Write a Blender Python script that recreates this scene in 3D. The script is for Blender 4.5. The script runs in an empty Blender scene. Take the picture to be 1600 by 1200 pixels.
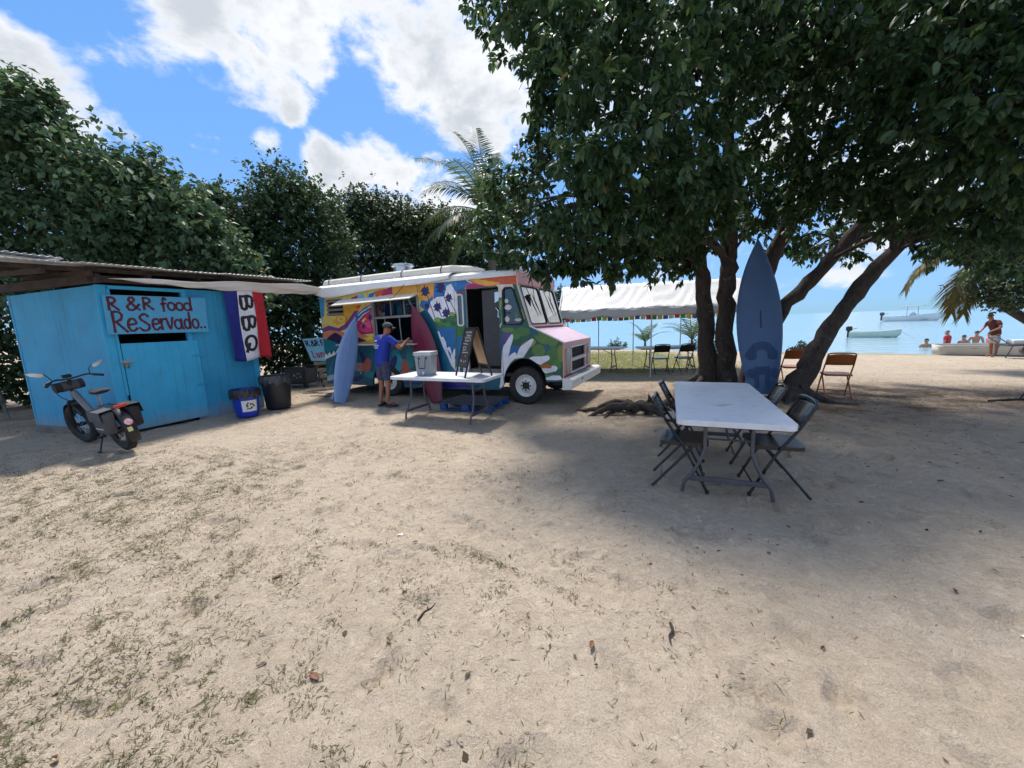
import bpy, bmesh, math, random
import numpy as np
from mathutils import Vector, Matrix, Euler
from mathutils.geometry import delaunay_2d_cdt

random.seed(7)
RNG = np.random.default_rng(11)
SC = bpy.context.scene
COL = SC.collection
PI = math.pi
R = math.radians

# ------------------------------------------------------------------ camera
CAM_H = 1.55
cd = bpy.data.cameras.new('camera')
cam = bpy.data.objects.new('camera', cd)
COL.objects.link(cam)
cd.sensor_fit = 'HORIZONTAL'
cd.sensor_width = 36.0
cd.lens = 13.52
cd.clip_start = 0.05
cd.clip_end = 20000
_p, _r = R(8.9), R(2.0)
_f = Vector((0, math.cos(_p), -math.sin(_p)))
_x = Vector((1, 0, 0))
_u = _x.cross(_f)
_R = _x * math.cos(_r) - _u * math.sin(_r)
_U = _x * math.sin(_r) + _u * math.cos(_r)
cam.matrix_world = Matrix(((_R.x, _U.x, -_f.x, 0), (_R.y, _U.y, -_f.y, 0), (_R.z, _U.z, -_f.z, CAM_H), (0, 0, 0, 1)))
SC.camera = cam

# ------------------------------------------------------------------ exposure
SC.view_settings.view_transform = 'Standard'
SC.view_settings.look = 'None'
SC.view_settings.gamma = 1
SC.view_settings.use_curve_mapping = False
SC.view_settings.exposure = 1.52
SC.cycles.use_denoising = True
SC.cycles.max_bounces = 6
SC.cycles.diffuse_bounces = 3
SC.cycles.glossy_bounces = 3
SC.cycles.transmission_bounces = 4
SC.cycles.use_adaptive_sampling = True
SC.cycles.adaptive_threshold = 0.02
SC.cycles.transparent_max_bounces = 12
SC.cycles.sample_clamp_indirect = 6.0

# ------------------------------------------------------------------ sky, clouds, sun
SUN_AZ, SUN_EL = -6.0, 63.0
S_DIR = Vector((math.sin(R(SUN_AZ)) * math.cos(R(SUN_EL)), math.cos(R(SUN_AZ)) * math.cos(R(SUN_EL)), math.sin(R(SUN_EL))))
world = bpy.data.worlds.new('World')
SC.world = world
world.use_nodes = True
wt = world.node_tree
wn, wl = wt.nodes, wt.links
wn.clear()

def wnode(t, **kw):
    n = wn.new(t)
    for k, v in kw.items():
        setattr(n, k, v)
    return n

w_out = wnode('ShaderNodeOutputWorld')
w_bg = wnode('ShaderNodeBackground')
w_bg.inputs['Strength'].default_value = 0.15
sky = wnode('ShaderNodeTexSky', sky_type='NISHITA', sun_disc=False)
sky.sun_elevation = R(SUN_EL)
sky.sun_rotation = R(SUN_AZ)
sky.air_density = 1.0
sky.dust_density = 0.3
sky.ozone_density = 2.2
w_tc = wnode('ShaderNodeTexCoord')
w_nrm = wnode('ShaderNodeVectorMath', operation='NORMALIZE')
wl.new(w_tc.outputs['Generated'], w_nrm.inputs[0])
w_sep = wnode('ShaderNodeSeparateXYZ')
wl.new(w_nrm.outputs[0], w_sep.inputs[0])

def wmath(op, a, b=None, c=None, clamp=False):
    n = wnode('ShaderNodeMath', operation=op, use_clamp=clamp)
    for i, v in enumerate((a, b, c)):
        if v is None:
            continue
        if isinstance(v, (int, float)):
            n.inputs[i].default_value = v
        else:
            wl.new(v, n.inputs[i])
    return n.outputs[0]

def wsmooth(v, a, b):
    n = wnode('ShaderNodeMapRange', interpolation_type='SMOOTHSTEP')
    wl.new(v, n.inputs[0])
    n.inputs[1].default_value = a
    n.inputs[2].default_value = b
    return n.outputs[0]

# a flat cloud deck seen in perspective: direction / height
w_den = wmath('ADD', wmath('MAXIMUM', w_sep.outputs[2], 0.0), 0.22)
w_comb = wnode('ShaderNodeCombineXYZ')
wl.new(wmath('DIVIDE', w_sep.outputs[0], w_den), w_comb.inputs[0])
wl.new(wmath('DIVIDE', w_sep.outputs[1], w_den), w_comb.inputs[1])
wl.new(wmath('MULTIPLY', w_sep.outputs[2], 0.8), w_comb.inputs[2])
n1 = wnode('ShaderNodeTexNoise')
n1.inputs['Scale'].default_value = 6.5
n1.inputs['Detail'].default_value = 9
n1.inputs['Roughness'].default_value = 0.6
n1.inputs['Distortion'].default_value = 0.15
w_str = wnode('ShaderNodeVectorMath', operation='MULTIPLY')
wl.new(w_nrm.outputs[0], w_str.inputs[0]); w_str.inputs[1].default_value = (1, 1, 1.5)
wl.new(w_str.outputs[0], n1.inputs['Vector'])
n2 = wnode('ShaderNodeTexNoise')
n2.inputs['Scale'].default_value = 4.5
n2.inputs['Detail'].default_value = 5
n2.inputs['Roughness'].default_value = 0.5
wl.new(w_str.outputs[0], n2.inputs['Vector'])
# cloud masses: (azimuth from +Y towards +X, elevation, angular radius, weight) in degrees, round the whole sky; unseen ones enlarged to whiten the fill light
CLOUDS = [
    (-38, 30, 4.5, .8), (-33.5, 31, 6, 1), (-28, 31.5, 6, 1), (-25, 31, 4.5, 1), (-31, 28, 4.2, .9), (-32, 39, 9, 1),
    (-17, 34.5, 6, 1), (-11, 33, 7, 1), (-4, 33, 7, 1), (3, 33, 7, 1), (-12, 28.5, 4.2, .9), (-6, 27.5, 5.5, 1), (0, 28, 6, 1), (-10, 42, 9, 1),
    (-22.5, 19.5, 3.6, 1), (-19.5, 19.5, 4, 1), (-16.5, 21, 3.4, 1.05), (-14.5, 19, 4, 1), (-10.5, 18.5, 4, .95), (-20, 15.5, 5, 1), (-13, 14.5, 5, 1), (-7, 17, 3.4, .8), (-7, 11, 5, .7),
    (-48.5, 22.5, 3.4, 1), (-46, 21, 3, 1), (-43.5, 19.5, 2.6, .9), (-50, 17, 5, 1), (-62, 26, 6, .9),
    (-35.4, 20.7, 1.9, .6), (-29.6, 21, 1.9, .65), (-26.5, 25, 1.6, .55),
    (14, 30, 10, .9), (25, 36, 10, .9), (32, 24, 9, .75), (42, 12, 8, .75), (50, 30, 10, .9), (38, 44, 9, .8), (28, 6, 7, .35), (60, 9, 9, .4), (62, 22, 9, .6),
    (75, 40, 15, 1), (95, 25, 14, 1), (120, 45, 15, 1), (140, 20, 13, 1), (160, 38, 15, 1), (185, 25, 14, 1), (210, 48, 15, 1), (230, 20, 13, 1),
    (255, 38, 15, 1), (280, 18, 11, .9), (-75, 45, 12, .9), (0, 62, 13, 1), (90, 70, 13, 1), (200, 72, 15, .9), (-40, 58, 12, .9)]
acc = None
for az, el, rad, w in CLOUDS:
    d = (math.sin(R(az)) * math.cos(R(el)), math.cos(R(az)) * math.cos(R(el)), math.sin(R(el)))
    dp = wnode('ShaderNodeVectorMath', operation='DOT_PRODUCT')
    wl.new(w_nrm.outputs[0], dp.inputs[0])
    dp.inputs[1].default_value = d
    m = wnode('ShaderNodeMapRange', interpolation_type='SMOOTHSTEP')
    wl.new(dp.outputs['Value'], m.inputs[0])
    m.inputs[1].default_value = math.cos(R(rad * 1.35))
    m.inputs[2].default_value = math.cos(R(rad * 0.25))
    m.inputs[4].default_value = w
    acc = m.outputs[0] if acc is None else wmath('MAXIMUM', acc, m.outputs[0])
dens = wmath('ADD', wmath('MULTIPLY', acc, 0.52), wmath('MULTIPLY', wmath('SUBTRACT', n1.outputs[0], 0.5), 1.9))
mask = wsmooth(dens, 0.17, 0.52)
thick = wsmooth(wmath('ADD', dens, wmath('MULTIPLY', wmath('SUBTRACT', n2.outputs[0], 0.5), 0.9)), 0.36, 0.85)
c_mix = wnode('ShaderNodeMix', data_type='RGBA')
wl.new(thick, c_mix.inputs[0])
c_mix.inputs[6].default_value = (2.3, 2.36, 2.46, 1)      # sunlit rim
c_mix.inputs[7].default_value = (1.5, 1.6, 1.76, 1)     # grey underside
hs = wnode('ShaderNodeHueSaturation')
hs.inputs['Saturation'].default_value = 1.32
hs.inputs['Value'].default_value = 1.0
wl.new(sky.outputs[0], hs.inputs['Color'])
# soft shoulder so that the bright horizon keeps its colour: c / (1 + k c)
den = wnode('ShaderNodeVectorMath', operation='MULTIPLY_ADD')
wl.new(hs.outputs[0], den.inputs[0]); den.inputs[1].default_value = (1.05, .52, .25); den.inputs[2].default_value = (1, 1, 1)
shd = wnode('ShaderNodeVectorMath', operation='DIVIDE')
wl.new(hs.outputs[0], shd.inputs[0]); wl.new(den.outputs[0], shd.inputs[1])
s_mix = wnode('ShaderNodeMix', data_type='RGBA')
wl.new(mask, s_mix.inputs[0])
wl.new(shd.outputs[0], s_mix.inputs[6])
wl.new(c_mix.outputs[2], s_mix.inputs[7])
wl.new(s_mix.outputs[2], w_bg.inputs['Color'])
wl.new(w_bg.outputs[0], w_out.inputs[0])

sl = bpy.data.lights.new('sun', 'SUN')
sl.energy = 2.05
sl.angle = R(9)
sl.color = (1.0, 0.93, 0.84)
sun = bpy.data.objects.new('sun', sl)
COL.objects.link(sun)
sun.rotation_euler = S_DIR.to_track_quat('Z', 'Y').to_euler()
sun.location = (20, 24, 40)

# ------------------------------------------------------------------ helpers
def tag(o, label=None, cat=None, group=None, kind=None):
    if label: o['label'] = label
    if cat: o['category'] = cat
    if group: o['group'] = group
    if kind: o['kind'] = kind
    return o

def empty(name, loc=(0, 0, 0), rz=0.0, rx=0.0, ry=0.0):
    o = bpy.data.objects.new(name, None)
    COL.objects.link(o)
    o.empty_display_size = 0.2
    o.location = loc
    o.rotation_euler = (rx, ry, rz)
    return o

def thing(name, label, cat, loc=(0, 0, 0), rz=0.0, group=None, rx=0.0, ry=0.0):
    return tag(empty(name, loc, rz, rx, ry), label, cat, group)

def copy_tree(o, parent=None):
    c = o.copy()
    COL.objects.link(c)
    c.parent = parent
    for ch in o.children:
        copy_tree(ch, c)
    return c

MATS = {}
def mat(name, col, rough=0.6, metal=0.0, var=0.12, vscale=6.0, bump=0.0, bscale=40.0, spec=0.5, col2=None, coat=0.0, dirt=0.0):
    """procedural principled material: two-tone noise colour, fine bump, optional dust near patches"""
    if name in MATS:
        return MATS[name]
    m = bpy.data.materials.new(name)
    m.use_nodes = True
    nt = m.node_tree
    b = nt.nodes['Principled BSDF']
    b.inputs['Roughness'].default_value = rough
    b.inputs['Metallic'].default_value = metal
    b.inputs['Specular IOR Level'].default_value = spec
    b.inputs['Coat Weight'].default_value = coat
    tc = nt.nodes.new('ShaderNodeTexCoord')
    n = nt.nodes.new('ShaderNodeTexNoise')
    n.inputs['Scale'].default_value = vscale
    n.inputs['Detail'].default_value = 6
    n.inputs['Roughness'].default_value = 0.6
    nt.links.new(tc.outputs['Object'], n.inputs['Vector'])
    mr = nt.nodes.new('ShaderNodeMapRange')
    mr.inputs[1].default_value = 0.3
    mr.inputs[2].default_value = 0.7
    nt.links.new(n.outputs[0], mr.inputs[0])
    mx = nt.nodes.new('ShaderNodeMix')
    mx.data_type = 'RGBA'
    nt.links.new(mr.outputs[0], mx.inputs[0])
    c2 = col2 or tuple(min(1, c * (1 + var)) for c in col)
    c1 = col if col2 else tuple(c * (1 - var) for c in col)
    mx.inputs[6].default_value = (*c1, 1)
    mx.inputs[7].default_value = (*c2, 1)
    outc = mx.outputs[2]
    if dirt > 0:
        n3 = nt.nodes.new('ShaderNodeTexNoise')
        n3.inputs['Scale'].default_value = vscale * 2.3
        n3.inputs['Detail'].default_value = 8
        n3.inputs['Roughness'].default_value = 0.7
        nt.links.new(tc.outputs['Object'], n3.inputs['Vector'])
        m3 = nt.nodes.new('ShaderNodeMapRange')
        m3.inputs[1].default_value = 0.52
        m3.inputs[2].default_value = 0.75
        m3.inputs[4].default_value = dirt
        nt.links.new(n3.outputs[0], m3.inputs[0])
        mx3 = nt.nodes.new('ShaderNodeMix')
        mx3.data_type = 'RGBA'
        nt.links.new(m3.outputs[0], mx3.inputs[0])
        nt.links.new(outc, mx3.inputs[6])
        mx3.inputs[7].default_value = (0.22, 0.18, 0.13, 1)
        outc = mx3.outputs[2]
    nt.links.new(outc, b.inputs['Base Color'])
    if bump > 0:
        n2 = nt.nodes.new('ShaderNodeTexNoise')
        n2.inputs['Scale'].default_value = bscale
        n2.inputs['Detail'].default_value = 5
        nt.links.new(tc.outputs['Object'], n2.inputs['Vector'])
        bp = nt.nodes.new('ShaderNodeBump')
        bp.inputs['Strength'].default_value = bump
        bp.inputs['Distance'].default_value = 0.01
        nt.links.new(n2.outputs[0], bp.inputs['Height'])
        nt.links.new(bp.outputs[0], b.inputs['Normal'])
    MATS[name] = m
    return m

def glass_mat(name, tint, refl=1.0):
    if name in MATS:
        return MATS[name]
    m = bpy.data.materials.new(name)
    m.use_nodes = True
    nt = m.node_tree
    nt.nodes.clear()
    o = nt.nodes.new('ShaderNodeOutputMaterial')
    t = nt.nodes.new('ShaderNodeBsdfTransparent')
    t.inputs[0].default_value = (*tint, 1)
    g = nt.nodes.new('ShaderNodeBsdfGlossy')
    g.inputs['Roughness'].default_value = 0.015
    fr = nt.nodes.new('ShaderNodeFresnel')
    fr.inputs[0].default_value = 1.55
    mu = nt.nodes.new('ShaderNodeMath')
    mu.operation = 'MULTIPLY_ADD'
    mu.use_clamp = True
    mu.inputs[1].default_value = 1.6 * refl
    mu.inputs[2].default_value = 0.06 * refl
    nt.links.new(fr.outputs[0], mu.inputs[0])
    mx = nt.nodes.new('ShaderNodeMixShader')
    nt.links.new(mu.outputs[0], mx.inputs[0])
    nt.links.new(t.outputs[0], mx.inputs[1])
    nt.links.new(g.outputs[0], mx.inputs[2])
    nt.links.new(mx.outputs[0], o.inputs[0])
    MATS[name] = m
    return m

class MB:
    """collects shapes; build() links them as one mesh object"""
    def __init__(self):
        self.v, self.f, self.m = [], [], []
    def add(self, verts, faces, mi=0):
        b = len(self.v)
        self.v.extend(tuple(p) for p in verts)
        self.f.extend(tuple(b + i for i in f) for f in faces)
        self.m.extend([mi] * len(faces))
        return self
    def box(self, c, s, rot=None, mi=0):
        hx, hy, hz = s[0] / 2, s[1] / 2, s[2] / 2
        M = rot if rot is not None else Matrix.Identity(3)
        if isinstance(M, (tuple, list)):
            M = Euler(M).to_matrix()
        vs = [Vector(c) + M @ Vector((x * hx, y * hy, z * hz)) for x in (-1, 1) for y in (-1, 1) for z in (-1, 1)]
        return self.add(vs, [(0, 1, 3, 2), (4, 6, 7, 5), (0, 4, 5, 1), (2, 3, 7, 6), (0, 2, 6, 4), (1, 5, 7, 3)], mi)
    def beam(self, p0, p1, w, h, up=(0, 0, 1), mi=0):
        p0, p1 = Vector(p0), Vector(p1)
        d = (p1 - p0).normalized()
        sx = d.cross(Vector(up))
        if sx.length < 1e-4: sx = d.cross(Vector((1, 0, 0)))
        sx.normalize()
        sz = sx.cross(d)
        vs = [q + sx * (a * w / 2) + sz * (b * h / 2) for q in (p0, p1) for a, b in ((-1, -1), (1, -1), (1, 1), (-1, 1))]
        return self.add(vs, [(0, 3, 2, 1), (4, 5, 6, 7), (0, 1, 5, 4), (1, 2, 6, 5), (2, 3, 7, 6), (3, 0, 4, 7)], mi)
    def tube(self, pts, rad, n=8, mi=0, cap=True, closed=False, flat=1.0):
        pts = [Vector(p) for p in pts]
        k = len(pts)
        if not hasattr(rad, '__len__'): rad = [rad] * k
        vs, fs = [], []
        pn = None
        for i, p in enumerate(pts):
            if closed: t = (pts[(i + 1) % k] - pts[i - 1])
            else: t = pts[min(i + 1, k - 1)] - pts[max(i - 1, 0)]
            t.normalize()
            if pn is None:
                a = Vector((0, 0, 1)) if abs(t.z) < 0.9 else Vector((1, 0, 0))
                nn = t.cross(a).normalized()
            else:
                nn = (pn - t * pn.dot(t))
                if nn.length < 1e-5: nn = t.orthogonal()
                nn.normalize()
            pn = nn
            bb = t.cross(nn)
            for j in range(n):
                a = 2 * PI * j / n
                vs.append(p + nn * (math.cos(a) * rad[i]) + bb * (math.sin(a) * rad[i] * flat))
        rng = k if closed else k - 1
        for i in range(rng):
            for j in range(n):
                a, b = i * n + j, i * n + (j + 1) % n
                c, d = ((i + 1) % k) * n + (j + 1) % n, ((i + 1) % k) * n + j
                fs.append((a, b, c, d))
        if cap and not closed:
            fs.append(tuple(reversed(range(n))))
            fs.append(tuple((k - 1) * n + j for j in range(n)))
        return self.add(vs, fs, mi)
    def cyl(self, p0, p1, r0, r1=None, n=16, mi=0):
        return self.tube([p0, p1], [r0, r0 if r1 is None else r1], n, mi)
    def lathe(self, prof, n=20, origin=(0, 0, 0), axis='z', mi=0, a0=0, a1=2 * PI):
        O = Vector(origin)
        vs, fs = [], []
        k = len(prof)
        for j in range(n):
            a = a0 + (a1 - a0) * j / n
            for r, h in prof:
                if axis == 'z': q = Vector((r * math.cos(a), r * math.sin(a), h))
                elif axis == 'y': q = Vector((r * math.cos(a), h, r * math.sin(a)))
                else: q = Vector((h, r * math.cos(a), r * math.sin(a)))
                vs.append(O + q)
        for j in range(n):
            for i in range(k - 1):
                a, b = j * k + i, ((j + 1) % n) * k + i
                fs.append((a, b, b + 1, a + 1) if axis == 'z' else (a, a + 1, b + 1, b))
        return self.add(vs, fs, mi)
    def prism(self, poly, o, u, v, w, mi=0, mside=None):
        """polygon (a,b) placed at o + a*u + b*v, extruded by vector w"""
        o, u, v, w = Vector(o), Vector(u), Vector(v), Vector(w)
        k = len(poly)
        A = [o + u * a + v * b for a, b in poly]
        B = [p + w for p in A]
        self.add(A + B, [tuple(reversed(range(k))), tuple(range(k, 2 * k))], mi)
        self.add(A + B, [(i, (i + 1) % k, k + (i + 1) % k, k + i) for i in range(k)], mi if mside is None else mside)
        return self
    def grid(self, fn, nu, nv, mi=0):
        vs = [fn(i / nu, j / nv) for i in range(nu + 1) for j in range(nv + 1)]
        fs = [(i * (nv + 1) + j, (i + 1) * (nv + 1) + j, (i + 1) * (nv + 1) + j + 1, i * (nv + 1) + j + 1) for i in range(nu) for j in range(nv)]
        return self.add(vs, fs, mi)
    def build(self, name, mats, parent=None, smooth=False, bevel=0.0, seg=2, solid=0.0, sub=0, loc=None):
        me = bpy.data.meshes.new(name)
        me.from_pydata([tuple(p) for p in self.v], [], self.f)
        if not isinstance(mats, (list, tuple)): mats = [mats]
        for m in mats: me.materials.append(m)
        if len(mats) > 1: me.polygons.foreach_set('material_index', self.m)
        bm = bmesh.new()
        bm.from_mesh(me)
        bmesh.ops.recalc_face_normals(bm, faces=bm.faces)
        bm.to_mesh(me)
        bm.free()
        me.update()
        o = bpy.data.objects.new(name, me)
        COL.objects.link(o)
        if parent: o.parent = parent
        if loc: o.location = loc
        if smooth:
            me.polygons.foreach_set('use_smooth', [True] * len(me.polygons))
            me.set_sharp_from_angle(angle=R(38))
        if sub:
            md = o.modifiers.new('sub', 'SUBSURF'); md.levels = sub; md.render_levels = sub
        if solid:
            md = o.modifiers.new('solid', 'SOLIDIFY'); md.thickness = solid; md.offset = 0
        if bevel:
            md = o.modifiers.new('bevel', 'BEVEL'); md.width = bevel; md.segments = seg; md.limit_method = 'ANGLE'; md.angle_limit = R(40)
        return o

def np_mesh(name, verts, faces, mats, parent=None, smooth=False, midx=None):
    """verts (N,3) numpy, faces (M,k) numpy of equal size"""
    me = bpy.data.meshes.new(name)
    n, k = faces.shape
    me.vertices.add(len(verts))
    me.vertices.foreach_set('co', np.ascontiguousarray(verts, dtype=np.float32).ravel())
    me.loops.add(n * k)
    me.loops.foreach_set('vertex_index', np.ascontiguousarray(faces, dtype=np.int32).ravel())
    me.polygons.add(n)
    me.polygons.foreach_set('loop_start', np.arange(0, n * k, k, dtype=np.int32))
    me.polygons.foreach_set('loop_total', np.full(n, k, dtype=np.int32))
    if not isinstance(mats, (list, tuple)): mats = [mats]
    for m in mats: me.materials.append(m)
    if midx is not None: me.polygons.foreach_set('material_index', np.ascontiguousarray(midx, dtype=np.int32))
    if smooth: me.polygons.foreach_set('use_smooth', np.ones(n, dtype=bool))
    me.update(calc_edges=True)
    o = bpy.data.objects.new(name, me)
    COL.objects.link(o)
    if parent: o.parent = parent
    return o

def smooth_pts(pts, n=4):
    """Catmull-Rom through points"""
    P = [Vector(p) for p in pts]
    out = []
    for i in range(len(P) - 1):
        p0, p1, p2, p3 = P[max(i - 1, 0)], P[i], P[i + 1], P[min(i + 2, len(P) - 1)]
        for k in range(n):
            t = k / n
            out.append(0.5 * ((2 * p1) + (p2 - p0) * t + (2 * p0 - 5 * p1 + 4 * p2 - p3) * t * t + (3 * p1 - p0 - 3 * p2 + p3) * t ** 3))
    out.append(P[-1])
    return out

def lerp_list(vals, n):
    out = []
    for i in range(len(vals) - 1):
        for k in range(n): out.append(vals[i] + (vals[i + 1] - vals[i]) * k / n)
    out.append(vals[-1])
    return out

def noise2(x, y, s=1.0, seed=0.0):
    """cheap smooth numpy noise: sum of rotated sines"""
    v = 0
    for k, (a, f, ph) in enumerate(((0.3, 1.0, 1.3), (1.4, 1.7, 4.1), (2.3, 2.9, 0.7), (0.9, 4.3, 2.9), (1.9, 6.1, 5.3))):
        v = v + np.sin((x * math.cos(a + seed) + y * math.sin(a + seed)) * f * s + ph + seed * 7 + 1.5 * np.sin((y * math.cos(a) - x * math.sin(a)) * f * s * 0.6 + seed)) / (f ** 0.7)
    return v / 2.2

# ------------------------------------------------------------------ ground and sea
def sand_material():
    m = bpy.data.materials.new('sand')
    m.use_nodes = True
    nt = m.node_tree
    N, L = nt.nodes, nt.links
    b = N['Principled BSDF']
    b.inputs['Roughness'].default_value = 0.95
    b.inputs['Specular IOR Level'].default_value = 0.15
    tc = N.new('ShaderNodeTexCoord')
    def noise(scale, det=6, rough=0.6, dist=0.0):
        n = N.new('ShaderNodeTexNoise')
        n.inputs['Scale'].default_value = scale
        n.inputs['Detail'].default_value = det
        n.inputs['Roughness'].default_value = rough
        n.inputs['Distortion'].default_value = dist
        L.new(tc.outputs['Object'], n.inputs['Vector'])
        return n.outputs[0]
    def rng(v, a, b_, lo=0.0, hi=1.0):
        n = N.new('ShaderNodeMapRange')
        n.inputs[1].default_value, n.inputs[2].default_value = a, b_
        n.inputs[3].default_value, n.inputs[4].default_value = lo, hi
        L.new(v, n.inputs[0])
        return n.outputs[0]
    def mix(f, c1, c2):
        n = N.new('ShaderNodeMix')
        n.data_type = 'RGBA'
        L.new(f, n.inputs[0])
        for i, c in ((6, c1), (7, c2)):
            if isinstance(c, tuple): n.inputs[i].default_value = (*c, 1)
            else: L.new(c, n.inputs[i])
        return n.outputs[2]
    c = mix(rng(noise(0.9, 5), 0.35, 0.65), (0.59, 0.495, 0.385), (0.66, 0.56, 0.445))
    c = mix(rng(noise(5.5, 6, 0.65), 0.45, 0.7, 0, 0.55), c, (0.48, 0.385, 0.30))
    c = mix(rng(noise(26, 8, 0.72), 0.46, 0.68, 0, 0.45), c, (0.42, 0.335, 0.26))
    c = mix(rng(noise(95, 5, 0.75), 0.58, 0.72, 0, 0.6), c, (0.28, 0.22, 0.17))
    c = mix(rng(noise(420, 2, 0.7), 0.55, 0.72, 0, 0.6), c, (0.20, 0.15, 0.11))       # dark grains
    c = mix(rng(noise(300, 2, 0.7), 0.64, 0.74, 0, 0.8), c, (0.62, 0.56, 0.48))       # shell grains
    # painted-in attributes: soil under the tree, lawn by the shore
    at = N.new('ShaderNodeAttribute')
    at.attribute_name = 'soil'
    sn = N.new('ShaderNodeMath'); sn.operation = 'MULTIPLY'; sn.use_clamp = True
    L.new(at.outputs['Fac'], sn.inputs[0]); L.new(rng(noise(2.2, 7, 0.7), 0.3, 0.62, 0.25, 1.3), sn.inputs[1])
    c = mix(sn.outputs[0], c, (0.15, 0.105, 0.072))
    ag = N.new('ShaderNodeAttribute')
    ag.attribute_name = 'lawn'
    gn = N.new('ShaderNodeMath'); gn.operation = 'MULTIPLY'; gn.use_clamp = True
    L.new(ag.outputs['Fac'], gn.inputs[0]); L.new(rng(noise(3.5, 7, 0.7), 0.32, 0.6, 0.35, 1.25), gn.inputs[1])
    c = mix(gn.outputs[0], c, (0.19, 0.2, 0.075))
    L.new(c, b.inputs['Base Color'])
    # relief: grain, footprints, drag marks
    w = N.new('ShaderNodeTexWave')
    w.inputs['Scale'].default_value = 3.2
    w.inputs['Distortion'].default_value = 9
    w.inputs['Detail'].default_value = 4
    mp = N.new('ShaderNodeMapping')
    mp.inputs['Rotation'].default_value = (0, 0, R(35))
    L.new(tc.outputs['Object'], mp.inputs[0]); L.new(mp.outputs[0], w.inputs[0])
    def bump(h, st, dist, prev=None):
        n = N.new('ShaderNodeBump')
        n.inputs['Strength'].default_value = st
        n.inputs['Distance'].default_value = dist
        L.new(h, n.inputs['Height'])
        if prev: L.new(prev, n.inputs['Normal'])
        return n.outputs[0]
    nb = bump(noise(3.0, 4, 0.55, 0.6), 0.9, 0.11)
    nb = bump(noise(7.5, 5, 0.6, 0.8), 0.9, 0.06, nb)
    nb = bump(rng(w.outputs[0], 0.0, 0.25, 1, 0), 0.3, 0.01, nb)
    nb = bump(noise(14, 6, 0.7, 0.5), 1.0, 0.07, nb)
    nb = bump(noise(75, 6, 0.75), 1.0, 0.014, nb)
    nb = bump(noise(380, 2, 0.6), 0.5, 0.002, nb)
    L.new(nb, b.inputs['Normal'])
    return m

SHORE_A, SHORE_B = Vector((5.6, 23.6)), Vector((17.4, 13.4))      # two points on the waterline
_sd = (SHORE_B - SHORE_A).normalized()
SHORE_N = Vector((-_sd.y, _sd.x))                                   # towards the sea
if SHORE_N.y < 0: SHORE_N = -SHORE_N

def sea_dist(x, y):
    return (x - SHORE_A.x) * SHORE_N.x + (y - SHORE_A.y) * SHORE_N.y

def axis_coords(lo, hi, near_lo, near_hi, step, grow):
    a = list(np.arange(near_lo, near_hi + 1e-6, step))
    s, v = step, a[-1]
    while v < hi:
        s *= grow; v += s; a.append(min(v, hi))
    s, v = step, a[0]
    while v > lo:
        s *= grow; v -= s; a.insert(0, max(v, lo))
    return np.array(a)

gx = axis_coords(-3500, 600, -8, 7.5, 0.034, 1.10)
gy = axis_coords(-600, 3500, 0.5, 8.5, 0.034, 1.10)
GX, GY = np.meshgrid(gx, gy, indexing='ij')
sd_ = sea_dist(GX, GY) + 0.35 * noise2(GX, GY, 0.5)
near = np.exp(-((GX / 14) ** 2 + ((GY - 4) / 14) ** 2))
fine = 0.011 * noise2(GX, GY, 2.1, 0.4) + 0.010 * noise2(GX, GY, 5.7, 1.1) + 0.006 * noise2(GX, GY, 15, 2.2)
# shallow foot and wheel dents
for _ in range(520):
    cx, cy, a = RNG.uniform(-7, 7), RNG.uniform(0.8, 8.5), RNG.uniform(0, PI)
    rx_, ry_ = RNG.uniform(.09, .15), RNG.uniform(.04, .065)
    sel = (np.abs(GX - cx) < .35) & (np.abs(GY - cy) < .35)
    ux = (GX[sel] - cx) * math.cos(a) + (GY[sel] - cy) * math.sin(a)
    uy = -(GX[sel] - cx) * math.sin(a) + (GY[sel] - cy) * math.cos(a)
    q = (ux / rx_) ** 2 + (uy / ry_) ** 2
    fine[sel] += -0.032 * np.exp(-q) + 0.013 * np.exp(-(q - 1.6) ** 2 * 1.5)
# shallow wheel tracks: pairs of grooves with raised lips
for (x0, y0, x1, y1, bend, off) in ((-5.2, 5.2, 1.6, .7, .5, .0), (-5.0, 5.45, 1.9, .85, .5, .0), (-3.4, 6.2, 3.6, 1.2, -.4, 0), (-1.5, 6.0, 4.6, 2.2, .3, 0), (-7.0, 3.4, -1.2, .8, .2, 0), (.2, 5.6, 5.4, 3.2, .4, 0)):
    tx_, ty_ = x1 - x0, y1 - y0
    ln = math.hypot(tx_, ty_); tx_, ty_ = tx_ / ln, ty_ / ln
    ua = (GX - x0) * tx_ + (GY - y0) * ty_
    va = -(GX - x0) * ty_ + (GY - y0) * tx_ - bend * np.sin(PI * np.clip(ua / ln, 0, 1)) - .03 * np.sin(ua * 2.1)
    on = ((ua > 0) & (ua < ln)) * (0.55 + 0.45 * np.sin(ua * 1.7 + y0))
    fine += on * (-0.013 * np.exp(-(va / .045) ** 4) + 0.006 * np.exp(-((np.abs(va) - .075) / .028) ** 2) + 0.004 * np.sin(ua * 75) * np.exp(-(va / .04) ** 4))
GZ = fine * near - 0.02
GZ = np.where(sd_ > -3, GZ - np.clip((sd_ + 3) / 3, 0, 40) * 0.13, GZ)
GZ = np.maximum(GZ, -2.5)
nx, ny = len(gx), len(gy)
idx = np.arange(nx * ny).reshape(nx, ny)
faces = np.stack([idx[:-1, :-1], idx[1:, :-1], idx[1:, 1:], idx[:-1, 1:]], -1).reshape(-1, 4)
ground = np_mesh('ground', np.stack([GX, GY, GZ], -1).reshape(-1, 3), faces, sand_material(), smooth=True)
tag(ground, 'pale trodden beach sand with sparse grass', kind='structure')
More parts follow.
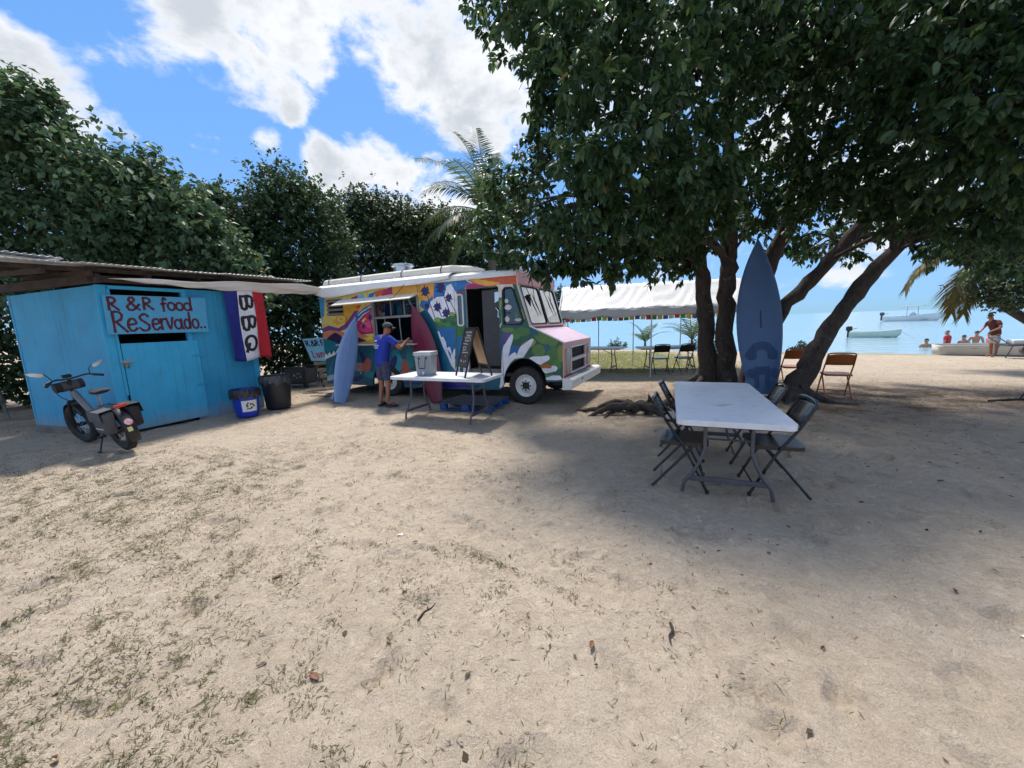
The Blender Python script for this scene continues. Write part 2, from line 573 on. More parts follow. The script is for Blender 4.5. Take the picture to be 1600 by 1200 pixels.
soil = np.exp(-(((GX - 4.9) / 4.0) ** 2 + ((GY - 7.2) / 2.0) ** 2)) * 1.15 + 0.8 * np.exp(-(((GX - 9.5) / 4.0) ** 2 + ((GY - 6.6) / 0.9) ** 2)) + 0.7 * np.exp(-(((GX + 8.5) / 3.0) ** 2 + ((GY - 8.5) / 2.2) ** 2)) + 0.8 * np.exp(-(((GX + 2) / 6.0) ** 2 + ((GY - 12.0) / 2.5) ** 2))
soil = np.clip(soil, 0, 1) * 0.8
lawn = np.exp(-(((GX - 4.0) / 3.6) ** 4 + ((GY - 15.5) / 4.3) ** 4))
lawn = np.maximum(lawn, 0.8 * np.exp(-(((sd_ + 1.2) / 0.6) ** 2)) * ((GX > 11) & (GX < 15.5)))
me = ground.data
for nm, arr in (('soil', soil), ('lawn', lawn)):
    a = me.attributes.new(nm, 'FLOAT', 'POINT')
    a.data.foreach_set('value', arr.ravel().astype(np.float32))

def ground_z(x, y):
    i = int(np.clip(np.searchsorted(gx, x), 1, nx - 1)); j = int(np.clip(np.searchsorted(gy, y), 1, ny - 1))
    return float(GZ[i, j])

def water_material():
    m = bpy.data.materials.new('sea_water')
    m.use_nodes = True
    nt = m.node_tree
    N, L = nt.nodes, nt.links
    b = N['Principled BSDF']
    b.inputs['Roughness'].default_value = 0.12
    b.inputs['IOR'].default_value = 1.33
    tc = N.new('ShaderNodeTexCoord')
    n0 = N.new('ShaderNodeTexNoise'); n0.inputs['Scale'].default_value = 0.05; n0.inputs['Detail'].default_value = 4
    mp = N.new('ShaderNodeMapping'); mp.inputs['Rotation'].default_value = (0, 0, R(-41)); mp.inputs['Scale'].default_value = (0.35, 1.6, 1)
    L.new(tc.outputs['Object'], mp.inputs[0]); L.new(mp.outputs[0], n0.inputs['Vector'])
    mx = N.new('ShaderNodeMix'); mx.data_type = 'RGBA'
    L.new(n0.outputs[0], mx.inputs[0])
    mx.inputs[6].default_value = (0.21, 0.36, 0.45, 1)
    mx.inputs[7].default_value = (0.27, 0.43, 0.51, 1)
    L.new(mx.outputs[2], b.inputs['Base Color'])
    prev = None
    for sc, st, di in ((0.9, 0.6, 0.16), (3.5, 0.6, 0.06), (11, 0.45, 0.02)):
        n = N.new('ShaderNodeTexNoise'); n.inputs['Scale'].default_value = sc; n.inputs['Detail'].default_value = 3
        L.new(mp.outputs[0], n.inputs['Vector'])
        bp = N.new('ShaderNodeBump'); bp.inputs['Strength'].default_value = st; bp.inputs['Distance'].default_value = di
        L.new(n.outputs[0], bp.inputs['Height'])
        if prev: L.new(prev, bp.inputs['Normal'])
        prev = bp.outputs[0]
    L.new(prev, b.inputs['Normal'])
    return m

# the sea: a half plane seaward of the beach, running to the horizon
A = SHORE_A + SHORE_N * -1.0
along = Vector((_sd.x, _sd.y))
vs, fs = [], []
for i, t in enumerate((-4000, -60, -20, 20, 60, 9000)):
    for j, q in enumerate((0, 15, 60, 400, 9000)):
        p = A + along * t + SHORE_N * q
        vs.append((p.x, p.y, -0.13))
for i in range(5):
    for j in range(4):
        a = i * 5 + j
        fs.append((a, a + 5, a + 6, a + 1))
mb = MB(); mb.add(vs, fs)
water = mb.build('sea', water_material())
tag(water, 'calm pale blue sea reaching to the horizon', kind='structure')

# ------------------------------------------------------------------ vegetation
def leaf_material(name, cols, rough=0.42, trans=0.25, spec=0.5):
    if name in MATS: return MATS[name]
    m = bpy.data.materials.new(name)
    m.use_nodes = True
    nt = m.node_tree
    N, L = nt.nodes, nt.links
    b = N['Principled BSDF']
    g = N.new('ShaderNodeNewGeometry')
    cr = N.new('ShaderNodeValToRGB')
    e = cr.color_ramp.elements
    while len(e) < len(cols): e.new(0.5)
    for i, (p, c) in enumerate(cols):
        e[i].position = p; e[i].color = (*c, 1)
    oi = N.new('ShaderNodeObjectInfo')
    ad = N.new('ShaderNodeMath'); ad.operation = 'ADD'
    L.new(g.outputs['Random Per Island'], ad.inputs[0]); L.new(oi.outputs['Random'], ad.inputs[1])
    fr = N.new('ShaderNodeMath'); fr.operation = 'FRACT'; L.new(ad.outputs[0], fr.inputs[0])
    L.new(fr.outputs[0], cr.inputs[0])
    L.new(cr.outputs[0], b.inputs['Base Color'])
    b.inputs['Roughness'].default_value = rough
    b.inputs['Specular IOR Level'].default_value = spec
    t = N.new('ShaderNodeBsdfTranslucent')
    hs = N.new('ShaderNodeHueSaturation'); hs.inputs['Value'].default_value = 1.6; hs.inputs['Saturation'].default_value = 1.1; hs.inputs['Hue'].default_value = 0.48
    L.new(cr.outputs[0], hs.inputs['Color']); L.new(hs.outputs[0], t.inputs[0])
    mx = N.new('ShaderNodeMixShader'); mx.inputs[0].default_value = trans
    L.new(b.outputs[0], mx.inputs[1]); L.new(t.outputs[0], mx.inputs[2])
    L.new(mx.outputs[0], N['Material Output'].inputs[0])
    MATS[name] = m
    return m

LEAF_T = np.array([(0, 0, 0), (0, .5, -.03), (0, 1, -.16), (-.23, .3, .05), (-.2, .66, -.01), (.23, .3, .05), (.2, .66, -.01)], float)
LEAF_F = np.array([(0, 1, 3), (3, 1, 4), (4, 1, 2), (0, 5, 1), (5, 6, 1), (6, 2, 1)])
LEAF_TS = np.array([(0, 0, 0), (0, 1, -.1), (-.33, .42, .08), (.33, .42, .08)], float)
LEAF_FS = np.array([(0, 1, 2), (0, 3, 1)])

def unit(a):
    return a / np.maximum(np.linalg.norm(a, axis=-1, keepdims=True), 1e-9)

def leaf_frames(lobes, dens, leaf_len, droop, per_twig=8, squash=0.85, shell=0.45, spread=0.35):
    """positions and (side, direction, normal) frames of leaves set in twig tips through the lobes' volume"""
    P, D = [], []
    for lb in lobes:
        c, r = np.array(lb[:3]), lb[3]
        nt_ = max(6, int(dens * r * r))
        u = unit(RNG.normal(size=(nt_, 3)))
        rad = r * RNG.uniform(0.15, 1.0, size=(nt_, 1)) ** shell * (1 + 0.22 * RNG.normal(size=(nt_, 1)))
        tc = c + u * rad * np.array((1, 1, squash))
        ax = unit(u + 0.5 * RNG.normal(size=(nt_, 3)) + np.array((0, 0, 0.1)))
        for k in range(per_twig):
            off = RNG.uniform(-0.7, 0.25, size=(nt_, 1)) * leaf_len * 1.5
            rnd = unit(RNG.normal(size=(nt_, 3)))
            rnd = unit(rnd - ax * (rnd * ax).sum(1, keepdims=True) * 0.7)
            d = unit(ax * 0.35 + rnd + np.array((0, 0, -droop)))
            P.append(tc + ax * off + rnd * leaf_len * spread * 0.25)
            D.append(d)
    P, D = np.concatenate(P), np.concatenate(D)
    up = np.tile(np.array((0, 0, 1.0)), (len(P), 1)) + 0.38 * RNG.normal(size=(len(P), 3))
    side = unit(np.cross(D, up))
    nrm = np.cross(side, D)
    s = leaf_len * RNG.uniform(0.5, 1.35, size=len(P))
    return P, side, D, nrm, s

def leaf_mesh(name, fr, T, F, material, parent):
    P, S, D, N_, sc = fr
    V = P[:, None, :] + sc[:, None, None] * (T[None, :, 0:1] * S[:, None, :] + T[None, :, 1:2] * D[:, None, :] + T[None, :, 2:3] * N_[:, None, :])
    n, k = len(P), len(T)
    Fa = (F[None] + (np.arange(n) * k)[:, None, None]).reshape(-1, 3)
    return np_mesh(name, V.reshape(-1, 3), Fa, material, parent)

def in_view(P, pad=0.0):
    v = P - np.array((0, 0, CAM_H))
    z = v @ np.array(_f); x = v @ np.array(_R); y = v @ np.array(_U)
    return (z > 0.3) & (np.abs(x) < z * (1.331 + pad)) & (np.abs(y) < z * (0.998 + pad)), np.linalg.norm(v, axis=1)

def visible_pick(P, count, cell=0.012):
    """front-most leaves: one per small viewing cell, nearest first"""
    ok, dist = in_view(P)
    v = P - np.array((0, 0, CAM_H)); z = np.maximum(v @ np.array(_f), .1)
    cx = np.floor((v @ np.array(_R)) / z / cell).astype(int); cy = np.floor((v @ np.array(_U)) / z / cell).astype(int)
    order = np.argsort(np.where(ok, dist, 1e9))
    seen, pick = set(), []
    for i in order:
        if not ok[i]: break
        key = (cx[i], cy[i])
        if key in seen: continue
        seen.add(key); pick.append(i)
        if len(pick) >= count: break
    return np.array(pick, dtype=int)

def bark(name='bark', a=(0.026, 0.02, 0.016), b=(0.066, 0.053, 0.043)):
    if name in MATS: return MATS[name]
    m = bpy.data.materials.new(name); m.use_nodes = True
    nt = m.node_tree; N, L = nt.nodes, nt.links
    bs = N['Principled BSDF']; bs.inputs['Roughness'].default_value = 0.9
    tc = N.new('ShaderNodeTexCoord'); mp = N.new('ShaderNodeMapping'); mp.inputs['Scale'].default_value = (1, 1, 0.35)
    L.new(tc.outputs['Object'], mp.inputs[0])
    n = N.new('ShaderNodeTexNoise'); n.inputs['Scale'].default_value = 14; n.inputs['Detail'].default_value = 8; n.inputs['Roughness'].default_value = .7
    L.new(mp.outputs[0], n.inputs['Vector'])
    n4 = N.new('ShaderNodeTexNoise'); n4.inputs['Scale'].default_value = 5; n4.inputs['Detail'].default_value = 6; n4.inputs['Roughness'].default_value = .7
    L.new(tc.outputs['Object'], n4.inputs['Vector'])
    cr = N.new('ShaderNodeValToRGB'); e = cr.color_ramp.elements
    e[0].position = .35; e[0].color = (*a, 1); e[1].position = .62; e[1].color = (*b, 1)
    L.new(n.outputs[0], cr.inputs[0])
    mr = N.new('ShaderNodeMapRange'); mr.inputs[1].default_value = .62; mr.inputs[2].default_value = .68; mr.inputs[4].default_value = .7
    L.new(n4.outputs[0], mr.inputs[0])
    mx = N.new('ShaderNodeMix'); mx.data_type = 'RGBA'; L.new(mr.outputs[0], mx.inputs[0]); L.new(cr.outputs[0], mx.inputs[6]); mx.inputs[7].default_value = (.17, .165, .14, 1)
    L.new(mx.outputs[2], bs.inputs['Base Color'])
    bp = N.new('ShaderNodeBump'); bp.inputs['Strength'].default_value = 1.0; bp.inputs['Distance'].default_value = 0.05
    L.new(n.outputs[0], bp.inputs['Height']); L.new(bp.outputs[0], bs.inputs['Normal'])
    MATS[name] = m
    return m

def limb(mb, pts, rads, n=10, sm=5, wob=0.04):
    P = smooth_pts(pts, sm)
    Rr = lerp_list(rads, sm)
    P = [p + Vector(RNG.normal(size=3)) * wob * r for p, r in zip(P, Rr)]
    mb.tube(P, [r * (1 + 0.07 * RNG.normal()) for r in Rr], n)
    return P, Rr

# ---- the big shade tree over the right half
LEAF_NEAR = leaf_material('shade_tree_leaf', [(0, (.019, .046, .019)), (.4, (.03, .068, .026)), (.75, (.046, .095, .035)), (.985, (.072, .13, .043)), (1, (.12, .12, .03))], 0.42, 0.36)
tree = thing('shade_tree', 'big multi-stemmed shade tree spreading dark leaves over the white table', 'tree', (4.9, 8.4, 0))
T0 = Vector((4.9, 8.4, 0))
TR = [
    ([(4.55, 8.75, -.1), (4.42, 8.75, 1.2), (4.28, 8.7, 2.32), (3.97, 8.5, 3.1), (3.26, 8.0, 3.99), (2.45, 7.3, 4.8), (1.4, 6.6, 5.3)], [.26, .17, .155, .13, .10, .075, .04]),
    ([(4.78, 8.4, -.1), (4.67, 8.4, 1.2), (4.63, 8.35, 2.28), (4.61, 8.3, 3.04), (4.24, 7.8, 4.42), (3.7, 7.0, 5.6), (3.2, 6.2, 6.4)], [.26, .18, .165, .155, .11, .085, .05]),
    ([(5.5, 8.7, -.1), (5.57, 8.7, 1.44), (5.71, 8.7, 2.53), (5.97, 8.5, 3.55), (5.82, 8.2, 5.15), (5.32, 8.0, 6.59), (5.0, 7.5, 7.6)], [.26, .19, .17, .155, .12, .085, .05]),
    ([(5.42, 8.45, -.1), (5.79, 8.45, 1.43), (6.41, 8.4, 2.22), (7.12, 8.3, 3.08), (7.84, 8.0, 4.42), (8.22, 7.8, 5.43), (8.8, 7.6, 6.4)], [.26, .145, .13, .12, .10, .08, .05]),
    ([(5.15, 7.05, -.12), (5.51, 7.1, .61), (6.0, 7.1, 1.47), (6.61, 7.1, 2.3), (7.31, 7.0, 3.17), (7.91, 6.8, 4.14), (8.3, 6.4, 5.2)], [.27, .165, .135, .125, .115, .09, .06])]
STEMS = []
for pts, rads in TR:
    mb = MB()
    P, Rr = limb(mb, [Vector(p) - T0 for p in pts], rads, 14, 6, 0.11)
    STEMS.append([(p + T0, r) for p, r in zip(P, Rr)])
    mb.build('trunk', bark(), tree, smooth=True)
# flaring roots
for k, (sx, sy, dx, dy, l) in enumerate([(4.5, 8.7, -.75, -.35, .7), (4.45, 8.8, -.9, .3, .6), (4.7, 8.3, -.3, -.8, .7), (5.3, 8.3, .5, -.7, .5), (5.2, 7.0, -.6, -.6, .5), (5.25, 7.0, .6, -.7, .6), (5.25, 7.1, .9, .2, .5)]):
    mb = MB()
    n = Vector((dx, dy, 0)).normalized()
    b0 = Vector((sx, sy, .34)) - T0
    limb(mb, [b0, b0 + n * l * .3 - Vector((0, 0, .2)), b0 + n * l * .7 - Vector((0, 0, .31)), b0 + n * l * 1.2 - Vector((0, 0, .4))], [.10, .08, .05, .02], 8, 3)
    mb.build('root', bark(), tree, smooth=True)

LOBES = [(0.11, 7.0, 6.73, 0.8), (0.76, 6.5, 5.93, 0.8), (1.37, 5.5, 5.3, 0.9), (2.18, 5.5, 5.35, 1.0), (3.25, 6.0, 5.82, 1.0), (4.15, 6.0, 5.56, 1.0), (5.03, 6.0, 5.61, 1), (4.94, 5.0, 4.78, 0.9), (5.67, 5.0, 4.89, 0.9), (5.63, 4.5, 4.19, 0.8), (0.84, 6.5, 5.24, 0.6), (0.68, 7.0, 4.85, 0.5), (1.1, 5.0, 4.17, 0.55), (1.78, 5.0, 4.21, 0.65), (3.03, 6.0, 4.8, 0.9), (4.59, 7.0, 5.4, 1), (5.76, 7.0, 5.27, 1), (5.37, 5.5, 4.37, 0.8), (5.08, 4.5, 3.84, 0.65), (5.62, 4.5, 3.45, 0.6), (0.72, 7.5, 4.46, 0.5), (0.87, 4.6, 3.25, 0.42), (1.2, 4.5, 3.4, 0.45), (1.95, 5.0, 3.51, 0.55), (2.99, 6.0, 3.8, 0.7), (4.78, 7.5, 4.43, 0.9), (5.55, 7.0, 4.1, 0.85), (5.71, 6.0, 3.62, 0.7), (5.53, 5.0, 3.32, 0.6), (6.27, 5.0, 3.08, 0.55), (-0.01, 8.5, 3.88, 0.55), (-0.23, 8.2, 3.12, 0.35), (0.61, 6.5, 3.21, 0.45), (0.86, 5.0, 2.74, 0.4), (1.41, 5.0, 2.87, 0.45), (2.16, 5.5, 2.98, 0.5), (3.28, 6.5, 3.12, 0.5), (5.03, 8.0, 3.69, 0.7), (5.78, 7.5, 3.63, 0.65), (6.03, 6.5, 3.32, 0.55), (6.35, 6.0, 2.98, 0.6), (6.64, 5.5, 2.67, 0.5), (7.85, 6.0, 2.57, 0.5), (0.36, 6.0, 2.54, 0.28), (0.81, 5.8, 2.41, 0.28), (1.32, 6.0, 2.47, 0.3), (1.89, 6.0, 2.63, 0.28), (3.21, 7.5, 2.87, 0.3), (6.43, 9.0, 3.19, 0.45), (7.44, 9.0, 3.22, 0.4), (8.82, 8.0, 2.78, 0.5), (9.88, 8.0, 2.56, 0.55),
    (-0.4, 8.0, 3.51, 0.4), (0.08, 7.5, 2.8, 0.33), (-0.7, 8.5, 3.32, 0.33), (0.54, 6.0, 2.35, 0.28), (0.99, 5.8, 2.26, 0.28), (1.46, 5.8, 2.29, 0.28), (1.99, 6.0, 2.4, 0.28), (1.21, 5.5, 2.68, 0.42), (1.82, 5.5, 2.83, 0.42), (2.77, 6.5, 3.04, 0.42), (3.81, 8.0, 2.89, 0.33), (3.17, 8.0, 2.85, 0.28), (0.68, 5.5, 2.78, 0.4), (0.29, 6.5, 2.93, 0.38), (-0.11, 7.5, 4.05, 0.4), (0.34, 7.0, 3.87, 0.45), (5.14, 8.8, 3.52, 0.45), (7.12, 9.5, 2.98, 0.38), (8.19, 9.5, 2.94, 0.33), (8.29, 9.0, 3.33, 0.4), (8.67, 8.5, 3.01, 0.38), (7.21, 7.0, 3.07, 0.45), (7.93, 7.0, 2.73, 0.45), (8.42, 7.0, 2.44, 0.38), (6.96, 5.5, 2.83, 0.5), (6.14, 7.0, 3.68, 0.55), (6.13, 8.5, 4.05, 0.65), (3.95, 7.0, 3.75, 0.55), (2.92, 6.0, 3.36, 0.5), (1.25, 5.0, 3.17, 0.4), (2.2, 5.2, 3.21, 0.45), (3.0, 7.5, 2.62, .36), (2.4, 7.0, 2.5, .32), (3.9, 8.6, 2.6, .33), (3.4, 7.9, 3.2, .45), (2.0, 6.6, 2.75, .4)]
# upper and rear dome of the crown, mostly above the frame, added for shade
DOME = []
for k in range(30):
    a, e = RNG.uniform(0, 2 * PI), RNG.uniform(0.12, 1.25)
    DOME.append((5.2 + 5.0 * math.cos(a) * math.cos(e), 7.6 + 3.4 * math.sin(a) * math.cos(e), 4.9 + 3.4 * math.sin(e), RNG.uniform(.8, 1.25)))
DOME = [d for d in DOME if d[1] > 5.6 and d[0] > 0.6 + 0.25 * max(0, 6 - d[2]) and not (d[1] > 9 and d[2] < 5.2) and d[2] > 4.6]
fr = leaf_frames(LOBES, 205, 0.122, 0.85, 12)
pick = visible_pick(fr[0], 290, 0.03)
keep = np.ones(len(fr[0]), bool); keep[pick] = False
fr2 = leaf_frames(DOME, 17, 0.16, 0.7, 12)
far_ = tuple(np.concatenate([a[keep], b]) for a, b in zip(fr, fr2))
far_ = (far_[0] - np.array(T0),) + far_[1:]
crown = leaf_mesh('crown', far_, LEAF_T, LEAF_F, LEAF_NEAR, tree)
tag(crown, kind='stuff')
lm = bpy.data.meshes.new('leaf')
lm.from_pydata([tuple(p) for p in LEAF_T], [], [tuple(int(i) for i in f) for f in LEAF_F])
lm.materials.append(LEAF_NEAR)
for i in pick:
    o = bpy.data.objects.new('leaf', lm)
    COL.objects.link(o)
    o.parent = crown
    S, D, N_, s = fr[1][i], fr[2][i], fr[3][i], fr[4][i]
    p = fr[0][i] - np.array(T0)
    o.matrix_local = Matrix(((S[0] * s, D[0] * s, N_[0] * s, p[0]), (S[1] * s, D[1] * s, N_[1] * s, p[1]), (S[2] * s, D[2] * s, N_[2] * s, p[2]), (0, 0, 0, 1)))
# boughs from the stems to every lobe, with twigs inside
mb = MB()
cand = [q for st in STEMS for q in st if q[0].z > 2.55]
for lb in LOBES + DOME[::2]:
    c = Vector(lb[:3])
    near_c = sorted(cand, key=lambda q: (q[0] - c).length + 0.9 * max(0, q[0].z - c.z + .25))[:9]
    best = near_c[int(RNG.integers(0, len(near_c)))]
    s = best[0]
    L_ = (c - s).length
    m1 = s.lerp(c, .4) + Vector((RNG.normal() * .16, RNG.normal() * .16, (.12 + .10 * RNG.random()) * L_))
    m2 = s.lerp(c, .75) + Vector((RNG.normal() * .12, RNG.normal() * .12, (.07 + .08 * RNG.random()) * L_))
    r0 = min(best[1] * .4, .022 + .009 * L_)
    limb(mb, [s - T0, m1 - T0, m2 - T0, c - T0], [r0, r0 * .72, r0 * .45, .012], 6, 3, .1)
    for _ in range(5):
        u = Vector(RNG.normal(size=3)).normalized() * lb[3] * .85
        q = m2.lerp(c, RNG.uniform(.2, 1))
        mb.tube([q - T0, q + u * .5 + Vector((0, 0, .04)) - T0, q + u - T0], [.012, .008, .004], 4, cap=False)
# the pale broken bough that shows over the left stems
limb(mb, [Vector((4.45, 8.2, 2.75)) - T0, Vector((4.1, 7.85, 2.86)) - T0, Vector((3.79, 7.6, 2.93)) - T0, Vector((3.24, 7.2, 3.05)) - T0], [.07, .06, .05, .035], 8, 3, .1)
mb.build('boughs', bark(), tree, smooth=True)

# ---- gnarled root mound left of the table
rm = thing('root_mound', 'gnarled dark roots breaking the sand left of the white table', 'tree roots', (2.2, 6.35, 0))
for k in range(9):
    mb = MB()
    a = RNG.uniform(-.25, .3) + (PI if k % 2 else 0)
    st = Vector((RNG.uniform(-.2, .5), RNG.uniform(-.15, .2), .09))
    d = Vector((math.cos(a), math.sin(a), 0))
    l = RNG.uniform(.4, .95)
    q = d.cross(Vector((0, 0, 1)))
    limb(mb, [st, st + d * l * .3 + Vector((0, 0, .04)) + q * RNG.normal() * .05, st + d * l * .65 - Vector((0, 0, .04)) + q * RNG.normal() * .12, st + d * l - Vector((0, 0, .14)) + q * RNG.normal() * .2], [.075, .065, .045, .02], 8, 4, .25)
    mb.build('root', bark(), rm, smooth=True)
mb = MB(); limb(mb, [(.12, .05, .08), (.14, .06, .2), (.1, .04, .29)], [.05, .035, .008], 7, 3, .3); limb(mb, [(.14, .06, .16), (.2, .08, .25)], [.02, .006], 6, 3); mb.build('stub', bark(), rm, smooth=True)

# ---- broadleaf trees behind shed and truck
LEAF_L = leaf_material('portia_leaf', [(0, (.038, .074, .038)), (.35, (.054, .105, .052)), (.75, (.078, .14, .068)), (.992, (.105, .17, .075)), (1, (.3, .2, .025))], 0.55, 0.25, .4)
LEAF_M = leaf_material('dark_tree_leaf', [(0, (.026, .054, .027)), (.5, (.043, .084, .038)), (.9, (.064, .112, .048)), (1, (.085, .115, .04))], 0.55, 0.25, .35)
LEAF_F_ = leaf_material('fine_tree_leaf', [(0, (.03, .056, .024)), (.5, (.046, .08, .033)), (1, (.072, .115, .045))], 0.5, 0.2)

def broad_tree(name, label, base, lobes, trunk_r, leaf, leaf_len, dens, group='trees behind the shed and truck', droop=.5, twig=6, squash=.85):
    t = thing(name, label, 'tree', (base[0], base[1], 0), 0, group)
    B = Vector((base[0], base[1], 0))
    mb = MB()
    top = Vector(lobes[0][:3])
    fork = Vector((base[0] + .1, base[1] + .05, max(.8, top.z * .33)))
    limb(mb, [Vector((0, 0, -.1)), (fork - B) * .5 + Vector((.06, -.05, 0)), fork - B], [trunk_r * 1.25, trunk_r, trunk_r * .9], 10, 4)
    mb.build('trunk', bark(), t, smooth=True)
    mb = MB()
    for lb in lobes:
        c = Vector(lb[:3]) - B
        s = fork - B
        r = .025 + .012 * (c - s).length
        limb(mb, [s, s.lerp(c, .5) + Vector((RNG.normal() * .2, RNG.normal() * .2, .15)), c], [r * 1.6, r, .015], 6, 4, .15)
        for _ in range(6):
            u = Vector(RNG.normal(size=3)).normalized() * lb[3] * .8
            mb.tube([c - u * .1, c + u * .5, c + u], [.02, .012, .005], 4, cap=False)
    mb.build('boughs', bark(), t, smooth=True)
    P, S, D, N_, sc = leaf_frames(lobes, dens, leaf_len, droop, twig, squash)
    k = P[:, 2] > .05
    o = leaf_mesh('crown', (P[k] - np.array(B), S[k], D[k], N_[k], sc[k]), LEAF_TS, LEAF_FS, leaf, t)
    tag(o, kind='stuff')
    return t

# the near, glossy tree whose slope of leaves runs down behind the shed roof
LA = [(-9.3, 9.6, 5.0, 1.3), (-10.6, 9.4, 5.9, 1.2), (-10.1, 9.2, 6.75, .55), (-11.6, 9.6, 6.3, 1.2), (-8.2, 9.5, 4.5, 1.1), (-8.5, 9.7, 5.2, .75), (-7.2, 9.6, 3.9, .85), (-7.5, 9.8, 4.4, .6), (-6.5, 9.6, 3.2, .6), (-9.0, 9.2, 3.6, 1.1), (-10.6, 9.2, 4.2, 1.2), (-7.6, 9.4, 3.0, .8), (-12.4, 9.2, 5.0, 1.2), (-6.35, 9.8, 2.5, .5), (-11.3, 9.0, 7.3, .5), (-11.9, 9.2, 3.2, 1.2), (-10.2, 9.2, 2.6, 1.0), (-10.3, 9.0, 6.1, .7)]
broad_tree('portia_tree', 'glossy broadleaf tree sloping down behind the blue shed roof', (-9.6, 9.9), LA, .2, LEAF_L, .15, 370)
LU = [(-9.6, 13.4, 5.9, .7), (-10.3, 13.5, 4.9, 1.2), (-9.2, 13.4, 4.9, .9), (-10.2, 13, 3.5, 1.4), (-12, 13, 4.2, 1.5), (-9, 13, 2.4, 1.4)]
broad_tree('broadleaf_tree', 'small broadleaf treetop between the sloping tree and dark dome', (-10, 13.5), LU, .16, LEAF_M, .17, 260)
LB = [(-7.5, 13.8, 6.3, 1.1), (-8.6, 13.8, 5.4, 1.1), (-6.6, 13.7, 5.6, 1.1), (-7.6, 13.2, 5.2, 1.2), (-6.0, 13.6, 4.4, 1.0), (-8.6, 13.4, 4.0, 1.2), (-7.2, 13, 3.8, 1.2), (-6.0, 13.2, 3.0, 1.1), (-8.4, 13, 2.6, 1.2), (-6.9, 12.7, 2.2, 1.1), (-5.4, 13.3, 1.7, .9), (-7.6, 12.6, 1.0, 1.0), (-6.2, 12.8, .8, .9), (-8.9, 12.5, 1.2, 1.1)]
broad_tree('dome_tree', 'dark dome-shaped tree rising behind the barbecue flag', (-7.3, 13.8), LB, .2, LEAF_M, .14, 370)
LC = [(-7.2, 17.5, 6.5, .95), (-6.3, 18, 7.0, .9), (-5.9, 18, 6.6, 1.2), (-4.8, 18, 6.4, 1.2), (-6.8, 18, 5.6, 1.3), (-5.2, 17.6, 5.0, 1.4), (-3.9, 18, 5.6, 1.2), (-4.0, 17.6, 4.4, 1.3), (-6.4, 17.4, 4.0, 1.3), (-5.0, 17.4, 3.2, 1.4), (-3.4, 17.4, 3.0, 1.2), (-6.3, 17.2, 2.2, 1.3), (-4.4, 17, 1.5, 1.3), (-7.3, 17.5, 6.0, 1.1), (-3.2, 17.8, 6.0, .9), (-5.4, 17.6, 6.0, 1.2), (-4.4, 17.5, 5.6, 1.1), (-7.4, 17.2, 4.6, 1.2), (-2.8, 17.4, 4.4, 1.1), (-3.4, 17.2, 2.0, 1.2)]
broad_tree('fine_leaved_tree', 'fine-leaved olive tree behind the middle of the truck roof', (-5.2, 18), LC, .2, LEAF_F_, .13, 330)
LD = [(-2.9, 18.3, 6.1, .9), (-2.0, 18.5, 5.8, .9), (-3.6, 18.3, 6.3, .9), (-2.7, 18.5, 5.5, 1.0), (-1.6, 18.6, 5.0, .9), (-3.4, 18.2, 5.2, .9), (-.2, 18.6, 4.2, 1.0), (.6, 18.6, 3.2, .9),  (-3.2, 18.4, 4.6, 1.0), (-2.0, 18.4, 4.4, 1.0), (-1.2, 18.4, 3.8, 1.0), (-2.4, 18, 3.4, 1.2), (-.6, 18.4, 2.9, 1.0), (-1.8, 18, 2.2, 1.2)]
broad_tree('shrubby_tree', 'lower shrubby tree at the foot of the coconut palm', (-2.2, 18.5), LD, .14, LEAF_F_, .14, 330)
LE = [(2.15, 16.2, 2.75, .4), (1.9, 16.3, 2.3, .55), (2.1, 16.2, 1.8, .5), (1.5, 16.4, 1.5, .7)]
broad_tree('sunlit_shrub', 'sunlit shrub just right of the truck windshield roof', (1.8, 16.4), LE, .07, LEAF_F_, .1, 420)
LR = [(12.4, 9.6, 2.35, .6), (11.9, 9.5, 1.98, .5), (12.5, 9.4, 1.85, .5), (11.45, 9.6, 2.25, .4), (13.2, 9.5, 2.3, .7), (13.0, 9.6, 3.0, .8), (12.3, 9.8, 3.0, .55), (11.6, 9.4, 1.72, .28), (12.2, 9.5, 1.62, .25)]
broad_tree('seaside_bush', 'leafy bush hanging over the standing man at right edge', (13.6, 9.7), LR, .1, LEAF_F_, .085, 620, None)
# dark thicket beyond the gap at left of the shed
LK = [(-12.5, 9, 1.6, 1.3), (-11.2, 9.6, 1.0, 1.1), (-10.2, 10, 1.4, 1.2), (-13.5, 8.5, 2.6, 1.3), (-12, 8.6, .6, .9), (-9.2, 10.6, 1.2, 1.2)]
broad_tree('thicket', 'dark thicket in the gap left of the blue shed', (-11.5, 9.8), LK, .12, LEAF_M, .15, 240)

# ---- coconut palms
FROND = leaf_material('palm_frond', [(0, (.05, .085, .03)), (.6, (.075, .12, .045)), (1, (.12, .15, .06))], 0.4, 0.3, .6)
FROND_DRY = leaf_material('palm_frond_dry', [(0, (.14, .11, .035)), (.4, (.2, .15, .05)), (.7, (.10, .115, .035)), (1, (.12, .14, .045))], 0.55, 0.35, .3)

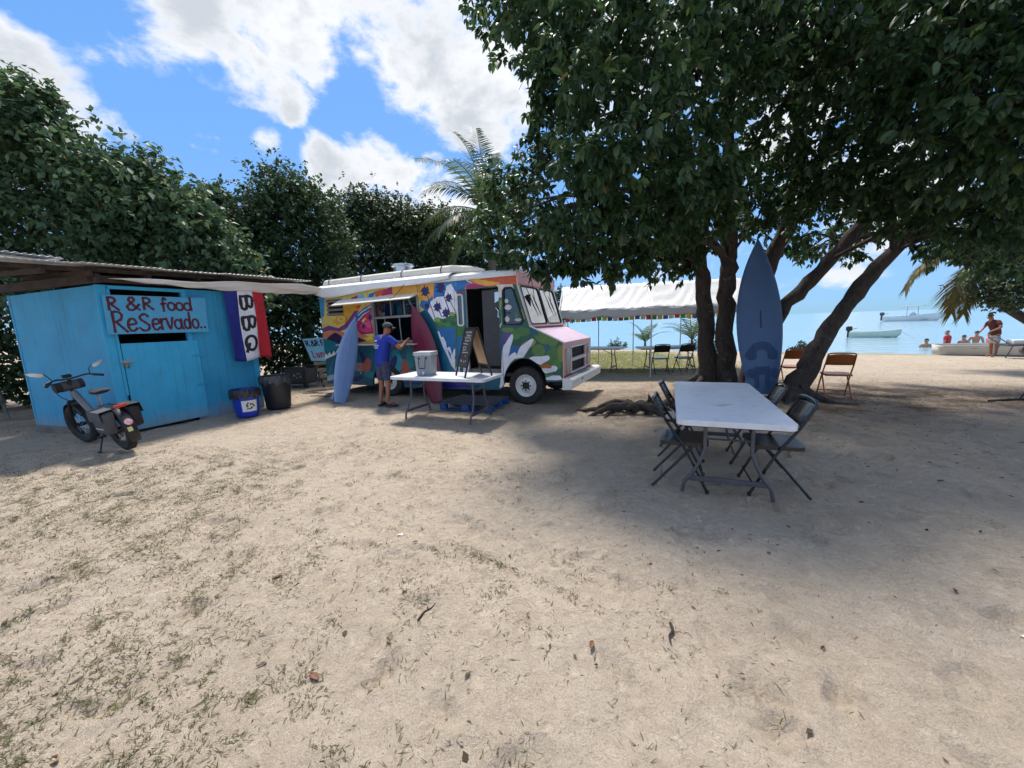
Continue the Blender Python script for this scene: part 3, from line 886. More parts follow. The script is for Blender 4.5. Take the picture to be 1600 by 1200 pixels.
def frond(parent, base, az, el, length, curve, fmat, leaf=0.62, nleaf=46, hang=.5, twist=0.0, half=None):
    """one pinnate leaf: curved midrib with drooping leaflets on both sides"""
    mb = MB()
    p = Vector(base)
    pts = [p.copy()]
    a, e = R(az), R(el)
    n = 14
    for k in range(n):
        t = (k + 1) / n
        ee = e - R(curve) * t ** 1.5
        p = p + Vector((math.sin(a) * math.cos(ee), math.cos(a) * math.cos(ee), math.sin(ee))) * (length / n)
        pts.append(p.copy())
    rr = [.028 * (1 - .85 * k / n) for k in range(n + 1)]
    mb.tube(pts, rr, 5)
    side0 = Vector((math.cos(a), -math.sin(a), 0))
    for k in range(nleaf):
        t = .12 + .87 * k / (nleaf - 1)
        f = t * n
        i = min(int(f), n - 1)
        q = pts[i].lerp(pts[i + 1], f - i)
        d = (pts[i + 1] - pts[i]).normalized()
        L_ = leaf * (math.sin(min(1, t * 1.05 + .12) * PI * .93) ** .55) * RNG.uniform(.85, 1.1)
        for sgn in (-1, 1):
            if half and sgn != half and t > .3: continue
            upv = side0.cross(d)
            dr = (d * .55 + side0 * sgn * .8 + upv * (.28 + twist * sgn)).normalized()
            dr = (dr + Vector((0, 0, -hang * RNG.uniform(.6, 1.3)))).normalized()
            w = dr.cross(Vector((0, 0, 1)))
            if w.length < .1: w = d.copy()
            w = (d * .8 + w.normalized() * .3).normalized() * .022
            m_ = q + dr * L_ * .5
            e_ = q + dr * L_ + Vector((0, 0, -.18 * L_ * hang))
            mb.add([q - w * .6, q + w * .6, m_ + w, m_ - w, e_], [(0, 1, 2, 3), (3, 2, 4)])
    return mb.build('frond', fmat, parent)

palm = thing('coconut_palm', 'coconut palm with arching green fronds behind the truck roof', 'palm tree', (-.75, 15.6, 0))
mb = MB()
tp = smooth_pts([(.35, 0, -.1), (.25, 0, 2), (.1, 0, 4.2), (0, 0, 5.75)], 10)
mb.tube(tp, [(.17 - .05 * i / 30) * (1 + .06 * (i % 2)) for i in range(len(tp))], 12)
mb.build('trunk', mat('palm_bark', (.13, .105, .08), .9, bump=.6, bscale=25), palm, smooth=True)
for az, el, ln, cv, hg in [(-80, 28, 3.0, 82, .7), (-88, 5, 3.1, 75, .8), (-60, 60, 3.3, 70, .45), (-40, 78, 4.3, 40, .3), (-15, 84, 4.0, 35, .3), (10, 80, 3.8, 55, .35), (-75, 66, 3.9, 62, .4), (-100, 55, 2.9, 95, .5), (55, 62, 3.0, 80, .5), (85, 35, 2.8, 90, .6), (130, 20, 2.6, 70, .7), (-130, 5, 2.6, 70, .7), (175, 48, 3.0, 95, .5), (-150, 62, 3.0, 85, .45), (-70, -28, 2.6, 45, .5), (-115, -40, 2.8, 40, .4), (30, 20, 2.8, 70, .7), (-20, 35, 2.9, 85, .6), (100, -5, 2.4, 60, .7)]:
    frond(palm, (0, 0, 5.75), az, el, ln, cv, FROND, .75, 56, hg)
for k in range(9):
    a = k * 2.4
    mb = MB()
    mb.lathe([(.001, -.13), (.07, -.1), (.1, -.02), (.09, .06), (.04, .12), (.001, .13)], 10, (math.cos(a) * .18 - .05, math.sin(a) * .18 - .05, 5.55 - .06 * (k % 3)))
    mb.build('coconut', mat('coconut', (.09, .085, .03), .5, col2=(.15, .1, .05)), palm, smooth=True)

rp = thing('leaning_palm', 'coconut palm with browning drooping fronds at right edge', 'palm tree', (13.3, 10.4, 0))
mb = MB(); mb.tube(smooth_pts([(2.2, .2, -.1), (1.5, .1, 1.5), (0, 0, 3.0)], 8), lerp_list([.17, .14, .13], 8), 10); mb.build('trunk', MATS['palm_bark'], rp, smooth=True)
frond(rp, (0, 0, 3.0), -88, 22, 3.3, 96, FROND_DRY, .6, 90, 1.0)
frond(rp, (-.05, -.05, 2.95), -94, 4, 2.7, 112, FROND_DRY, .85, 110, .9)
frond(rp, (-.05, -.1, 2.9), -102, -6, 2.5, 85, FROND_DRY, .8, 100, .9)
for az, el, ln, cv in [(-60, 45, 3, 70), (-20, 70, 3, 50), (40, 50, 3, 70), (100, 40, 3, 80), (160, 50, 3, 80), (-120, 62, 2.8, 80)]:
    frond(rp, (0, 0, 3.0), az, el, ln, cv, FROND, .6, 40, .5)

def young_palm(name, label, loc, h, n, fm):
    t = thing(name, label, 'palm tree', loc, 0, 'young palms along the shore')
    mb = MB(); mb.tube([(0, 0, -.1), (0, 0, h * .25)], [.09, .05], 8); mb.build('trunk', MATS['palm_bark'], t, smooth=True)
    for k in range(n):
        frond(t, (0, 0, h * .2), k * 360 / n + 20, 45 + 30 * (k % 2), h * (.85 + .2 * (k % 3) * .5), 55, fm, h * .3, 20, .3)
    return t
young_palm('young_palm', 'small spiky young palm on the lawn edge under the tent', (7.67, 22.0, -.05), 1.5, 7, FROND)
young_palm('young_palm', 'taller young palm beside the left tree stem, by the water', (9.45, 20.1, -.05), 2.3, 9, FROND)
for x, y, s, lab in [(6.1, 22.4, .35, 'low yellowish weed clump on the shore left of the young palms'), (9.9, 19.6, .6, 'leafy weed clump at the foot of the taller young palm'), (13.0, 17.2, .25, 'low green weed clump on the beach crest behind leaning stem')]:
    t = thing('weed_clump', lab, 'plant', (x, y, -.06), 0, 'weeds along the shore')
    P, S, D, N_, sc = leaf_frames([(0, 0, s * .6, s), (s * 1.2, 0, s * .4, s * .7), (-s, .1, s * .3, s * .6)], 160 / s, .11, .1, 5)
    k = P[:, 2] > 0
    tag(leaf_mesh('foliage', (P[k], S[k], D[k], N_[k], sc[k]), LEAF_TS, LEAF_FS, LEAF_F_, t), kind='stuff')
    mb = MB(); mb.tube([(0, 0, -.1), (0, 0, s * .7)], [.02, .008], 5); mb.build('stem', bark(), t)

# ------------------------------------------------------------------ blue shed
def srgb(r, g, b):
    return tuple(((c / 255) / 12.92 if c / 255 <= 0.04045 else ((c / 255 + 0.055) / 1.055) ** 2.4) for c in (r, g, b))

BLUE = mat('shed_blue', srgb(46, 152, 196), .62, var=.10, vscale=2.2, bump=.25, bscale=22, dirt=.25)
BLUE2 = mat('shed_blue_trim', srgb(54, 170, 214), .6, var=.10, vscale=3.5, bump=.3, bscale=30, dirt=.2)
def add_splash(m, zt=.42):
    """sand splash and rain streaks on painted boards"""
    nt = m.node_tree; N, L = nt.nodes, nt.links
    b = N['Principled BSDF']; src = b.inputs['Base Color'].links[0].from_socket
    tc = N.new('ShaderNodeTexCoord'); sx = N.new('ShaderNodeSeparateXYZ'); L.new(tc.outputs['Object'], sx.inputs[0])
    n = N.new('ShaderNodeTexNoise'); n.inputs['Scale'].default_value = 7; n.inputs['Detail'].default_value = 8; n.inputs['Roughness'].default_value = .7
    L.new(tc.outputs['Object'], n.inputs['Vector'])
    a = N.new('ShaderNodeMath'); a.operation = 'MULTIPLY_ADD'; a.inputs[1].default_value = .55; L.new(n.outputs[0], a.inputs[0]); a.inputs[2].default_value = -.05
    d = N.new('ShaderNodeMath'); d.operation = 'SUBTRACT'; L.new(a.outputs[0], d.inputs[0]); L.new(sx.outputs[2], d.inputs[1])
    r = N.new('ShaderNodeMapRange'); r.inputs[1].default_value = -.08; r.inputs[2].default_value = .3; r.inputs[4].default_value = .75; L.new(d.outputs[0], r.inputs[0])
    mx = N.new('ShaderNodeMix'); mx.data_type = 'RGBA'; L.new(r.outputs[0], mx.inputs[0]); L.new(src, mx.inputs[6]); mx.inputs[7].default_value = (.34, .29, .23, 1)
    mp = N.new('ShaderNodeMapping'); mp.inputs['Scale'].default_value = (16, 16, .9); L.new(tc.outputs['Object'], mp.inputs[0])
    n2 = N.new('ShaderNodeTexNoise'); n2.inputs['Scale'].default_value = 1; n2.inputs['Detail'].default_value = 5; L.new(mp.outputs[0], n2.inputs['Vector'])
    r2 = N.new('ShaderNodeMapRange'); r2.inputs[1].default_value = .52; r2.inputs[2].default_value = .78; r2.inputs[4].default_value = .38; L.new(n2.outputs[0], r2.inputs[0])
    m2 = N.new('ShaderNodeMix'); m2.data_type = 'RGBA'; L.new(r2.outputs[0], m2.inputs[0]); L.new(mx.outputs[2], m2.inputs[6]); m2.inputs[7].default_value = (.03, .12, .17, 1)
    L.new(m2.outputs[2], b.inputs['Base Color'])
add_splash(BLUE); add_splash(BLUE2)
DARK = mat('inside_shade', (.012, .012, .014), .9)
WOOD_D = mat('shadow_toned_timber', (.032, .022, .018), .9, var=.4, vscale=9, bump=.5, bscale=35, col2=(.07, .05, .042))  # timber colour darkened so the roof framing reads as shadow
GALV = mat('galvanised_sheet', (.52, .53, .53), .5, metal=.25, var=.15, vscale=3, dirt=.35)
STEEL = mat('dull_steel', (.42, .42, .42), .4, metal=.8, dirt=.3)

SHC = Vector((-6.27, 6.03, 0))
SU = Vector((.41, .912, 0)).normalized()          # along the door wall, away from camera
SV = Vector((-.967, .253, 0)).normalized()        # along the left wall
SO = Vector((SU.y, -SU.x, 0))                      # outward from the door wall
SL = Vector((-SV.y, SV.x, 0)) * -1                 # outward from the left wall
if SL.y > 0: SL = -SL
Z = Vector((0, 0, 1))
shed = thing('blue_shed', 'low blue plywood shed with half door and tin roof', 'shed', SHC)
O0 = Vector((0, 0, 0))
def dwall(mb, s0, s1, z0, z1, off, th, mi=0):
    mb.prism([(s0, z0), (s1, z0), (s1, z1), (s0, z1)], O0 + SO * off, SU, Z, SO * th, mi)
# plywood sheets of the walls
for s0, s1 in ((1.08, 1.66), (1.664, 2.28)):
    mb = MB(); dwall(mb, s0, s1, -.05, 2.36, -.04, .04); mb.build('wall_panel', BLUE, shed, bevel=.003)
mb = MB(); dwall(mb, 0, .135, -.05, 2.36, -.04, .04); mb.build('wall_panel', BLUE, shed, bevel=.003)
mb = MB(); dwall(mb, .135, 1.08, 2.30, 2.36, -.04, .04); mb.build('wall_panel', BLUE, shed, bevel=.003)
for a, b in ((.0, 1.06), (1.064, 2.12)):
    mb = MB(); mb.prism([(a, -.05), (b, -.05), (b, 2.35 - .03 * b), (a, 2.35 - .03 * a)], SL * .0, SV, Z, SL * -.04); mb.build('wall_panel', BLUE, shed, bevel=.003)
mb = MB(); mb.prism([(0, -.05), (2.1, -.05), (2.1, 2.3), (0, 2.3)], SU * 2.28, SV, Z, SU * -.04); mb.build('wall_panel', BLUE, shed)
mb = MB(); mb.prism([(0, -.05), (2.2, -.05), (2.2, 2.3), (0, 2.3)], SV * 2.1, SU, Z, SO * .04); mb.build('wall_panel', BLUE, shed)
# concrete plinth showing under the left wall
mb = MB(); mb.prism([(-.02, -.1), (2.12, -.1), (2.12, .09), (-.02, .09)], SL * .025, SV, Z, SL * -.03); mb.build('plinth', mat('plinth_concrete', (.17, .16, .145), .95, var=.3, bump=.6, bscale=30), shed, bevel=.006)
# near-black sheets added as painted shade behind the slots
mb = MB(); mb.prism([(.03, .0), (2.24, .0), (2.24, 2.58), (.03, 2.58)], SO * -1.2, SU, Z, SO * -.02); mb.build('shade_backing', DARK, shed)
mb = MB(); mb.prism([(.05, -.05), (2.2, -.05), (2.2, -1.25), (.05, -1.25)], Z * 2.42, SU, SO, Z * .01); mb.build('shade_cover', DARK, shed)
# frame boards
for s0, s1, z0, z1, off in ((-.02, .10, .0, 2.355, .0), (.105, .145, .62, 2.3, .0), (1.085, 1.15, 1.0, 2.34, .0), (.13, 1.15, 2.302, 2.35, .002), (2.19, 2.285, 0, 2.35, .0)):
    mb = MB(); dwall(mb, s0, s1, z0, z1, off, .02); mb.build('trim_board', BLUE2, shed, bevel=.004)
for s0, s1, z0, z1 in ((-.02, .10, -.0, .6),):
    mb = MB(); dwall(mb, s0, s1, z0, z1, .021, .012); mb.build('trim_board', BLUE2, shed, bevel=.004)
door = MB()
dwall(door, .155, 1.215, .04, 1.45, .0, .03)
door_o = door.build('door', BLUE2, shed, bevel=.004)
for z in (1.15, .62):
    mb = MB(); dwall(mb, 1.10, 1.30, z, z + .04, .031, .006); mb.build('hinge', BLUE, door_o, bevel=.002)
mb = MB(); dwall(mb, .10, .28, 1.16, 1.185, .034, .008); mb.cyl(SU * .13 + SO * .05 + Z * 1.145, SU * .26 + SO * .05 + Z * 1.165, .012, n=8)
mb.build('bolt', STEEL, door_o)
mb = MB(); mb.box(SU * .17 + SO * .055 + Z * 1.09, (.05, .03, .06)); mb.tube([SU * .155 + SO * .055 + Z * 1.12, SU * .155 + SO * .055 + Z * 1.15, SU * .17 + SO * .055 + Z * 1.165, SU * .185 + SO * .055 + Z * 1.15, SU * .185 + SO * .055 + Z * 1.12], .005, 6)
mb.build('padlock', mat('brass_lock', (.35, .3, .18), .4, metal=.8), door_o, bevel=.004)
# nail heads along the sheets
for s_, z_ in [(1.2, 2.2), (1.2, 1.6), (1.2, .9), (1.2, .3), (1.62, 2.0), (1.62, 1.2), (1.62, .5), (2.15, 1.9), (2.15, 1.1), (2.15, .4)]:
    mb = MB(); mb.lathe([(.001, .004), (.008, .003), (.009, 0)], 8, (0, 0, 0)); o = mb.build('nail', STEEL, shed); o.location = SU * s_ + SO * .001 + Z * z_; o.rotation_euler = SO.to_track_quat('Z', 'Y').to_euler()
# roof: corrugated sheets on timber purlins
def roof_pt(s, q, dz=0.0):
    """s along the eave, q back from the eave"""
    return SU * s + SO * (.28 - q) + Z * (2.60 + .018 * s + .045 * q + dz)
shs = [(-1.15, -.2), (-.23, .75), (.72, 1.7), (1.67, 2.65), (2.62, 3.55)]
for k, (a, b) in enumerate(shs):
    n = 60
    mb = MB()
    def fn(u, v, a=a, b=b, k=k):
        s = a + (b - a) * u
        q = -.06 - .05 * (k % 2) + 2.75 * v
        return roof_pt(s, q, .008 * math.sin(s * 2 * PI / .076) + .009 * (k % 2) + .02)
    mb.grid(fn, n, 3)
    o = mb.build('roof_sheet', GALV, shed, smooth=True, solid=.002)
mb = MB()
mb.grid(lambda u, v: roof_pt(-1.3 + 1.0 * u, .2 + .8 * v, .09 + .05 * (1 - u) + .012 * math.sin(u * 80)), 60, 2)
mb.build('roof_sheet', mat('bright_tin', (.62, .62, .62), .45, metal=.4, dirt=.25), shed, smooth=True, solid=.002)
for q in (.24, 1.0, 1.8, 2.5):
    mb = MB(); mb.beam(roof_pt(-.95, q, -.05), roof_pt(3.3, q, -.03), .05, .06); mb.build('purlin', WOOD_D, shed, bevel=.004)
for s in (-.55, -.08, .62, 1.35, 2.1):
    mb = MB(); mb.beam(roof_pt(s, .12, -.10), roof_pt(s, 2.6, -.10), .05, .08); mb.build('rafter', WOOD_D, shed, bevel=.004)
mb = MB(); mb.beam(SL * .03 + Z * 2.44 + SV * -.15, SL * .03 + Z * 2.40 + SV * 2.5, .06, .13); mb.build('wall_plate', WOOD_D, shed, bevel=.004)
mb = MB(); mb.beam(SO * .03 + Z * 2.44 + SU * -.1, SO * .03 + Z * 2.46 + SU * 2.35, .05, .1); mb.build('wall_plate', WOOD_D, shed, bevel=.004)

# hand-painted sign over the door
GLYPH = {
    'R': [[(.0, 0), (.02, 1)], [(.0, 1), (.35, 1.0), (.55, .85), (.45, .62), (.1, .5)], [(.15, .5), (.45, .25), (.75, 0)]],
    '&': [[(.95, .0), (.6, .3), (.25, .7), (.3, .95), (.55, .95), (.6, .75), (.3, .5), (.05, .25), (.2, .0), (.55, .05), (.95, .45)]],
    'f': [[(.75, .85), (.6, 1.0), (.4, .95), (.32, .7), (.3, -.1)], [(.0, .5), (.7, .55)]],
    'o': [[(.5 + .45 * math.cos(a), .32 + .32 * math.sin(a)) for a in [k * PI / 7 + .4 for k in range(15)]]],
    'd': [[(.4 + .38 * math.cos(a), .3 + .3 * math.sin(a)) for a in [k * PI / 7 for k in range(15)]], [(.8, 1.05), (.82, .0)]],
    'e': [[(.1, .35), (.85, .42), (.75, .65), (.4, .7), (.1, .4), (.25, .05), (.6, 0), (.9, .15)]],
    'S': [[(.85, .85), (.6, 1.0), (.2, .9), (.15, .7), (.5, .5), (.85, .28), (.7, .02), (.3, -.02), (.0, .15)]],
    'r': [[(.15, .68), (.2, .0)], [(.2, .45), (.45, .66), (.8, .66)]],
    'v': [[(.05, .68), (.45, .0), (.9, .7)]],
    'a': [[(.4 + .38 * math.cos(a), .3 + .3 * math.sin(a)) for a in [k * PI / 7 for k in range(15)]], [(.8, .65), (.82, .1), (1.0, .0)]],
    '.': [[(.3, .0), (.5, .06), (.4, .0)]],
    'B': [[(.1, 0), (.1, 1), (.6, .98), (.72, .78), (.55, .56), (.15, .53)], [(.5, .55), (.82, .4), (.78, .12), (.55, .02), (.1, 0)]],
    'Q': [[(.48 + .42 * math.cos(a), .5 + .5 * math.sin(a)) for a in [k * PI / 8 for k in range(17)]], [(.5, .3), (.95, -.05)]],
    'F': [[(.1, 0), (.1, 1), (.7, 1)], [(.1, .55), (.55, .55)]],
    'L': [[(.1, 1), (.1, 0), (.6, 0)]], 'u': [[(.1, .65), (.15, .1), (.45, 0), (.75, .2), (.75, .65)], [(.75, .3), (.85, 0)]],
    'n': [[(.1, .68), (.15, 0)], [(.15, .4), (.45, .68), (.75, .5), (.8, 0)]],
}
def letters(text, spots, fn, rad, flat=.25, nsm=4):
    """spots: (char, x0, x1, base, height); fn(x, y) -> 3-D point; returns MB"""
    mb = MB()
    for ch, x0, x1, zb, h in spots:
        for st in GLYPH[ch]:
            pts = smooth_pts([(x0 + (x1 - x0) * a, zb + h * b, 0) for a, b in st], nsm)
            P3 = [fn(p.x, p.y) for p in pts]
            ribbon(mb, P3, fn, pts, rad)
    return mb
def ribbon(mb, P3, fn, pts, w):
    """flat brush stroke of half width w lying on the surface fn"""
    vs, fs = [], []
    k = len(pts)
    for i, p in enumerate(pts):
        t = pts[min(i + 1, k - 1)] - pts[max(i - 1, 0)]
        if t.length < 1e-6: t = Vector((1, 0, 0))
        t.normalize()
        n = Vector((-t.y, t.x, 0))
        ww = w * (1 + .18 * math.sin(i * 1.7 + p.x * 40))
        ext = t * (-w * .6 if i == 0 else (w * .6 if i == k - 1 else 0))
        a, b = p + n * ww + ext, p - n * ww + ext
        vs += [fn(a.x, a.y), fn(b.x, b.y)]
    for i in range(k - 1):
        fs.append((2 * i, 2 * i + 1, 2 * i + 3, 2 * i + 2))
    mb.add(vs, fs)

sign = thing('painted_sign', 'blue plywood sign with red hand-painted words above shed door', 'sign', SHC + SO * .06 + Z * 1.6)
def son(s, z, off=.0): return SU * (s + .2) + Z * (z - 1.6) + SO * off
mb = MB(); mb.prism([(-.185, 1.60), (1.20, 1.60), (1.225, 2.215), (-.175, 2.205)], SU * .2 - Z * 1.6, SU, Z, SO * .016); mb.build('board', mat('sign_blue', srgb(80, 164, 204), .55, var=.08, bump=.2, dirt=.2), sign, bevel=.003)
L1 = [('R', -.12, .03, 1.975, .19), ('&', .09, .26, 1.98, .2), ('R', .31, .47, 1.99, .185), ('f', .54, .64, 1.985, .2), ('o', .63, .74, 1.985, .2), ('o', .75, .86, 1.985, .2), ('d', .87, 1.0, 1.985, .21)]
L2 = [('R', -.10, .10, 1.635, .31), ('e', .055, .19, 1.65, .27), ('S', .21, .36, 1.655, .26), ('e', .37, .49, 1.66, .25), ('r', .49, .58, 1.66, .26), ('v', .575, .68, 1.66, .28), ('a', .69, .82, 1.665, .26), ('d', .835, .945, 1.67, .26), ('o', .955, 1.06, 1.67, .25), ('.', 1.07, 1.12, 1.675, .2), ('.', 1.13, 1.18, 1.68, .2)]
NAVY_P = mat('sign_outline_paint', srgb(40, 28, 60), .5)
RED_P = mat('sign_red_paint', srgb(104, 14, 26), .5, var=.2, vscale=30)
letters('', L1 + L2, lambda x, y: son(x, y, .0175), .0175).build('lettering_outline', NAVY_P, sign)
letters('', L1 + L2, lambda x, y: son(x, y, .019), .0115).build('lettering', RED_P, sign)

# barbecue flag hung against the shed wall
flag = thing('barbecue_flag', 'red, white and blue cloth flag reading BBQ on shed wall', 'flag', SHC + SU * 1.72 + SO * .14 + Z * 1.02)
def fl(x, y, off=0.0):
    """x across 0..0.78, y up 0..1.45"""
    v = 1 - y / 1.45
    wv = .022 * math.sin(x * 13 + v * 3) * (.3 + v) + .015 * math.sin(x * 7 - v * 6)
    return SU * (x * (1 - .03 * v) + .02 * v) + Z * (y - .03 * math.sin(x * 8) * (1 if v > .9 else v)) + SO * (wv + off)
FC = [mat('flag_blue', srgb(30, 42, 128), .8, bump=.2, bscale=120), mat('flag_white', srgb(222, 222, 228), .8, bump=.2, bscale=120), mat('flag_red', srgb(186, 36, 50), .8, bump=.2, bscale=120)]
for nm, a, b, m in (('blue_stripe', 0, .24, FC[0]), ('white_stripe', .24, .54, FC[1]), ('red_stripe', .54, .78, FC[2])):
    mb = MB(); mb.grid(lambda u, v, a=a, b=b: fl(a + (b - a) * u, 1.45 * v), 8, 26); mb.build(nm, m, flag, smooth=True, solid=.002)
sp = [('B', .0, .36, -.165, .21), ('B', .44, .8, -.165, .21), ('Q', .86, 1.22, -.165, .21)]
# letters run down the white stripe: text x -> downwards, text y -> towards the red stripe
letters('', sp, lambda x, y: fl(.39 + (y + .06) * .98, 1.28 - x * .92, .0045), .030, nsm=6).build('lettering', mat('flag_black', (.015, .015, .018), .7), flag)
mb = MB(); mb.tube([fl(-.02, 1.46), fl(.4, 1.46), fl(.8, 1.46)], .008, 6); mb.build('header_cord', FC[1], flag)

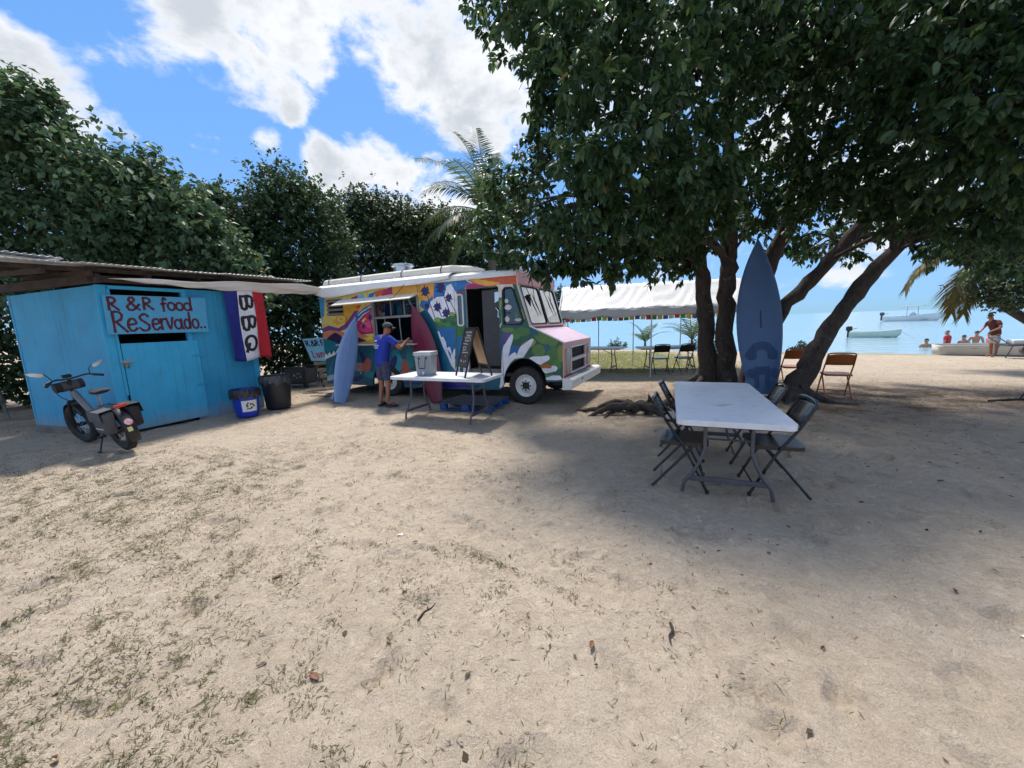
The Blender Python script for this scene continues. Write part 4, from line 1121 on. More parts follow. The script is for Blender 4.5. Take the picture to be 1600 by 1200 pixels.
# ------------------------------------------------------------------ painted food truck
MURAL = [('yellow', [(-5.56,2.47),(-1.98,2.63),(-2.03,2.03),(-3.71,1.32),(-5.58,1.35)]),
 ('skyblue', [(-5.49,2.44),(-5.27,2.37),(-5.37,1.88),(-5.47,1.86),(-5.53,2.24)]),
 ('orange2', [(-3.17,2.41),(-2.03,2.56),(-2.06,2.06),(-2.45,2.1),(-2.45,2.27),(-3.18,2.25)]),
 ('redorange', [(-3.66,2.37),(-3.35,2.41),(-3.43,2.29),(-3.66,2.24)]),
 ('magenta', [(-3.38,2.38),(-3.15,2.45),(-3.16,2.28),(-3.5,2.26)]),
 ('magenta', [(-4.4,2.28),(-4.19,2.32),(-4.22,2.19),(-4.33,2.18),(-4.4,2.22)]),
 ('lightblue', [(-4.2,2.34),(-4.0,2.34),(-3.99,2.24),(-4.18,2.2)]),
 ('blue', [(-3.85,2.32),(-3.62,2.37),(-3.69,2.29),(-3.79,2.2),(-3.91,2.2)]),
 ('cream', [(-4.7,2.3),(-4.41,2.28),(-4.42,2.18),(-4.57,2.16),(-4.72,2.16)]),
 ('amber', [(-4.69,2.09),(-4.15,2.12),(-4.22,1.95),(-4.46,1.91),(-4.56,1.74),(-4.92,1.66),(-5.11,1.72),(-5.07,1.81),(-4.72,1.87)]),
 ('orange2', [(-4.61,1.79),(-4.64,1.75),(-4.69,1.71),(-4.77,1.7),(-4.85,1.7),(-4.92,1.72),(-4.97,1.76),(-4.98,1.81),(-4.96,1.85),(-4.9,1.89),(-4.82,1.9),(-4.74,1.9),(-4.67,1.88),(-4.62,1.84)]),
 ('yellow', [(-4.67,1.8),(-4.68,1.77),(-4.72,1.74),(-4.78,1.73),(-4.83,1.73),(-4.88,1.75),(-4.92,1.77),(-4.93,1.81),(-4.91,1.84),(-4.87,1.86),(-4.81,1.87),(-4.76,1.87),(-4.71,1.85),(-4.68,1.83)]),
 ('orange2', [(-4.72,1.8),(-4.73,1.78),(-4.75,1.77),(-4.79,1.76),(-4.82,1.76),(-4.85,1.77),(-4.87,1.79),(-4.87,1.8),(-4.86,1.82),(-4.84,1.84),(-4.81,1.84),(-4.77,1.84),(-4.74,1.83),(-4.73,1.82)]),
 ('orange2', [(-4.57,1.79),(-4.47,1.77),(-4.57,1.76)]),
 ('orange2', [(-4.64,1.71),(-4.58,1.66),(-4.67,1.68)]),
 ('orange2', [(-4.78,1.67),(-4.8,1.61),(-4.83,1.66)]),
 ('orange2', [(-4.93,1.69),(-5.02,1.65),(-4.97,1.7)]),
 ('orange2', [(-5.01,1.76),(-5.13,1.77),(-5.04,1.79)]),
 ('orange2', [(-5.0,1.86),(-5.09,1.9),(-4.99,1.89)]),
 ('orange2', [(-4.89,1.92),(-4.9,1.98),(-4.85,1.94)]),
 ('orange2', [(-4.74,1.93),(-4.68,1.98),(-4.68,1.93)]),
 ('orange2', [(-4.61,1.88),(-4.51,1.9),(-4.58,1.86)]),
 ('redorange', [(-4.3,2.07),(-4.1,2.1),(-4.21,2.0)]),
 ('blue', [(-3.73,2.11),(-4.0,2.04),(-4.22,1.93),(-4.34,1.87),(-4.35,1.66),(-4.24,1.78),(-4.01,1.91),(-3.85,1.97),(-3.74,2.0)]),
 ('white', [(-3.74,2.09),(-3.93,2.03),(-4.12,1.95),(-4.25,1.87),(-4.24,1.85),(-4.1,1.93),(-3.92,2.0),(-3.74,2.06)]),
 ('mauve', [(-5.5,1.59),(-5.25,1.66),(-4.93,1.59),(-4.74,1.66),(-4.58,1.76),(-4.35,1.97),(-4.19,1.98),(-4.32,1.87),(-4.46,1.72),(-4.66,1.57),(-4.94,1.49),(-5.17,1.54),(-5.51,1.5)]),
 ('peach', [(-5.5,1.49),(-5.08,1.54),(-4.68,1.47),(-4.34,1.5),(-3.8,1.32),(-3.82,1.18),(-5.48,1.27)]),
 ('magenta', [(-4.27,1.75),(-4.09,1.88),(-3.85,1.97),(-3.67,2.01),(-3.74,1.44),(-4.19,1.42),(-4.36,1.56)]),
 ('pink', [(-4.21,1.64),(-4.01,1.72),(-3.78,1.75),(-3.75,1.54),(-4.0,1.47),(-4.18,1.5)]),
 ('hotred', [(-4.05,1.65),(-3.99,1.57),(-3.76,1.58),(-3.75,1.51),(-4.04,1.5)]),
 ('hotred', [(-4.27,1.56),(-4.11,1.66),(-4.03,1.59),(-4.18,1.49)]),
 ('hotred', [(-3.85,1.93),(-3.75,1.98),(-3.73,1.88),(-3.81,1.85)]),
 ('hotred', [(-4.0,1.86),(-3.9,1.9),(-3.93,1.72),(-4.02,1.69)]),
 ('yellow', [(-4.15,1.74),(-4.02,1.82),(-4.01,1.77),(-4.11,1.68)]),
 ('orange2', [(-3.85,1.72),(-3.73,1.76),(-3.73,1.64),(-3.83,1.63)]),
 ('navy', [(-3.85,1.81),(-3.8,1.77),(-3.87,1.79),(-3.85,1.72),(-3.89,1.77),(-3.91,1.75),(-3.92,1.77),(-3.95,1.76),(-3.92,1.8),(-3.99,1.81),(-3.91,1.82),(-3.95,1.87),(-3.9,1.85),(-3.89,1.87),(-3.87,1.86),(-3.84,1.89),(-3.86,1.83),(-3.78,1.84)]),
 ('navy', [(-4.06,1.61),(-4.0,1.57),(-4.07,1.6),(-4.06,1.53),(-4.09,1.57),(-4.11,1.55),(-4.12,1.57),(-4.15,1.57),(-4.12,1.6),(-4.2,1.62),(-4.12,1.62),(-4.15,1.67),(-4.11,1.65),(-4.09,1.67),(-4.08,1.66),(-4.04,1.69),(-4.07,1.63),(-3.99,1.65)]),
 ('navy', [(-3.89,1.77),(-3.87,1.77),(-3.83,1.51),(-3.85,1.51)]),
 ('navy', [(-4.09,1.57),(-4.08,1.57),(-4.05,1.44),(-4.07,1.44)]),
 ('white', [(-4.27,1.75),(-4.09,1.88),(-3.84,1.97),(-3.85,1.96),(-4.08,1.86),(-4.25,1.74)]),
 ('amber', [(-4.36,1.33),(-3.79,1.39),(-3.79,1.22),(-4.37,1.26)]),
 ('lemon', [(-4.1,1.32),(-3.88,1.39),(-3.85,1.29),(-4.04,1.29)]),
 ('navyred', [(-5.37,1.34),(-5.19,1.44),(-5.03,1.49),(-4.87,1.41),(-4.76,1.26),(-4.36,1.33),(-4.26,1.35),(-4.04,1.27),(-4.72,1.19),(-5.12,1.24)]),
 ('teal', [(-5.5,1.34),(-5.34,1.33),(-4.9,1.19),(-4.52,1.22),(-3.81,1.21),(-3.85,0.91),(-5.55,0.86)]),
 ('bluegreen', [(-5.59,0.95),(-4.96,1.12),(-4.39,1.15),(-3.82,1.15),(-1.47,1.13),(-1.52,0.29),(-5.55,0.14)]),
 ('white', [(-5.55,0.85),(-5.45,0.99),(-5.4,0.93),(-5.31,1.02),(-5.27,0.94),(-5.15,1.05),(-5.13,0.97),(-5.01,1.1),(-4.95,1.12),(-4.96,1.08),(-5.14,0.94),(-5.33,0.88),(-5.51,0.82)]),
 ('teal', [(-5.22,0.62),(-5.3,0.52),(-5.38,0.43),(-5.44,0.39),(-5.47,0.4),(-5.46,0.45),(-5.42,0.55),(-5.36,0.66),(-5.28,0.76),(-5.2,0.84),(-5.15,0.88),(-5.12,0.87),(-5.12,0.82),(-5.16,0.73)]),
 ('navy', [(-5.08,0.75),(-5.13,0.65),(-5.17,0.58),(-5.21,0.54),(-5.24,0.54),(-5.25,0.58),(-5.24,0.66),(-5.2,0.76),(-5.16,0.85),(-5.11,0.93),(-5.07,0.97),(-5.05,0.96),(-5.04,0.92),(-5.05,0.84)]),
 ('teal2', [(-4.96,0.55),(-4.95,0.45),(-4.96,0.38),(-4.98,0.33),(-5.02,0.32),(-5.06,0.35),(-5.1,0.42),(-5.13,0.51),(-5.14,0.61),(-5.14,0.69),(-5.11,0.74),(-5.08,0.74),(-5.03,0.71),(-4.99,0.64)]),
 ('white2', [(-5.15,0.43),(-5.16,0.4),(-5.21,0.36),(-5.29,0.33),(-5.38,0.3),(-5.47,0.29),(-5.54,0.29),(-5.57,0.32),(-5.56,0.35),(-5.51,0.39),(-5.43,0.42),(-5.33,0.45),(-5.25,0.46),(-5.18,0.45)]),
 ('navy', [(-4.41,0.88),(-4.49,0.8),(-4.57,0.74),(-4.62,0.71),(-4.65,0.73),(-4.64,0.77),(-4.59,0.84),(-4.52,0.93),(-4.44,1.01),(-4.37,1.06),(-4.31,1.09),(-4.29,1.08),(-4.3,1.03),(-4.34,0.96)]),
 ('teal2', [(-4.53,0.52),(-4.61,0.42),(-4.68,0.34),(-4.75,0.3),(-4.78,0.31),(-4.79,0.36),(-4.75,0.45),(-4.7,0.56),(-4.62,0.66),(-4.55,0.74),(-4.49,0.78),(-4.45,0.77),(-4.45,0.72),(-4.48,0.63)]),
 ('navy', [(-4.12,0.86),(-4.08,0.77),(-4.07,0.7),(-4.08,0.65),(-4.11,0.64),(-4.16,0.67),(-4.21,0.73),(-4.26,0.81),(-4.29,0.9),(-4.31,0.97),(-4.3,1.02),(-4.26,1.03),(-4.22,1.0),(-4.16,0.94)]),
 ('salmon', [(-4.16,0.66),(-4.19,0.61),(-4.24,0.57),(-4.32,0.55),(-4.41,0.55),(-4.49,0.57),(-4.54,0.6),(-4.55,0.65),(-4.52,0.7),(-4.46,0.74),(-4.38,0.76),(-4.3,0.76),(-4.22,0.74),(-4.17,0.7)]),
 ('rust', [(-3.99,0.68),(-4.03,0.6),(-4.08,0.55),(-4.14,0.52),(-4.2,0.52),(-4.23,0.56),(-4.25,0.63),(-4.23,0.71),(-4.19,0.78),(-4.13,0.84),(-4.08,0.87),(-4.02,0.86),(-3.99,0.82),(-3.98,0.76)]),
 ('teal2', [(-3.86,0.46),(-3.89,0.43),(-3.95,0.41),(-4.03,0.4),(-4.11,0.41),(-4.18,0.43),(-4.22,0.47),(-4.23,0.5),(-4.2,0.53),(-4.13,0.56),(-4.06,0.56),(-3.97,0.55),(-3.91,0.53),(-3.87,0.5)]),
 ('navy', [(-4.25,0.43),(-4.27,0.4),(-4.33,0.36),(-4.42,0.32),(-4.52,0.29),(-4.63,0.28),(-4.7,0.28),(-4.73,0.29),(-4.72,0.32),(-4.66,0.36),(-4.56,0.4),(-4.46,0.43),(-4.36,0.45),(-4.28,0.45)]),
 ('white2', [(-4.6,0.29),(-4.62,0.27),(-4.66,0.25),(-4.72,0.24),(-4.79,0.24),(-4.85,0.24),(-4.89,0.26),(-4.9,0.28),(-4.88,0.3),(-4.84,0.31),(-4.78,0.32),(-4.71,0.33),(-4.65,0.32),(-4.61,0.3)]),
 ('teal', [(-3.01,0.95),(-3.04,0.92),(-3.09,0.9),(-3.17,0.89),(-3.24,0.9),(-3.3,0.92),(-3.34,0.96),(-3.34,1.0),(-3.31,1.03),(-3.26,1.06),(-3.18,1.07),(-3.11,1.05),(-3.05,1.03),(-3.01,0.99)]),
 ('turq', [(-2.95,0.84),(-2.97,0.79),(-3.02,0.74),(-3.08,0.71),(-3.15,0.71),(-3.21,0.74),(-3.25,0.78),(-3.26,0.84),(-3.24,0.9),(-3.19,0.95),(-3.12,0.97),(-3.06,0.97),(-3.0,0.95),(-2.96,0.9)]),
 ('bluegreen', [(-2.84,1.01),(-2.83,0.94),(-2.84,0.88),(-2.88,0.83),(-2.93,0.82),(-2.99,0.83),(-3.05,0.88),(-3.08,0.94),(-3.1,1.01),(-3.08,1.08),(-3.04,1.12),(-2.99,1.14),(-2.93,1.12),(-2.88,1.07)]),
 ('rust', [(-2.81,0.69),(-2.84,0.63),(-2.89,0.59),(-2.96,0.56),(-3.02,0.57),(-3.07,0.61),(-3.09,0.66),(-3.09,0.73),(-3.05,0.79),(-3.0,0.84),(-2.93,0.86),(-2.87,0.85),(-2.82,0.81),(-2.8,0.76)]),
 ('teal2', [(-2.7,0.86),(-2.7,0.78),(-2.72,0.7),(-2.76,0.66),(-2.81,0.65),(-2.86,0.68),(-2.89,0.75),(-2.92,0.83),(-2.92,0.92),(-2.89,0.99),(-2.85,1.03),(-2.81,1.04),(-2.76,1.01),(-2.72,0.94)]),
 ('turq', [(-3.06,0.68),(-3.07,0.63),(-3.11,0.6),(-3.15,0.57),(-3.2,0.57),(-3.24,0.59),(-3.26,0.63),(-3.27,0.67),(-3.25,0.72),(-3.22,0.75),(-3.18,0.77),(-3.13,0.77),(-3.09,0.75),(-3.07,0.72)]),
 ('salmon', [(-2.67,0.52),(-2.69,0.47),(-2.73,0.44),(-2.78,0.42),(-2.83,0.41),(-2.88,0.43),(-2.91,0.47),(-2.92,0.51),(-2.91,0.55),(-2.87,0.59),(-2.82,0.61),(-2.76,0.61),(-2.71,0.59),(-2.68,0.56)]),
 ('rust', [(-2.95,0.45),(-2.99,0.39),(-3.05,0.35),(-3.1,0.34),(-3.15,0.35),(-3.17,0.39),(-3.18,0.44),(-3.16,0.5),(-3.12,0.55),(-3.06,0.59),(-3.01,0.6),(-2.96,0.59),(-2.94,0.56),(-2.93,0.5)]),
 ('navy', [(-3.2,0.76),(-3.24,0.69),(-3.29,0.63),(-3.34,0.61),(-3.37,0.62),(-3.39,0.65),(-3.39,0.72),(-3.37,0.79),(-3.33,0.86),(-3.28,0.91),(-3.23,0.94),(-3.19,0.93),(-3.17,0.89),(-3.18,0.83)]),
 ('teal', [(-2.58,1.04),(-2.6,1.01),(-2.65,0.99),(-2.72,0.98),(-2.79,0.98),(-2.86,0.99),(-2.9,1.01),(-2.91,1.04),(-2.89,1.07),(-2.85,1.09),(-2.78,1.11),(-2.7,1.11),(-2.64,1.09),(-2.6,1.07)]),
 ('white2', [(-4.87,0.46),(-4.88,0.45),(-4.89,0.44),(-4.9,0.44),(-4.91,0.44),(-4.92,0.44),(-4.93,0.45),(-4.93,0.46),(-4.93,0.47),(-4.92,0.48),(-4.91,0.48),(-4.89,0.48),(-4.88,0.48),(-4.87,0.47)]),
 ('white2', [(-4.3,0.51),(-4.3,0.5),(-4.31,0.5),(-4.32,0.49),(-4.33,0.49),(-4.34,0.5),(-4.35,0.5),(-4.35,0.51),(-4.35,0.52),(-4.34,0.52),(-4.33,0.53),(-4.32,0.53),(-4.31,0.53),(-4.3,0.52)]),
 ('indigo', [(-1.95,0.42),(-1.39,0.45),(-1.27,0.28),(-1.95,0.23)]),
 ('orange2', [(-2.43,2.51),(-2.02,2.52),(-2.05,2.18),(-2.4,2.01),(-2.42,2.26)]),
 ('blue', [(-2.08,2.12),(-2.05,2.32),(-2.02,2.46),(-1.87,2.53),(-1.52,2.53),(-1.36,2.49),(-1.3,2.4),(-1.13,2.35),(-1.26,2.29),(-1.46,2.26),(-1.51,2.14),(-1.77,2.16),(-1.92,2.17),(-2.03,2.11)]),
 ('blue2', [(-1.85,2.43),(-1.56,2.42),(-1.37,2.39),(-1.35,2.33),(-1.57,2.33),(-1.81,2.35)]),
 ('blue', [(-2.44,2.01),(-2.4,2.11),(-2.24,2.08),(-2.1,2.18),(-2.09,2.07),(-2.17,1.98),(-2.23,1.85),(-2.42,1.97)]),
 ('white', [(-2.24,1.87),(-2.15,2.07),(-1.98,2.15),(-1.8,2.15),(-1.74,2.35),(-1.63,2.39),(-1.56,2.29),(-1.5,2.18),(-1.5,1.72),(-1.62,1.56),(-1.97,1.53),(-2.07,1.62)]),
 ('navy', [(-2.19,2.28),(-2.14,2.22),(-2.22,2.23),(-2.22,2.17),(-2.27,2.19),(-2.3,2.18),(-2.32,2.21),(-2.4,2.19),(-2.34,2.26),(-2.41,2.29),(-2.36,2.32),(-2.35,2.36),(-2.31,2.36),(-2.29,2.43),(-2.26,2.35),(-2.2,2.39),(-2.19,2.34),(-2.17,2.31)]),
 ('navy', [(-1.79,2.32),(-1.74,2.27),(-1.83,2.28),(-1.82,2.21),(-1.87,2.23),(-1.91,2.22),(-1.93,2.25),(-2.01,2.24),(-1.95,2.31),(-2.02,2.34),(-1.97,2.37),(-1.96,2.4),(-1.92,2.41),(-1.9,2.48),(-1.86,2.4),(-1.81,2.44),(-1.8,2.39),(-1.78,2.36)]),
 ('navy', [(-1.63,2.11),(-1.59,2.07),(-1.66,2.08),(-1.66,2.02),(-1.69,2.04),(-1.72,2.03),(-1.74,2.06),(-1.79,2.04),(-1.75,2.1),(-1.8,2.12),(-1.77,2.14),(-1.76,2.17),(-1.73,2.17),(-1.71,2.23),(-1.68,2.17),(-1.64,2.2),(-1.64,2.16),(-1.62,2.14)]),
 ('navy', [(-1.91,1.94),(-1.87,1.89),(-1.94,1.9),(-1.94,1.84),(-1.98,1.86),(-2.01,1.85),(-2.03,1.88),(-2.09,1.87),(-2.05,1.93),(-2.1,1.95),(-2.07,1.98),(-2.06,2.01),(-2.02,2.01),(-2.0,2.08),(-1.97,2.01),(-1.92,2.04),(-1.92,2.0),(-1.9,1.97)]),
 ('navy', [(-1.71,1.81),(-1.66,1.76),(-1.74,1.77),(-1.73,1.71),(-1.77,1.73),(-1.8,1.72),(-1.82,1.75),(-1.89,1.73),(-1.84,1.79),(-1.89,1.82),(-1.86,1.85),(-1.85,1.88),(-1.81,1.88),(-1.79,1.94),(-1.76,1.87),(-1.72,1.91),(-1.71,1.87),(-1.69,1.84)]),
 ('navy', [(-2.19,1.98),(-2.16,1.94),(-2.22,1.95),(-2.21,1.91),(-2.24,1.92),(-2.27,1.91),(-2.28,1.93),(-2.33,1.92),(-2.29,1.97),(-2.33,1.98),(-2.31,2.0),(-2.3,2.03),(-2.27,2.03),(-2.26,2.07),(-2.24,2.02),(-2.2,2.05),(-2.2,2.02),(-2.18,2.0)]),
 ('navy', [(-2.26,2.25),(-2.24,2.25),(-2.05,1.7),(-2.07,1.7)]),
 ('navy', [(-1.86,2.27),(-1.84,2.26),(-1.66,1.77),(-1.69,1.77)]),
 ('navy', [(-1.69,2.07),(-1.67,2.07),(-1.52,1.78),(-1.54,1.78)]),
 ('navy', [(-1.98,1.9),(-1.95,1.9),(-1.89,1.74),(-1.91,1.74)]),
 ('navy', [(-1.79,1.79),(-1.76,1.79),(-1.76,1.69),(-1.78,1.69)]),
 ('green', [(-2.1,1.7),(-2.01,1.74),(-1.88,1.7),(-1.76,1.72),(-1.64,1.8),(-1.6,1.82),(-1.49,1.74),(-1.5,1.52),(-2.05,1.52)]),
 ('olive', [(-1.94,1.67),(-1.95,1.65),(-1.97,1.64),(-2.0,1.63),(-2.03,1.63),(-2.06,1.64),(-2.08,1.66),(-2.09,1.68),(-2.08,1.7),(-2.06,1.72),(-2.03,1.73),(-1.99,1.73),(-1.96,1.71),(-1.94,1.7)]),
 ('green2', [(-1.84,1.61),(-1.85,1.59),(-1.87,1.57),(-1.9,1.57),(-1.94,1.57),(-1.96,1.58),(-1.98,1.59),(-1.99,1.61),(-1.98,1.63),(-1.96,1.65),(-1.93,1.66),(-1.9,1.66),(-1.87,1.65),(-1.85,1.63)]),
 ('green2', [(-1.68,1.58),(-1.69,1.56),(-1.72,1.54),(-1.75,1.53),(-1.79,1.53),(-1.82,1.54),(-1.84,1.56),(-1.85,1.59),(-1.84,1.61),(-1.82,1.63),(-1.78,1.64),(-1.74,1.64),(-1.71,1.63),(-1.69,1.61)]),
 ('green3', [(-1.53,1.6),(-1.54,1.58),(-1.57,1.56),(-1.6,1.55),(-1.64,1.55),(-1.67,1.56),(-1.69,1.58),(-1.7,1.6),(-1.69,1.63),(-1.66,1.65),(-1.63,1.66),(-1.59,1.66),(-1.56,1.64),(-1.54,1.62)]),
 ('olive', [(-1.58,1.78),(-1.58,1.77),(-1.6,1.75),(-1.63,1.74),(-1.66,1.75),(-1.68,1.76),(-1.7,1.77),(-1.7,1.79),(-1.7,1.81),(-1.68,1.82),(-1.65,1.83),(-1.62,1.83),(-1.6,1.82),(-1.58,1.8)]),
 ('green2', [(-1.47,1.66),(-1.48,1.64),(-1.5,1.63),(-1.53,1.62),(-1.55,1.62),(-1.58,1.63),(-1.6,1.64),(-1.6,1.66),(-1.59,1.68),(-1.58,1.7),(-1.55,1.7),(-1.52,1.7),(-1.5,1.69),(-1.48,1.68)]),
 ('green3', [(-1.78,1.65),(-1.78,1.63),(-1.8,1.62),(-1.83,1.61),(-1.85,1.61),(-1.88,1.62),(-1.89,1.64),(-1.9,1.65),(-1.89,1.67),(-1.87,1.68),(-1.85,1.69),(-1.82,1.69),(-1.8,1.68),(-1.78,1.67)]),
 ('sea', [(-2.05,1.52),(-1.5,1.52),(-1.46,0.98),(-1.54,0.56),(-1.69,0.53),(-2.02,0.55),(-1.93,1.07),(-2.01,1.4)]),
 ('sea2', [(-1.94,0.98),(-1.75,1.06),(-1.56,1.02),(-1.61,0.58),(-1.94,0.57)]),
 ('white', [(-2.03,1.45),(-1.99,1.45),(-1.94,1.32),(-1.89,1.33),(-1.83,1.21),(-1.82,1.09),(-1.77,1.12),(-1.73,1.11),(-1.7,0.94),(-1.65,1.06),(-1.61,1.09),(-1.56,0.98),(-1.52,0.86),(-1.53,0.54),(-1.61,0.6),(-1.73,0.73),(-1.81,0.92),(-1.9,1.09),(-1.99,1.32)]),
 ('sea', [(-1.81,1.07),(-1.78,0.98),(-1.72,0.85),(-1.73,0.98),(-1.78,1.04)]),
 ('sea', [(-1.65,0.97),(-1.6,0.85),(-1.6,0.77),(-1.63,0.85)]),
 ('green', [(-1.54,1.54),(-1.38,1.55),(-1.31,1.45),(-1.33,1.22),(-1.41,0.95),(-1.64,0.65),(-1.59,1.46)]),
 ('green3', [(-1.43,1.45),(-1.36,1.47),(-1.37,1.34),(-1.44,1.3)]),
 ('sea', [(-1.55,1.34),(-1.41,1.3),(-1.46,0.95),(-1.61,0.75)]),
 ('white', [(-1.43,0.73),(-1.33,0.89),(-1.29,0.73),(-1.38,0.39),(-1.47,0.39)]),
 ('maroon', [(-1.49,2.22),(-1.38,2.23),(-1.35,2.17),(-1.41,2.12),(-1.5,2.16)]),
 ('redorange', [(-1.4,2.58),(-0.13,2.58),(-0.14,2.27),(-0.58,2.27),(-1.31,2.26),(-1.42,2.33)]),
 ('blue', [(-1.47,2.54),(-1.34,2.51),(-1.25,2.43),(-1.12,2.36),(-1.26,2.35),(-1.3,2.27),(-1.49,2.27)]),
 ('white', [(-1.35,2.51),(-1.33,2.51),(-1.24,2.43),(-1.12,2.36),(-1.13,2.35),(-1.25,2.41)]),
 ('plum', [(-1.28,2.27),(-1.24,2.34),(-1.15,2.36),(-1.02,2.33),(-0.83,2.29),(-0.74,2.27),(-1.2,2.26)]),
 ('amber', [(-1.32,2.5),(-1.18,2.47),(-1.1,2.49),(-0.99,2.44),(-0.92,2.41),(-0.74,2.37),(-0.53,2.33),(-0.54,2.29),(-0.83,2.29),(-1.0,2.34),(-1.12,2.4),(-1.25,2.44)]),
 ('cream2', [(-0.59,2.29),(-0.48,2.29),(-0.14,2.27),(-0.14,2.11),(-0.49,2.14),(-0.52,1.49),(-0.58,1.49)]),
 ('green', [(-0.56,2.05),(-0.49,2.05),(-0.52,1.58),(-0.57,1.51)]),
 ('olive', [(-0.54,2.0),(-0.5,1.99),(-0.52,1.83),(-0.55,1.82)]),
 ('forest', [(-0.26,2.28),(-0.16,2.27),(0.15,1.45),(0.74,1.18),(0.73,0.5),(-0.56,0.38),(-0.54,1.53),(-0.09,1.49),(-0.04,1.56)]),
 ('leafg', [(0.61,1.17),(0.58,1.13),(0.52,1.12),(0.45,1.12),(0.37,1.14),(0.29,1.17),(0.22,1.22),(0.17,1.27),(0.15,1.33),(0.16,1.38),(0.19,1.41),(0.25,1.43),(0.33,1.43),(0.41,1.4),(0.49,1.37),(0.55,1.32),(0.6,1.27),(0.62,1.21)]),
 ('leafg', [(0.37,1.04),(0.36,1.0),(0.34,0.97),(0.3,0.94),(0.26,0.93),(0.21,0.93),(0.17,0.94),(0.13,0.97),(0.11,1.0),(0.1,1.04),(0.11,1.08),(0.13,1.12),(0.17,1.14),(0.22,1.16),(0.26,1.16),(0.3,1.14),(0.34,1.12),(0.36,1.08)]),
 ('leafg2', [(0.64,0.93),(0.62,0.88),(0.59,0.83),(0.55,0.8),(0.5,0.79),(0.46,0.79),(0.42,0.82),(0.39,0.86),(0.38,0.92),(0.38,0.98),(0.4,1.03),(0.43,1.08),(0.48,1.11),(0.52,1.12),(0.57,1.11),(0.61,1.08),(0.63,1.04),(0.65,0.99)]),
 ('leafg2', [(0.09,1.39),(0.08,1.36),(0.04,1.34),(-0.0,1.32),(-0.06,1.31),(-0.12,1.31),(-0.18,1.33),(-0.23,1.35),(-0.26,1.37),(-0.27,1.4),(-0.26,1.43),(-0.22,1.45),(-0.18,1.47),(-0.12,1.48),(-0.06,1.48),(0.0,1.46),(0.05,1.44),(0.08,1.42)]),
 ('leafg', [(-0.25,1.43),(-0.26,1.42),(-0.28,1.4),(-0.32,1.39),(-0.37,1.39),(-0.42,1.39),(-0.46,1.4),(-0.5,1.41),(-0.52,1.42),(-0.53,1.44),(-0.52,1.46),(-0.5,1.47),(-0.46,1.48),(-0.41,1.48),(-0.36,1.48),(-0.32,1.48),(-0.28,1.46),(-0.25,1.45)]),
 ('lime', [(0.18,1.22),(0.18,1.19),(0.16,1.16),(0.13,1.13),(0.08,1.1),(0.02,1.07),(-0.03,1.06),(-0.08,1.06),(-0.12,1.06),(-0.14,1.08),(-0.14,1.11),(-0.12,1.14),(-0.09,1.17),(-0.04,1.2),(0.02,1.23),(0.08,1.24),(0.12,1.24),(0.16,1.24)]),
 ('lime2', [(0.74,0.99),(0.74,0.94),(0.72,0.89),(0.7,0.85),(0.68,0.83),(0.65,0.83),(0.63,0.85),(0.61,0.89),(0.6,0.94),(0.6,0.99),(0.6,1.04),(0.61,1.09),(0.63,1.13),(0.66,1.14),(0.68,1.14),(0.71,1.12),(0.73,1.09),(0.74,1.04)]),
 ('green3', [(-0.13,1.15),(-0.13,1.12),(-0.15,1.08),(-0.17,1.06),(-0.2,1.05),(-0.22,1.05),(-0.25,1.06),(-0.27,1.08),(-0.28,1.12),(-0.29,1.15),(-0.28,1.19),(-0.27,1.22),(-0.24,1.25),(-0.22,1.26),(-0.19,1.26),(-0.16,1.25),(-0.14,1.22),(-0.13,1.19)]),
 ('leafg2', [(0.43,0.8),(0.43,0.78),(0.41,0.77),(0.38,0.76),(0.34,0.75),(0.3,0.75),(0.26,0.75),(0.23,0.77),(0.21,0.78),(0.21,0.8),(0.21,0.82),(0.23,0.83),(0.26,0.85),(0.3,0.85),(0.34,0.85),(0.38,0.85),(0.41,0.84),(0.43,0.82)]),
 ('green2', [(0.56,0.56),(0.55,0.55),(0.53,0.54),(0.5,0.53),(0.47,0.52),(0.43,0.52),(0.39,0.52),(0.36,0.53),(0.34,0.54),(0.33,0.56),(0.34,0.57),(0.36,0.58),(0.39,0.59),(0.43,0.6),(0.47,0.6),(0.51,0.6),(0.54,0.59),(0.55,0.58)]),
 ('green2', [(-0.13,1.32),(-0.14,1.29),(-0.16,1.27),(-0.19,1.25),(-0.23,1.25),(-0.27,1.25),(-0.31,1.26),(-0.35,1.27),(-0.37,1.29),(-0.37,1.32),(-0.36,1.34),(-0.34,1.37),(-0.31,1.38),(-0.27,1.39),(-0.23,1.39),(-0.19,1.38),(-0.16,1.36),(-0.14,1.34)]),
 ('green2', [(0.67,0.78),(0.67,0.75),(0.65,0.72),(0.63,0.7),(0.6,0.69),(0.57,0.69),(0.54,0.7),(0.51,0.72),(0.5,0.75),(0.49,0.78),(0.5,0.81),(0.51,0.83),(0.54,0.85),(0.57,0.86),(0.6,0.87),(0.63,0.85),(0.65,0.84),(0.67,0.81)]),
 ('olive', [(-0.04,1.71),(-0.04,1.68),(-0.03,1.65),(-0.04,1.62),(-0.05,1.61),(-0.06,1.6),(-0.07,1.61),(-0.09,1.63),(-0.1,1.66),(-0.11,1.7),(-0.12,1.74),(-0.12,1.77),(-0.12,1.79),(-0.11,1.81),(-0.1,1.81),(-0.08,1.8),(-0.07,1.78),(-0.06,1.75)]),
 ('bluegreen', [(0.23,1.34),(0.22,1.33),(0.19,1.32),(0.17,1.32),(0.13,1.33),(0.1,1.34),(0.08,1.36),(0.06,1.38),(0.05,1.4),(0.06,1.42),(0.07,1.43),(0.1,1.44),(0.12,1.44),(0.15,1.43),(0.18,1.42),(0.21,1.4),(0.23,1.38),(0.23,1.36)]),
